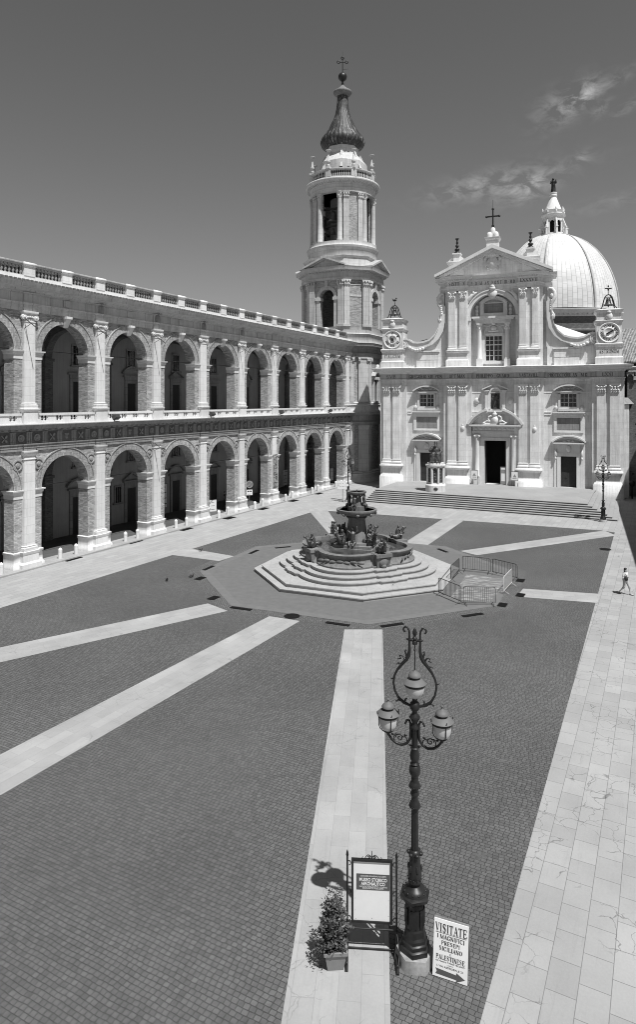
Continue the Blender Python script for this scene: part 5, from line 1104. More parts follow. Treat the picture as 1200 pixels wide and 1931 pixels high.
st_ = robed(3.0, 1.05); so = st_.build('summit_statue', M['iron'], do, (0,0,53.2), -drz-FANG); remesh(so, .05, 1)
# small round chapel roof seen beside the clock turret
mb = MB(); mb.lathe([(2.6,15),(2.6,20.2),(2.9,20.3),(2.9,20.6),(2.7,20.7),(2.5,21.4),(2.0,22.1),(1.2,22.6),(0,22.8)], 28); mb.build('chapel', M['tile'], chu, (15.6,24,0))
# ------------------------------------------------------------------ fountain
fo_ = empty('fountain', OC, 0, 'large baroque marble fountain with bronze figures on stone steps', 'fountain')
CA = R(205)                                            # direction of the first corner pedestal
def outline(off=0., n=192):
    out = []
    for i in range(n):
        th = 2*PI*i/n; best = 0
        for k in range(4):
            dl = th-(CA+PI/4+k*PI/2); cdist, cr = 1.85, 2.0; q = cr*cr-(cdist*math.sin(dl))**2
            if q > 0 and math.cos(dl) > 0: best = max(best, cdist*math.cos(dl)+math.sqrt(q))
            de = th-(CA+k*PI/2); c, s = math.cos(de), abs(math.sin(de))
            if c > 0: best = max(best, min(3.4/c, .66/s if s > 1e-6 else 99))
        dl = th-(CA+PI/4); best = max(best, 2.5/max(abs(math.cos(dl)), abs(math.sin(dl))))
        out.append(best+off)
    return [(r_*math.cos(2*PI*i/n), r_*math.sin(2*PI*i/n)) for i, r_ in enumerate(out)]
def ploft(rows):                                       # rows of (offset, z) following the lobed outline
    mb = MB(); O = [outline(o) for o, z in rows]; n = len(O[0])
    mb.add([(p[0],p[1],z) for P, (o, z) in zip(O, rows) for p in P], [(k*n+i,k*n+(i+1)%n,(k+1)*n+(i+1)%n,(k+1)*n+i) for k in range(len(rows)-1) for i in range(n)]); return mb
for R_, z0, z1 in ((7.25,0,.22),(6.7,.2,.43)):
    mb = MB(); mb.prism(ngon(R_-.05,8), z0, z1-.06); mb.prism(ngon(R_,8), z1-.06, z1); mb.build('step', M['fountstep'], fo_)
for off, z0, z1 in ((1.75,.4,.65),(1.25,.6,.87),(.75,.8,1.09)):
    mb = ploft([(off-.06,z0),(off-.06,z1-.07),(off,z1-.06),(off,z1)]); P = outline(off); mb.add([(p[0],p[1],z1) for p in P], [tuple(range(len(P)))]); mb.build('lobed_step', M['fountstep'], fo_)
mb = ploft([(.22,1.0),(.25,1.2),(.12,1.28),(.02,1.42),(-.06,1.6),(-.02,1.78),(.10,1.84),(.12,1.95),(-.28,1.97),(-.32,1.8),(-.34,1.2)]); mb.build('basin', M['dirtystone'], fo_)
wt, t = newmat('still water'); tcn = nd(t,'ShaderNodeTexCoord'); w_ = noise(t, tcn.outputs['Object'], 5, 4, .6, .8); finish(wt, t, lin(t, noise(t,tcn.outputs['Object'],1.3,3),.3,.7,.03,.07), .06, .6, w_, .25, .02)
mb = MB(); P = outline(-.33); mb.add([(p[0],p[1],1.74) for p in P], [tuple(range(len(P)))]); mb.build('water', wt, fo_)
for k in range(4):
    a = CA+k*PI/2; m1 = MB(); m1.xf(M=Matrix.Rotation(a,4,'Z')); m1.taper([(3.0,-.45),(3.66,-.45),(3.66,.45),(3.0,.45)],[(3.0,-.55),(3.78,-.55),(3.78,.55),(3.0,.55)],1.05,1.78); m1.box(2.95,3.86,-.6,.6,1.78,1.985); m1.ell((3.7,0,1.45),(.16,.36,.32),10,7); m1.ell((3.78,0,1.2),(.12,.2,.16),8,6); m1.build('corner_pedestal', M['dirtystone'], fo_)
    m2 = ploft([(0,0)]) if False else MB(); b = a+PI/4; m2.xf(M=Matrix.Rotation(b,4,'Z'))
    for q in range(7): m2.ell((3.86*math.cos((q-3)*.12), 3.86*math.sin((q-3)*.12)*1.0, 1.55-.05*abs(q-3)%.1), (.05,.26,.10), 8, 6)
    m2.build('festoon', M['dirtystone'], fo_)
def seahorse(sc=1., seed=1):                           # a putto riding a coiled sea creature
    rn = random.Random(seed); m = MB(); S_ = lambda p: (p[0]*sc,p[1]*sc,p[2]*sc)
    m.tube([S_(p) for p in [(-.55,.1,.1),(-.5,-.1,.3),(-.25,-.15,.22),(0,0,.2),(.28,.1,.3),(.42,.05,.6),(.5,-.02,.82)]], [.05*sc,.13*sc,.18*sc,.22*sc,.2*sc,.14*sc,.1*sc], 10)
    m.tube([S_(p) for p in [(-.5,.1,.12),(-.62,.2,.35),(-.5,.3,.5),(-.38,.25,.4)]], [.12*sc,.1*sc,.07*sc,.03*sc], 8)
    m.ell(S_((.6,-.04,.88)), (.2*sc,.1*sc,.11*sc), 9, 7); m.tube([S_((.45,0,.9)),S_((.4,.02,1.08))],[.06*sc,.02*sc],6)
    m.tube([S_(p) for p in [(.0,0,.3),(.0,.02,.58),(.02,0,.78),(.03,0,.88)]], [.22*sc,.2*sc,.17*sc,.07*sc], 10); m.ell(S_((.06,0,.98)), (.12*sc,.12*sc,.13*sc), 10, 8)
    m.tube([S_(p) for p in [(.03,.14,.84),(.2,.24,.72),(.4,.14,.72)]], [.06*sc,.05*sc,.04*sc], 7); m.tube([S_(p) for p in [(.02,-.14,.84),(.1,-.28,.7),(.3,-.16,.62)]], [.06*sc,.05*sc,.04*sc], 7)
    for s in (-1, 1): m.tube([S_(p) for p in [(0,s*.12,.36),(.22,s*.26,.34),(.16,s*.28,.08)]], [.1*sc,.085*sc,.05*sc], 7); m.tube([S_(p) for p in [(.2,s*.1,.4),(.35,s*.34,.5),(.3,s*.5,.66)]], [.08*sc,.05*sc,.015*sc], 6)
    return m
for k in range(4):
    a = CA+k*PI/2; o = seahorse(.9, k).build('bronze_group', M['bronze'], fo_, (3.4*math.cos(a),3.4*math.sin(a),1.98), a); remesh(o, .035, 1)
    b = CA+k*PI/2+.25; o = seahorse(1.05, k+9).build('bronze_group', M['bronze'], fo_, (1.3*math.cos(b),1.3*math.sin(b),1.98), b); remesh(o, .04, 1)
    a2 = CA+PI/4+k*PI/2; m = MB(); m.tube([(0,0,0),(.05,0,.4),(.02,0,.75),(0,0,.9)],[.22,.18,.2,.09],10); m.ell((.02,0,1.05),(.12,.12,.15),10,8)
    for s in (-1, 1): m.tube([(.02,s*.18,.78),(.05,s*.34,.9),(0,s*.3,1.25)],[.08,.07,.05],7); m.tube([(0,s*.1,.1),(.25,s*.22,.15),(.5,s*.12,-.05)],[.16,.12,.06],8)
    o = m.build('triton', M['bronze'], fo_, (.95*math.cos(a2),.95*math.sin(a2),2.1), a2); remesh(o, .035, 1)
mb = MB(); mb.prism(ngon(2.1,4,CA), 1.2, 1.86); mb.prism(ngon(1.9,4,CA), 1.86, 2.05); mb.prism(ngon(1.35,8,CA), 2.0, 2.2); mb.taper(ngon(.85,8,CA), ngon(.6,8,CA), 2.2, 3.75); mb.lathe([(.6,3.7),(.75,3.85),(.6,3.95)],20); mb.build('shaft', M['dirtystone'], fo_)
mb = MB(); mb.lathe([(.3,3.9),(.7,3.95),(1.15,4.05),(1.36,4.2),(1.42,4.28),(1.42,4.4),(1.3,4.42),(1.2,4.25),(.6,4.2)],40)
for i in range(8): mb.ell((1.3*math.cos(i*PI/4),1.3*math.sin(i*PI/4),4.12),(.14,.14,.12),8,6)
mb.build('great_bowl', M['dirtystone'], fo_); mb = MB(); mb.lathe([(0,4.32),(1.25,4.32)],32); mb.build('water', wt, fo_)
mb = MB(); mb.prism(ngon(.66,8,CA),4.2,4.62); mb.taper(ngon(.4,8,CA),ngon(.3,8,CA),4.62,5.4); mb.build('upper_shaft', M['dirtystone'], fo_)
for k in range(4):
    a = CA+PI/4+k*PI/2; m = MB(); m.tube([(0,0,0),(.04,0,.28),(0,0,.5),(-.02,0,.62)],[.15,.12,.13,.06],9); m.ell((0,0,.7),(.09,.09,.11),9,7)
    for s in (-1, 1): m.tube([(0,s*.12,.5),(.05,s*.25,.62),(-.05,s*.2,.84)],[.055,.05,.04],7); m.tube([(0,s*.06,.05),(.18,s*.14,.05),(.26,s*.1,-.18)],[.1,.08,.04],7)
    o = m.build('bronze_putto', M['bronze'], fo_, (.52*math.cos(a),.52*math.sin(a),4.66), a); remesh(o, .025, 1)
mb = MB(); mb.lathe([(.2,5.3),(.45,5.4),(.64,5.5),(.68,5.56),(.68,5.64),(.6,5.66),(.55,5.56),(.1,5.54)],28); mb.build('small_bowl', M['dirtystone'], fo_)
mb = MB(); mb.lathe([(0,5.6),(.57,5.6)],20); mb.tube([(0,0,5.5),(0,0,5.75)],[.06,.03],7); mb.build('water', wt, fo_)
# ------------------------------------------------------------------ street lamps
def lamp(loc_, rz, label, scale=1.):
    r0 = empty('street_lamp', loc_, rz, label, 'street lamp', 'ornate street lamps round the square', scale)
    mb = MB(); mb.taper(ngon(.44,6,.2), ngon(.41,6,.2), 0, .26); mb.build('stone_plinth', M['mottled'], r0)
    hx = lambda r_: ngon(r_/.93, 6, PI/6)
    mb = MB(); pr = [(.31,.26),(.31,.36),(.28,.39),(.275,.46),(.25,.49),(.245,.55),(.22,.60),(.21,.72),(.20,.76),(.195,1.24),(.205,1.28),(.23,1.32),(.31,1.39),(.315,1.45),(.26,1.48)]
    for (a, za), (b, zb) in zip(pr, pr[1:]): mb.taper(hx(a), hx(b), za, zb)
    for k in range(6): mb.xf(M=Matrix.Rotation(k*PI/3,4,'Z')); mb.box(-.07,.07,-.206,-.19,.82,1.18)
    mb.T = None; mb.build('base', M['iron'], r0)
    mb = MB(); mb.lathe([(.26,1.47),(.255,1.5),(.24,1.54),(.20,1.58),(.13,1.62),(.11,1.65),(.14,1.68),(.148,1.74),(.135,1.78)],24); mb.lathe([(.135,1.77),(.15,1.84),(.145,1.95),(.12,2.12),(.10,2.25),(.11,2.27)],24,ribs=12,rd=.05)
    for i in range(12): mb.ell((.235*math.cos(i*PI/6),.235*math.sin(i*PI/6),1.535),.025,6,4); mb.ell((.148*math.cos(i*PI/6),.148*math.sin(i*PI/6),1.78),.016,6,4)
    for i in range(6): mb.ell((.13*math.cos(i*PI/3),.13*math.sin(i*PI/3),2.31),(.05,.05,.04),8,5); mb.ell((.132*math.cos(i*PI/3),.132*math.sin(i*PI/3),2.0),(.03,.03,.09),6,5)
    mb.lathe([(.11,2.27),(.13,2.29),(.12,2.35),(.075,2.38)],20); mb.lathe([(.078,2.36),(.07,3.27)],32,ribs=16,rd=.12)
    mb.lathe([(.07,3.25),(.09,3.26),(.125,3.31),(.118,3.36),(.10,3.40),(.075,3.44),(.07,3.52),(.09,3.56),(.095,3.60),(.075,3.64),(.07,3.68),(.12,3.72),(.125,3.76),(.10,3.82),(.07,3.86),(.085,3.9),(.07,3.94),(.11,4.0),(.126,4.08),(.115,4.16),(.08,4.2),(.1,4.22),(.07,4.26)],24)
    mb.lathe([(.07,4.25),(.1,4.32),(.112,4.4),(.085,4.52),(.1,4.56),(.07,4.58)],20,ribs=8,rd=.08); mb.lathe([(.068,4.57),(.066,4.95),(.085,4.97),(.09,5.02),(.07,5.05),(.06,5.1),(.075,5.14),(.11,5.2),(.105,5.25),(.06,5.29),(.055,5.34),(.10,5.40),(.118,5.46),(.10,5.52),(.05,5.57),(.06,5.6),(.0,5.66)],24)
    for i in range(16):
        for z, q in ((3.32,.12),(3.74,.122),(5.215,.108)): mb.ell((q*math.cos(i*PI/8),q*math.sin(i*PI/8),z),.014,5,4)
    mb.build('column', M['iron'], r0)
    def lantern(x, z, hang):
        l = MB(); l.lathe([(.2,z+.352),(.245,z+.345),(.25,z+.355),(.16,z+.435),(.115,z+.445),(.105,z+.49),(.14,z+.495),(.14,z+.51),(.115,z+.55),(.06,z+.59),(.02,z+.605),(.015,z+.63)],28,(x,0))
        if not hang: l.ell((x,0,z+.66),(.03,.03,.03),8,6); l.tube([(x,0,z+.68),(x+.03,0,z+.72),(x-.02,0,z+.75)],.012,5)
        o = l.build('lantern', M['lampcap'], r0)
        g = MB(); h = .30 if hang else .36
        pr = [(.0,z+.02),(.08,z+.03),(.15,z+.09),(.195,z+.17),(.21,z+.27),(.21,z+.36)] if hang else [(.0,z),(.1,z+.0),(.16,z+.05),(.185,z+.12),(.195,z+.22),(.2,z+.36)]
        g.lathe(pr,26,(x,0)); g.build('glass', M['lampglass'], o)
        b = MB(); b.lathe([(.21,z+.295),(.222,z+.295),(.222,z+.35),(.21,z+.35)],26,(x,0)); b.lathe([(.108,z+.44),(.118,z+.445),(.118,z+.492),(.108,z+.492)],20,(x,0))
        if not hang:
            for i in range(4): a = i*PI/2+.5; b.tube([(x+q*math.cos(a),q*math.sin(a),zz) for q, zz in ((.11,z-.02),(.18,z+.05),(.21,z+.13),(.215,z+.3),(.25,z+.42))],.010,5)
            b.lathe([(.0,z-.1),(.03,z-.1),(.035,z-.05),(.07,z-.04),(.11,z-.02),(.11,z+.01)],16,(x,0))
        b.build('cage', M['iron'], o)
    lantern(.58, 4.86, False); lantern(-.58, 4.86, False); lantern(0, 5.6, True)
    for s in (-1, 1):
        mb = MB(); mb.tube([(s*x,0,z) for x, z in ((.19,5.08),(.17,5.13),(.12,5.13),(.09,5.06),(.085,4.9),(.10,4.74),(.17,4.63),(.28,4.58),(.40,4.60),(.50,4.67),(.56,4.75),(.58,4.8))],[.022,.026,.026,.026,.03,.03,.03,.03,.03,.028,.026,.03],8)
        mb.tube([(s*(.33+.085*math.cos(i*.55)*(1-i/18)),0,4.73+.085*math.sin(i*.55)*(1-i/18)) for i in range(16)],.013,5); mb.tube([(s*x,0,z) for x, z in ((.16,4.64),(.18,4.74),(.24,4.78),(.29,4.72))],.013,5); mb.tube([(s*x,0,z) for x, z in ((.44,4.63),(.45,4.74),(.41,4.8),(.36,4.78))],.013,5); mb.ell((s*.205,0,5.06),(.025,.025,.03),7,5)
        for x, z in ((.2,4.80),(.48,4.78),(.1,4.6)): mb.ell((s*x,0,z),(.035,.02,.025),6,5)
        mb.build('arm', M['iron'], r0)
    ly = MB()
    for s in (-1, 1):
        ly.tube([(s*x,0,z) for x, z in ((.03,5.47),(.12,5.46),(.24,5.5),(.35,5.59),(.43,5.73),(.462,5.9),(.44,6.06),(.37,6.2),(.27,6.33),(.18,6.43),(.13,6.53),(.115,6.63),(.115,6.98),(.125,7.06),(.16,7.125),(.205,7.135),(.24,7.10),(.245,7.06),(.225,7.03),(.20,7.045))],[.026,.03,.034,.028,.024,.024,.024,.028,.036,.04,.042,.034,.022,.022,.022,.022,.022,.022,.022,.02],8)
        for P in (((.2,6.42),(.26,6.5),(.33,6.5),(.30,6.44),(.38,6.42)),((.3,6.3),(.36,6.34),(.4,6.3)),((.44,6.0),(.5,5.98),(.53,6.0)),((.3,5.54),(.36,5.54),(.4,5.50),(.42,5.53)),((.22,5.5),(.2,5.58),(.16,5.6)),((.17,6.5),(.21,6.6),(.2,6.64),(.17,6.62))): ly.tube([(s*x,0,z) for x, z in P],[.03]+[.017]*(len(P)-2)+[.008],6)
        ly.tube([(s*.05,0,6.86),(s*.14,0,6.87),(s*.19,0,6.88)],[.03,.03,.012],7)
    ly.lathe([(.0,6.76),(.055,6.78),(.06,6.84),(.03,6.87),(.055,6.9),(.04,6.93),(.02,6.95),(.045,6.99),(.05,7.04),(.03,7.1),(0,7.14)],14); ly.tube([(0,0,6.78),(0,0,6.22)],.013,6); ly.ell((0,0,6.66),(.025,.025,.03),7,5); ly.build('lyre_frame', M['iron'], r0)
    return r0
lamp((2.08,14.12,0), R(-17), 'big black street lamp in the foreground between the two signs')
lamp((3.6,78.3,0), R(-12), 'distant black street lamp behind the fountain, at the left end of the church steps', .92)
lamp((28.32,65.26,0), R(-12), 'distant black street lamp at the right end of the church steps', .92)
lamp_decal = None
# ------------------------------------------------------------------ museum sign stand
A_ = R(-4.4); sg = empty('sign_stand', (1.175,14.33,0), A_, 'wrought iron stand with a tall white board and dark name panel', 'sign')
W2 = .535
for s in (-1, 1):
    mb = MB(); x = s*W2; mb.tube([(x,0,.03),(x,0,2.06)],.02,8); mb.lathe([(.02,2.06),(.032,2.09),(.02,2.16),(0,2.22)],8,(x,0)); mb.build('post', M['iron'], sg)
    mb = MB(); mb.tube([(x,.42,.02),(x,.28,.10),(x,0,.16),(x,-.3,.11),(x,-.56,.02)],[.022,.024,.026,.03,.034],8); mb.tube([(x,-.5,.05),(x+s*.02,-.42,.0+.05),(x+s*.05,-.3,.3),(x,-.04,.5)],.014,6); mb.tube([(x,.36,.05),(x+s*.03,.2,.35),(x,.03,.5)],.014,6); mb.ell((x,-.44,.1),(.03,.04,.04),8,6); mb.build('foot', M['iron'], sg)
    sc = MB()
    for z in (1.92, 1.3, .72):
        c = (s*.49, z); sc.tube([(c[0]+s*.005+.038*math.cos(i*PI/5)*s,0,c[1]+.05*math.sin(i*PI/5)) for i in range(9)],.008,5); sc.tube([(c[0]+.016*math.cos(i*PI/4)*s,0,c[1]+.03+.02*math.sin(i*PI/4)) for i in range(7)],.006,5)
    sc.build('side_scroll', M['iron'], sg)
mb = MB(); mb.tube([(-W2,0,.5),(W2,0,.5)],.022,8); mb.tube([(-W2,.03,.05),(W2,.03,.05)],.016,8); mb.build('cross_bar', M['iron'], sg)
mb = MB(); bx, z0, z1 = .445, .64, 2.02
mb.box(-bx,-bx+.045,-.03,.03,z0,z1); mb.box(bx-.045,bx,-.03,.03,z0,z1); mb.box(-bx+.045,bx-.045,-.03,.03,z1-.045,z1); mb.box(-bx+.045,bx-.045,-.03,.03,z0,z0+.045); mb.build('board_frame', M['iron'], sg)
mb = MB(); mb.box(-bx+.04,bx-.04,-.005,.012,z0+.04,z1-.04); bd = mb.build('board', M['signw'], sg)
mb = MB()
for x, z in ((-.36,1.16),(.36,1.14),(-.36,.9),(-.35,.72),(.0,.74),(.36,.8)): mb.ell((x,-.006,z),(.007,.003,.007),6,4)
mb.build('screw', M['ink'], bd)
mb = MB(); mb.box(-.335,.385,-.012,-.004,1.36,1.70); pn = mb.build('name_panel', M['signd'], bd)
for s_, z, h, w in (('MUSEO STORICO',1.575,.075,.60), ('AERONAUTICO',1.488,.075,.52), ('ASSOCIAZIONE ARMA AERONAUTICA LORETO',1.655,.03,.56), ('PIAZZA DEL POPOLO SOTTO IL COMUNE',1.425,.03,.60), ('ORARIO APERTURA MUSEO LORETO',1.392,.03,.46)): text(s_, h*1.35, M['signw'], pn, (.025,-.0145,z), 'lettering', w, .001, .0025 if h > .05 else 0)
mb = MB()
for s in (-1, 1):
    mb.tube([(s*x,0,z) for x, z in ((.0,2.04),(.03,2.09),(.08,2.115),(.12,2.08),(.155,2.03),(.2,2.03),(.21,2.05),(.195,2.065))],.009,6); mb.tube([(s*(.06+.033*math.cos(i*.7)*(1-i/14)),0,2.06+.033*math.sin(i*.7)*(1-i/14)) for i in range(12)],.008,5)
mb.tube([(0,0,2.02),(0,0,2.2)],[.011,.006],6); mb.build('crown_scroll', M['iron'], sg)
# ------------------------------------------------------------------ folding board with the arrow
p0, p1 = Vector((2.39,13.74,0)), Vector((3.06,13.47,0)); e_ = (p1-p0).normalized(); vb = empty('sandwich_board', (p0+p1)/2, math.atan2(e_.y,e_.x), 'white folding board with black lettering and a dark arrow standing on the cobbles', 'sandwich board')
LN = R(11); Hb = 1.09; wb = .36; Tm = Matrix.Rotation(-LN,4,'X')
mb = MB(); mb.xf(M=Tm); mb.box(-wb,wb,0,.018,.02,Hb); fp = mb.build('front_panel', M['signw'], vb)
mb = MB(); mb.xf(M=Tm); mb.box(-wb-.004,wb+.004,.019,.04,Hb-.06,Hb+.03); mb.build('top_batten', M['signwood'], vb)
bk = Matrix.Translation((0,.46,0)) @ Matrix.Rotation(LN,4,'X'); mb = MB(); mb.xf(M=bk); mb.box(-wb,wb,-.018,0,.3,Hb); mb.box(-wb,-wb+.05,-.02,.02,0,Hb); mb.box(wb-.05,wb,-.02,.02,0,Hb); mb.box(-wb+.05,wb-.05,-.015,.015,.22,.28); mb.build('back_frame', M['signwood'], vb)
def on_board(f_): return Tm @ Vector((0,-.003,Hb*(1-f_)))
def bt(s_, f_, h, w, ser=True):
    p = on_board(f_); r_ = (PI/2-LN,0,0)
    (serif(s_, h, M['ink'], fp, p, 'lettering', w, r_, 1.15) if ser else text(s_, h, M['ink'], fp, p, 'lettering', w, .0005, 0, rot=r_))
bt('VISITATE', .135, .155, .66); bt('I MAGNIFICI', .285, .078, .58); bt('PRESEPI', .385, .072, .39); bt('SICILIANO', .482, .076, .49); bt('E', .56, .035, .03); bt('PALESTINESE', .632, .086, .60)
bt('del Maestro IVANO VECCHIO', .705, .042, .60, False); bt('LORETO', .748, .02, .12, False); bt('I. VIA ASDRUBALE 21', .79, .05, .54, False)
mb = MB(); mb.xf(M=Tm); mb.add([(x,-.003,Hb*(1-f_)) for x, f_ in ((-.32,.222),(.32,.222),(.32,.230),(-.32,.230))],[(0,1,2,3)]); mb.build('rule', M['ink'], fp)
mb = MB(); mb.xf(M=Tm); ar_ = [(-.30,.84),(.13,.865),(.13,.825),(.315,.905),(.13,.985),(.13,.945),(-.30,.935),(-.27,.885)]; mb.add([(x,-.003,Hb*(1-f_)) for x, f_ in ar_],[tuple(range(8))]); mb.build('arrow', M['signd'], fp)
# ------------------------------------------------------------------ planter
pl = empty('potted_shrub', (.36,14.02,0), R(4), 'leafy olive-like shrub in a square grey plastic pot beside the iron sign stand', 'potted plant')
mb = MB(); q = lambda w: [(-w,-w),(w,-w),(w,w),(-w,w)]; mb.taper(q(.165), q(.225), 0, .36); mb.taper(q(.25), q(.255), .36, .43); mb.build('pot', M['pot'], pl)
mb = MB(); mb.add([(x,y,.432) for x,y in q(.22)],[(0,1,2,3)]); mb.build('soil', M['soil'], pl)
rn = random.Random(4); st_ = MB(); lf = MB()
def leaf(c, L, w):
    a, b = rn.uniform(0,2*PI), rn.uniform(-.3,1.1); d = Vector((math.cos(a)*math.cos(b),math.sin(a)*math.cos(b),math.sin(b))); s = d.cross(Vector((rn.uniform(-1,1),rn.uniform(-1,1),rn.uniform(-.2,1)))).normalized()*w; n = d.cross(s).normalized()*L*.12
    lf.add([c, c+d*L*.45+s+n, c+d*L, c+d*L*.45-s+n],[(0,1,2),(0,2,3)])
for i in range(52):
    a = rn.uniform(0,2*PI); h = rn.uniform(.12,1.05); sp_ = rn.uniform(.05,.36)*(1-.5*max(0,h-.5)); b0 = Vector((rn.uniform(-.08,.08),rn.uniform(-.08,.08),.42)); e = b0+Vector((sp_*math.cos(a),sp_*math.sin(a),h)); md = b0.lerp(e,.5)+Vector((.06*math.cos(a),.06*math.sin(a),.03)); st_.tube([b0,md,e],[.008,.006,.002],5)
    for k in range(52):
        f_ = rn.uniform(.12,1)**.8; p = b0.lerp(md,f_*2) if f_ < .5 else md.lerp(e,f_*2-1); leaf(p+Vector((rn.gauss(0,.045),rn.gauss(0,.045),rn.gauss(0,.04))), rn.uniform(.06,.10), rn.uniform(.016,.026))
for i in range(150): leaf(Vector((-.34+rn.gauss(0,.07),-.05+rn.gauss(0,.08),.36+rn.gauss(0,.11))), rn.uniform(.05,.08), .015)
st_.tube([(-.1,-.1,.42),(-.28,-.12,.5),(-.36,-.1,.4)],[.008,.006,.003],5); st_.build('stem', M['twig'], pl); lf.build('foliage', M['leaf'], pl)
# ------------------------------------------------------------------ bollards, grates, drains
bp = [(2,1086),(113.5,1056),(143.5,1047.5),(236.7,1023),(259.5,1017.5),(332,998),(352,993),(413,979),(430,972),(481,961),(495.5,955),(539,946),(551.5,940),(589,932),(600,927),(633.6,920),(644,918)]
def bollard():
    m = MB(); m.prism(ngon(.16,8,PI/8), 0, .78); m.taper(ngon(.16,8,PI/8), ngon(.12,8,PI/8), .78, .86); m.taper(ngon(.12,8,PI/8), ngon(.03,8,PI/8), .86, .93); return m
b0 = None
for i, p in enumerate(bp):
    l_ = loc(gp(*p)); ps = PAL+DV*l_[0]-RV*-.55*1.0 if False else gp(*p); o = bollard().build('bollard', M['white'], None, ps) if b0 is None else twin(b0, None, ps)
    b0 = b0 or o; o.rotation_euler.z = PANG
    k = i+1
    tag(o, ['short white stone bollard cut by the left edge of the photo', 'left bollard of the pair before the widest nearest arch', 'right bollard of the pair before the widest nearest arch', 'left bollard of the pair before the second whole arch', 'right bollard of the pair before the second whole arch', 'left bollard of the pair before the third whole arch', 'right bollard of the pair before the third whole arch', 'left bollard of the pair before the fourth arch, beside the small white board', 'right bollard before the fourth arch, in front of the tall white post', 'bollard just right of the round no-parking sign', 'right bollard of the pair right of the no-parking sign', 'left bollard right of the pier with the hanging banner', 'right bollard right of the pier with the hanging banner', 'left bollard of the pair before the second to last arch', 'right bollard of the pair before the second to last arch', 'left bollard of the last pair, before the farthest arch', 'last bollard, next to the slim pole sign near the far lamp'][i], 'bollard', 'stone bollards along the arcade')
mb = MB(); mb.prism(ngon(.2,8,PI/8),0,1.75); mb.taper(ngon(.2,8,PI/8),ngon(.04,8,PI/8),1.75,1.95); tag(mb.build('stone_post', M['white'], None, gp(428.5,966)+Vector((0,.3,0)), PANG), 'tall white stone post standing behind a short bollard before the fourth arch', 'stone post')
def flatgrate(name, P, rz, L, Wd, label, cat, group):
    m = MB(); m.box(-L/2,L/2,-Wd/2,Wd/2,0,.022)
    for i in range(int(L/.12)): x = -L/2+.08+i*.12; m.box(x,x+.05,-Wd/2+.04,Wd/2-.04,.022,.03)
    o = m.build(name, M['grate'], None, (P.x,P.y,.012), rz); return tag(o, label, cat, group)
gl_ = [((135,1054),'before the nearest whole arch'),((252,1022),'before the second whole arch'),((350,998),'before the third whole arch'),((432.5,977),'before the fourth arch'),((497,959.5),'before the fifth arch, right of the no-parking sign'),((554,944.5),'before the sixth arch, right of the banner pier'),((601,931),'before the seventh arch')]
for p, w in gl_: flatgrate('floor_grate', gp(*p), PANG, 1.5, .8, 'dark iron floor grate '+w, 'grate', 'floor grates along the arcade')
dl = [((534,1032.5),0,'behind the fountain on the left rear edge'),((479,1041),1,'on the left rear edge nearer the short white strip'),((394,1071.5),1,'on the left edge next to the short white strip'),((637,1177),0,'just left of the wide front strip'),((740,1179),0,'just right of the wide front strip'),((835,1038.5),0,'on the right rear edge beside the fountain steps'),((892,1160),2,'on the right front edge below the barriers'),((454.6,1148),3,'between the two left strips')]
for p, k, w in dl:
    c = gp(*p)-OC; a = math.atan2(c.y,c.x); s_ = round((a-PI/8)/(PI/4))*PI/4+PI/8; flatgrate('drain_slot', gp(*p), s_+PI/2, 1.35, .3, 'black drain slot '+w, 'drain', 'drain slots round the asphalt octagon')
for p, w in (((377.6,1091),'at the far left corner of the asphalt'),((403,1128),'at the left corner of the asphalt, above the strip'),((948,1141),'at the right front corner below the barriers'),((982,1095),'right of the rear barriers'),((982,1122.5),'on the end of the short right strip')): flatgrate('drain_cover', gp(*p), PANG, .75, .5, 'small dark square drain cover '+w, 'drain', 'square drain covers')
for p, w in (((551,1162),'on the cobbles at the top of the long left strip'),((1142,1036),'on the dark cobbles near the right pavement')):
    m = MB(); m.lathe([(.45,0),(.45,.014),(.4,.02),(0,.02)],28); tag(m.build('manhole_cover', M['grate'], None, gp(*p)+Vector((0,0,.008))), 'round iron manhole cover '+w, 'manhole')
# ------------------------------------------------------------------ crowd barriers round the chalk drawing
def barrier(a, b, label, mat, h=1.08, sag=.0):
    pa, pb = gp(*a), gp(*b); L = (pb-pa).length; c = (pa+pb)/2; r0 = empty('crowd_barrier', c, math.atan2(pb.y-pa.y,pb.x-pa.x), label, 'barrier', 'crowd barriers round the chalk drawing')
    f_ = MB(); x = L/2-.04; f_.tube([(-x,0,.16),(-x,0,h-.12),(-x+.04,0,h-.03),(-x+.12,0,h),(x-.12,0,h),(x-.04,0,h-.03),(x,0,h-.12),(x,0,.16)],.024,7); f_.tube([(-x,0,.2),(x,0,.2)],.02,7); f_.build('frame', mat, r0)
    g = MB(); n = max(5,int(L/.125))
    for i in range(1,n): xx = -x+2*x*i/n; g.tube([(xx,0,.2),(xx,0,h)],.010,5)
    g.build('bars', mat, r0)
    for s in (-1, 1): q = MB(); q.tube([(s*(x-.14),-.32,.02),(s*(x-.14),-.25,.05),(s*(x-.14),0,.2),(s*(x-.14),.25,.05),(s*(x-.14),.32,.02)],.018,6); q.build('foot', mat, r0)
barrier((871.5,1077),(926.5,1082.5),'left one of the two dark barriers at the back of the chalk drawing', M['irong'])
barrier((928.5,1082.5),(977,1095),'right one of the two dark barriers at the back of the chalk drawing', M['irong'])
barrier((826.7,1121.5),(871,1140.5),'left one of the two dark front barriers, touching the fountain steps', M['irong'])
barrier((873,1140.7),(936,1141.5),'right one of the two dark front barriers, beside the drain cover', M['irong'])
barrier((850,1098),(867,1081),'slanting barrier on the fountain side of the chalk drawing', M['irong'])
barrier((950,1121),(966,1103),'pale grey barrier on the right side of the chalk drawing', M['galvl'])
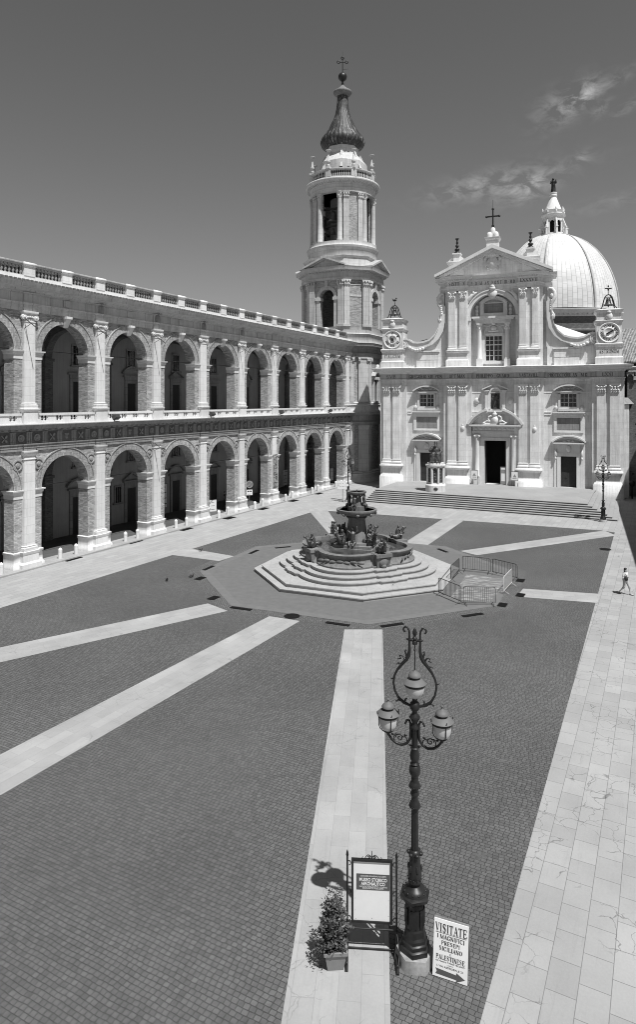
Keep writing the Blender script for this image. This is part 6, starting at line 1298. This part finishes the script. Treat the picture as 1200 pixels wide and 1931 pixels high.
# ------------------------------------------------------------------ statue of a seated pope on the terrace
sp_ = gp(822,926,TZ); sr = empty('pope_statue', sp_, R(-14), 'dark bronze seated bearded pope on a round pedestal on the terrace', 'statue')
mb = MB(); mb.prism(ngon(1.28,8,PI/8),0,.75); mb.taper(ngon(1.28,8,PI/8),ngon(1.12,8,PI/8),.75,.95); mb.prism(ngon(1.0,8,PI/8),.95,2.9); mb.taper(ngon(1.02,8,PI/8),ngon(1.28,8,PI/8),2.9,3.1); mb.prism(ngon(1.28,8,PI/8),3.1,3.25); mb.prism(ngon(1.05,8,PI/8),3.25,3.45)
for k in range(8): a = k*PI/4+PI/8; mb.lathe([(.14,.95),(.14,2.9)],10,(1.0*math.cos(a),1.0*math.sin(a)))
pd_ = mb.build('pedestal', M['face'], sr)
for k in range(8):
    a = k*PI/4; m = MB(); m.xf(M=Matrix.Rotation(a-PI/2+PI/2,4,'Z') @ Matrix.Translation((.93,0,0))); m.box(-.05,.0,-.26,.26,1.1,2.6); m.xf(M=Matrix.Rotation(a,4,'Z') @ Matrix.Translation((.93,0,2.6)) @ Matrix.Rotation(PI/2,4,'Y')); m.lathe([(.26,-.05),(.26,.0),(0,.0)],16); m.xf(M=Matrix.Rotation(a,4,'Z') @ Matrix.Translation((.93,0,0)))
    for z in (1.4,1.75,2.1,2.5): m.ell((.0,(-1)**int(z*10)*.08,z),(.06,.13,.16),8,6)
    m.build('relief', M['bronze'], pd_)
m = MB(); m.xf(M=Matrix.Rotation(a,4,'Z')); m.T = None; m.ell((.1,-1.2,.4),(.26,.06,.2),12,8); m.build('plaque', M['bronze'], pd_)
z = 3.45; m = MB()
m.box(-.7,.7,-.1,.75,z,z+.95); m.box(-.6,.6,.5,.8,z+.9,z+1.9)                                    # throne
m.tube([(0,.2,z+.8),(0,.18,z+1.2),(0,.12,z+1.65),(0,.06,z+1.95)],[.52,.5,.46,.26],14); m.tube([(0,.3,z+.3),(0,.32,z+1.0),(0,.22,z+1.75)],[.75,.66,.4],14)
for s in (-1, 1): m.tube([(s*.22,.1,z+.95),(s*.3,-.5,z+1.0),(s*.28,-.62,z+.9)],[.3,.27,.22],12); m.tube([(s*.28,-.58,z+.95),(s*.3,-.6,z+.5),(s*.34,-.62,z+.05)],[.25,.27,.3],12); m.ell((s*.24,-.85,z+.08),(.12,.25,.1),8,6)
for x in (-.5,-.12,.1,.48): m.tube([(x*.8,-.66,z+.95),(x,-.82,z+.45),(x*1.15,-.86,z+.03)],[.05,.08,.1],7)
m.ell((0,-.02,z+2.25),(.2,.24,.28),14,10); m.tube([(0,-.18,z+2.15),(0,-.26,z+1.95),(0,-.27,z+1.75)],[.14,.15,.05],10); m.ell((0,.02,z+2.42),(.22,.24,.17),12,8)
m.ell((0,-.26,z+2.25),(.035,.06,.07),7,5)
m.tube([(-.42,.1,z+1.75),(-.68,-.1,z+1.4),(-.62,-.5,z+1.35),(-.58,-.62,z+1.6)],[.2,.19,.14,.08],10); m.tube([(.42,.1,z+1.75),(.66,0,z+1.35),(.5,-.45,z+1.15)],[.2,.19,.13],10); m.ell((.44,-.56,z+1.12),(.11,.15,.07),8,6)
for i in range(5): m.tube([(.38+.035*i,-.62,z+1.12),(.37+.035*i,-.72,z+1.07)],.02,5); m.tube([(-.6+.03*i,-.62,z+1.62),(-.6+.03*i,-.64,z+(1.78 if i in (1,2) else 1.7))],.02,5)
remesh(m.build('bronze_figure', M['bronze'], sr), .03, 2)

# ------------------------------------------------------------------ other buildings
bk_ = empty('brick_building', FAC, FANG, 'brick building with a tiled roof and small corbel arches right of the church front', 'building')
mb = MB(); mb.box(15.9,52,3.6,4.4,0,16.1); mb.build('wall', M['brickd'], bk_)
mb = MB(); mb.box(15.9,52,3.2,3.6,15.6,16.0); x = 16.2
while x < 40: mb.strip(arcpts(x,15.0,.32,0,PI,10), [(x-.5+.0*i if False else x+.5*math.cos(PI*i/10)*1.0, 15.6) for i in range(11)],3.3,3.6); mb.box(x+.36,x+.64,3.25,3.6,14.6,15.05); x += 1.0
mb.sweep([(15.9,3.6),(52,3.6)],[(0,16.0),(.45,16.0),(.5,16.2),(0,16.35)]); mb.build('corbel_frieze', M['brick'], bk_)
mb = MB(); mb.box(15.9,52,9,9.6,10,17.3); mb.box(15.9,52,4.4,9,15.9,16.2); wl = mb.build('upper_wall', M['brickd'], bk_)
mb = MB(); mb.box(17.0,17.9,8.9,9.0,16.1,16.9); mb.build('window', M['dark'], wl)
tl, t = newmat('clay roof tiles'); tcn = nd(t,'ShaderNodeTexCoord'); wv = nd(t,'ShaderNodeTexWave',wave_type='BANDS',bands_direction='X'); wv.inputs['Scale'].default_value = 1.6; wv.inputs['Distortion'].default_value = 2.5; wv.inputs['Detail'].default_value = 2; t.links.new(tcn.outputs['Object'],wv.inputs['Vector'])
v_ = mth(t,'MULTIPLY',lin(t,wv.outputs['Fac'],0,1,.45,1.2),lin(t,noise(t,tcn.outputs['Object'],2.2,5),.3,.7,.12,.36)); finish(tl,t,v_,.85,.2,wv.outputs['Fac'],.6,.08)
mb = MB(); mb.add([(15.6,8.4,17.2),(54,8.4,17.2),(54,18,22.5),(15.6,18,22.5)],[(0,1,2,3)]); mb.add([(15.6,8.4,17.05),(54,8.4,17.05),(54,8.4,17.2),(15.6,8.4,17.2)],[(0,1,2,3)]); mb.build('roof', tl, bk_)
mb = MB()
for i in range(60): rr = random.Random(i); mb.box(*(lambda x,z: (x,x+.16,3.595-.004,3.6-.001,z,z+.16))(16.3+rr.random()*12, 1.5+1.25*int(rr.random()*10)))
mb.build('putlog_hole', M['dark'], bk_)
bt_ = empty('side_buttress', FAC, FANG, 'narrow pale buttress with a small tiled cap between the church front and the brick wall', 'buttress')
mb = MB(); mb.box(15.33,15.95,2.0,3.5,0,11.6); mb.build('shaft', M['face'], bt_)
mb = MB(); mb.taper([(15.3,1.8),(16.5,1.8),(16.5,3.59),(15.3,3.59)],[(15.3,2.9),(15.9,2.9),(15.9,3.59),(15.3,3.59)],11.6,12.4); mb.build('cap', M['tile'], bt_)
mb = MB(); mb.tube([(16.25,1.6,0),(16.25,1.6,1.7)],.09,8); mb.ell((16.25,1.6,1.85),(.36,.3,.42),12,8); tag(mb.build('round_post', M['iron'], None, FAC, FANG), 'dark post with a round head beside the right pedestal of the church', 'post')
# long college building along the right side: only its shadow reaches into the picture
E0, E1 = gp(1200,1070), gp(1172.7,980); ev = (E1-E0).normalized(); en = Vector((ev.y,-ev.x,0)); hb = 14.0; dist = hb/math.tan(SUN_EL)*abs(SUNH.to_3d().dot(en))
co_ = empty('college_building', E0+en*dist, math.atan2(ev.y,ev.x), 'long building on the right just outside the picture that shades the far right pavement', 'building')
mb = MB(); mb.box(-10,52,-14,0,0,hb-.6); cw = mb.build('wall', M['brick'], co_)
mb = MB(); mb.box(-10.5,52.5,-14.5,.0,hb-.6,hb); mb.build('roof', M['tile'], co_)
for i in range(9):
    for z in (1.5, 7.5): mb = MB(); mb.box(-6+i*6.5,-4.4+i*6.5,-.001,.06,z,z+2.7); mb.build('window', M['doorwood'], co_)

# ------------------------------------------------------------------ people
def cap(m, a, b, ra, rb, n=9): m.tube([a, Vector(a).lerp(Vector(b),.33), Vector(a).lerp(Vector(b),.7), b],[ra,ra*.98,rb*1.06,rb],n); m.ell(a,ra,n,6); m.ell(b,rb,n,6)
def hand(m, w, d, side):                               # palm, four fingers, thumb
    w, d = Vector(w), Vector(d).normalized(); s = d.cross(Vector((0,1,0))); s = s.normalized() if s.length > .1 else Vector((1,0,0)); n = s.cross(d)
    p = w+d*.05; m.tube([w,w+d*.045,w+d*.09],[.024,.036,.034],8)
    for i, L in enumerate((.06,.072,.068,.055)): b = w+d*.085+s*(i-1.5)*.02; m.tube([b,b+d*L*.5+n*.008,b+d*L+n*.024],[.010,.0095,.008],6)
    m.tube([w+d*.03+s*side*.03,w+d*.06+s*side*.055,w+d*.09+s*side*.06+n*.01],[.012,.011,.009],6)
def person(pos, rz, J, cols, label, hairlong=True, bag=False, sc=1., group=None):
    r0 = empty('person', pos, rz, label, 'person', group, sc); V = {k: Vector(v) for k, v in J.items()}
    m = MB(); m.ell(V['head'],(.078,.095,.115),14,10); m.ell(V['head']+Vector((0,-.03,-.06)),(.06,.07,.06),10,7); m.ell(V['head']+Vector((0,-.1,-.015)),(.014,.022,.022),7,5)
    for s in (-1, 1): m.ell(V['head']+Vector((s*.08,.005,-.005)),(.014,.026,.034),7,5)
    cap(m, V['head']+Vector((0,.01,-.09)), V['neck'], .052, .06); cap(m, V['neck']+Vector((0,0,-.1)), V['pelvis'], .125, .135, 12)
    for s in ('l','r'):
        cap(m, V['sh'+s], V['el'+s], .048, .04); cap(m, V['el'+s], V['wr'+s], .04, .027); hand(m, V['wr'+s], V['wr'+s]-V['el'+s], 1 if s == 'r' else -1); cap(m, V['neck']+Vector((0,0,-.06)), V['sh'+s], .06, .055)
        cap(m, V['hip'+s], V['kn'+s], .085, .055); cap(m, V['kn'+s], V['an'+s], .055, .035); f = V['to'+s]-V['an'+s]; m.tube([V['an'+s]+Vector((0,0,-.02)),V['an'+s]+f*.5+Vector((0,0,-.012)),V['to'+s]],[.04,.04,.026],8); m.ell(V['an'+s]-f*.25+Vector((0,0,-.04)),(.035,.035,.035),7,5)
    remesh(m.build('body', M['skin'], r0), .012, 2)
    m = MB(); m.tube([V['neck']+Vector((0,0,.0)),V['neck']+Vector((0,0,-.08)),V['neck'].lerp(V['pelvis'],.5),V['pelvis']+Vector((0,0,.04))],[.08,.155,.15,.165],14)
    for s in ('l','r'): cap(m, V['neck']+Vector((0,0,-.06)), V['sh'+s], .07, .065); cap(m, V['sh'+s], V['sh'+s].lerp(V['el'+s],.55), .064, .058)
    remesh(m.build('shirt', cols[0], r0), .015, 2)
    m = MB(); cap(m, V['pelvis']+Vector((0,0,.07)), V['pelvis']+Vector((0,0,-.05)), .155, .16, 12)
    for s in ('l','r'): cap(m, V['hip'+s], V['kn'+s], .1, .078); cap(m, V['kn'+s], V['kn'+s].lerp(V['an'+s],cols[2]), .076, .066)
    remesh(m.build('trousers', cols[1], r0), .015, 2)
    m = MB(); m.ell(V['head']+Vector((0,.02,.035)),(.092,.105,.10),12,9)
    if hairlong: m.ell(V['head']+Vector((0,.06,-.06)),(.085,.06,.12),10,8)
    m.build('hair', M['hair'], r0)
    m = MB()
    for s in (-1, 1): m.ell(V['head']+Vector((s*.03,-.088,.012)),(.012,.008,.008),7,5)
    m.tube([V['head']+Vector((-.022,-.088,-.055)),V['head']+Vector((.022,-.088,-.055))],.006,5); m.build('face_features', M['hair'], r0)
    m = MB()
    for s in ('l','r'): f = V['to'+s]-V['an'+s]; m.tube([V['an'+s]+Vector((0,0,-.06))-f*.3,V['an'+s]+f*.6+Vector((0,0,-.045)),V['to'+s]+Vector((0,0,-.012))],[.04,.042,.03],8)
    m.build('shoes', M['darkcloth'], r0)
    if bag: m = MB(); m.ell(V['wrr']+Vector((-.05,-.0,-.06)),(.07,.13,.15),10,8); m.tube([V['wrr']+Vector((-.03,-.05,.06)),V['shr']+Vector((0,-.06,.06)),V['shr']+Vector((0,.07,.05))],.014,5); tag(m.build('bag', M['darkcloth'], r0))
    return r0
walk = dict(head=(0,-.02,1.53),neck=(0,0,1.37),pelvis=(0,.01,.92),shl=(.18,0,1.31),elл=(0,0,0)) if False else dict(head=(0,-.02,1.53),neck=(0,0,1.37),pelvis=(0,.01,.92),shl=(.17,0,1.31),ell=(.24,.1,1.06),wrl=(.21,-.03,.85),shr=(-.17,0,1.31),elr=(-.25,.06,1.06),wrr=(-.17,-.16,1.12),
    hipl=(.09,0,.9),knl=(.1,-.2,.5),anl=(.1,-.27,.09),tol=(.11,-.46,.04),hipr=(-.09,0,.9),knr=(-.1,.04,.48),anr=(-.1,.32,.15),tor=(-.1,.22,.03))
wp = gp(1180,1121); person(wp, R(38), walk, (M['shirt'],M['cloth'],.25), 'person in a white top and light trousers walking along the right pavement', True, True)
sit = dict(head=(0,-.06,1.22),neck=(0,-.03,1.06),pelvis=(0,.05,.56),shl=(.19,-.02,1.0),ell=(.25,-.08,.76),wrl=(.13,-.3,.66),shr=(-.19,-.02,1.0),elr=(-.25,-.08,.76),wrr=(-.12,-.3,.66),hipl=(.1,.02,.52),knl=(.12,-.42,.54),anl=(.12,-.42,.09),tol=(.13,-.62,.04),hipr=(-.1,.02,.52),knr=(-.12,-.42,.54),anr=(-.12,-.4,.09),tor=(-.13,-.6,.04))
def inpal(u, y, z=.12): return PAL+DV*u-RV*y+Vector((0,0,z))
bnch = empty('stone_bench', inpal(17.6,4.3), PANG, 'low bench in the dark passage behind the third whole arch, under two sitting people', 'bench')
mb = MB(); mb.box(-1.1,1.1,-.2,.25,.4,.47); mb.build('seat', M['doorwood'], bnch)
for s in (-1, 1): mb = MB(); mb.box(s*.9-.06,s*.9+.06,-.16,.2,0,.4); mb.build('leg', M['iron'], bnch)
person(inpal(17.2,4.25), PANG, sit, (M['darkcloth'],M['darkcloth'],.8), 'left of two people sitting in the shade behind the third arch, in dark clothes', False)
person(inpal(18.0,4.25), PANG, sit, (M['cloth'],M['darkcloth'],.8), 'right of two people sitting in the shade behind the third arch, in a light top', False)
stand = dict(head=(0,-.02,1.6),neck=(0,0,1.43),pelvis=(0,.01,.96),shl=(.19,0,1.37),ell=(.25,.02,1.1),wrl=(.24,-.06,.86),shr=(-.19,0,1.37),elr=(-.25,.02,1.1),wrr=(-.24,-.06,.86),hipl=(.1,0,.94),knl=(.11,-.02,.51),anl=(.11,.02,.09),tol=(.14,-.18,.04),hipr=(-.1,0,.94),knr=(-.11,-.02,.51),anr=(-.11,.02,.09),tor=(-.14,-.18,.04))
person(inpal(28.4,3.6), PANG+.3, stand, (M['darkcloth'],M['darkcloth'],.9), 'person in dark clothes standing in the shade behind the fourth arch', False)

# ------------------------------------------------------------------ small signs
def board(name, P, rz, w, h, z, mat, label, cat, legs=True, lines=0, frame=None):
    r0 = empty(name, P, rz, label, cat); m = MB(); m.box(-w/2,w/2,-.02,.02,z,z+h); b = m.build('panel', mat, r0)
    m = MB(); m.box(-w/2-.04,-w/2,-.03,.03,z-.04,z+h+.04); m.box(w/2,w/2+.04,-.03,.03,z-.04,z+h+.04); m.box(-w/2,w/2,-.03,.03,z+h,z+h+.04); m.box(-w/2,w/2,-.03,.03,z-.04,z); m.build('frame', frame or M['irong'], r0)
    if legs:
        m = MB()
        for s in (-1, 1): m.tube([(s*w/2,0,z),(s*w/2,-.2,.0)],.02,6); m.tube([(s*w/2,0,z),(s*w/2,.2,.0)],.02,6)
        m.build('legs', M['irong'], r0)
    if lines:
        m = MB(); rr = random.Random(int(w*100)+lines)
        for i in range(lines): a = rr.uniform(.18,.42)*w; zz = z+h*(i+.6)/(lines+.2); m.box(-a,a,-.026,-.02,zz,zz+h*.035)
        m.build('print', M['letter'], b)
    return r0
def onfac(u, y, z=TZ): return FAC+RF*u+DF*y+Vector((0,0,z))
for u, l in ((-2.55,'left'), (2.5,'right')):
    r0 = board('notice_board', onfac(u,.05), FANG, .8, 1.1, .75, M['signw'], 'small framed notice on a stand at the '+l+' side of the great church door', 'notice board', True, 0)
    m = MB(); m.extr([(-.22,1.15),(.22,1.15),(0,1.55)],-.03,-.021); m.box(-.25,.25,-.03,-.021,.95,1.02); m.build('picture', M['dirty'], r0)
r0 = board('poster_stand', onfac(1.0,.75), FANG, .62, 2.2, .15, M['dirty'], 'tall printed poster stand inside the right edge of the great church door', 'poster stand', False, 0); m = MB(); m.box(-.24,.24,-.03,-.021,.5,1.5); m.box(-.26,.26,-.03,-.021,2.0,2.2); m.build('print', M['signw'], r0)
ps = gp(470.5,960); r0 = empty('no_parking_sign', ps, R(20), 'round no-parking sign with a small white plate on a thin pole before the arcade', 'road sign')
m = MB(); m.tube([(0,0,0),(0,0,3.05)],.035,8); m.build('pole', M['galv'], r0)
m = MB(); m.xf(M=Matrix.Translation((0,-.05,2.75)) @ Matrix.Rotation(PI/2,4,'X')); m.lathe([(.40,0),(.40,.03),(0,.03)],26); d0 = m.build('disc', M['irong'], r0)
m = MB(); m.xf(M=Matrix.Translation((0,-.083,2.75)) @ Matrix.Rotation(PI/2,4,'X')); m.lathe([(.33,0),(.40,0),(.40,.006),(.33,.006),(.33,0)],26); m.xf(M=Matrix.Translation((0,-.086,2.75)) @ Matrix.Rotation(-PI/4,4,'Y')); m.box(-.34,.34,-.004,.002,-.035,.035); m.build('marking', M['dirty'], d0)
m = MB(); m.box(-.34,.34,-.06,-.04,1.55,2.15); pl_ = m.build('plate', M['signw'], r0); m = MB()
for i in range(2): m.box(-.24+.28*i,-.04+.28*i,-.066,-.06,1.9,2.05)
m.box(-.25,.25,-.066,-.06,1.65,1.7); m.build('print', M['letter'], pl_)
r0 = board('folding_notice', gp(401,967)+Vector((0,.2,0)), R(30), .72, 1.2, .1, M['signw'], 'small white folding board leaning between the fourth arch pier and a bollard', 'notice board', False, 3, M['signw'])
# hanging banner on a pilaster
ban = empty('hanging_banner', PAL+DV*33.6-RV*.16, PANG, 'long narrow dark printed banner hanging on the pilaster of the sixth pier', 'banner')
bm, t = newmat('printed banner'); tcn = nd(t,'ShaderNodeTexCoord'); finish(bm,t,lin(t,noise(t,smap(t,tcn.outputs['Object'],(1.5,1,3.2)),1.5,4,.6,1.),.42,.62,.03,.42),.6,.2)
m = MB(); m.box(-.42,.42,-.03,-.01,1.9,5.7); m.build('cloth', bm, ban); m = MB(); m.tube([(-.5,-.02,5.7),(.5,-.02,5.7)],.03,6); m.tube([(-.5,-.02,1.9),(.5,-.02,1.9)],.03,6); m.build('rod', M['iron'], ban)
ls_ = gp(646.5,946); r0 = empty('pole_sign', ls_, R(-10), 'slim pole on a star foot carrying small white arrow plates, left of the far lamp', 'sign')
m = MB(); m.tube([(0,0,0),(0,0,2.4)],.04,8)
for k in range(4): m.tube([(0,0,.12),(.5*math.cos(k*PI/2+.4),.5*math.sin(k*PI/2+.4),.02)],.035,6)
m.build('pole', M['galv'], r0)
for z0, x0, x1 in ((2.2,-.6,.4),(1.85,-.4,.65),(1.5,-.6,.4)): m = MB(); m.extr([(x0,z0),(x1,z0),(x1+.12,z0+.13),(x1,z0+.27),(x0,z0+.27)],-.05,-.02); m.build('plate', M['signw'], r0)
for u, y, w, h, z, mt, l in ((52.6,2.2,1.1,1.7,.6,'signd','framed dark notice in the last arch of the arcade'), (54.6,.1,.9,1.5,.9,'dirty','framed picture on the last pilaster of the arcade'), (43.4,4.6,1.2,2.0,.8,'dirty','pale poster in the passage behind the seventh arch'), (20.5,5.6,1.0,2.4,1.0,'signw','pale poster in the passage right of the sitting people')):
    r0 = board('wall_notice', inpal(u,y,0), PANG, w, h, z, M[mt], l, 'poster', False, 4 if mt != 'signd' else 2)
# ------------------------------------------------------------------ pigeons
def pigeon(P, rz, l):
    m = MB(); m.ell((0,0,.13),(.075,.13,.075),10,8,Matrix.Rotation(.3,3,'X')); m.ell((0,-.12,.23),(.035,.045,.04),8,6); m.tube([(0,-.09,.16),(0,-.12,.22)],[.045,.03],7); m.tube([(0,.1,.11),(0,.24,.08)],[.05,.03],6); m.tube([(0,-.15,.23),(0,-.19,.22)],[.012,.004],5)
    for s in (-1, 1): m.ell((s*.06,.03,.14),(.025,.12,.055),8,6); m.tube([(s*.03,0,.08),(s*.03,-.01,.0)],.008,5)
    o = m.build('pigeon', M['pigeon'], None, P, rz); remesh(o,.012,1); tag(o, l, 'bird', 'pigeons on the square')
pigeon(gp(315,1096)+Vector((0,0,.01)), .5, 'dark pigeon alone on the cobbles left of the asphalt'); pigeon(gp(362,1089)+Vector((0,0,.01)), 2., 'dark pigeon on the cobbles beside the far left drain cover'); pigeon(gp(379,1040)+Vector((0,0,.01)), 1.2, 'dark pigeon on the short white strip left of the fountain'); pigeon(gp(740,1117)+Vector((0,0,.22)), 2.5, 'dark pigeon on the lowest fountain step')
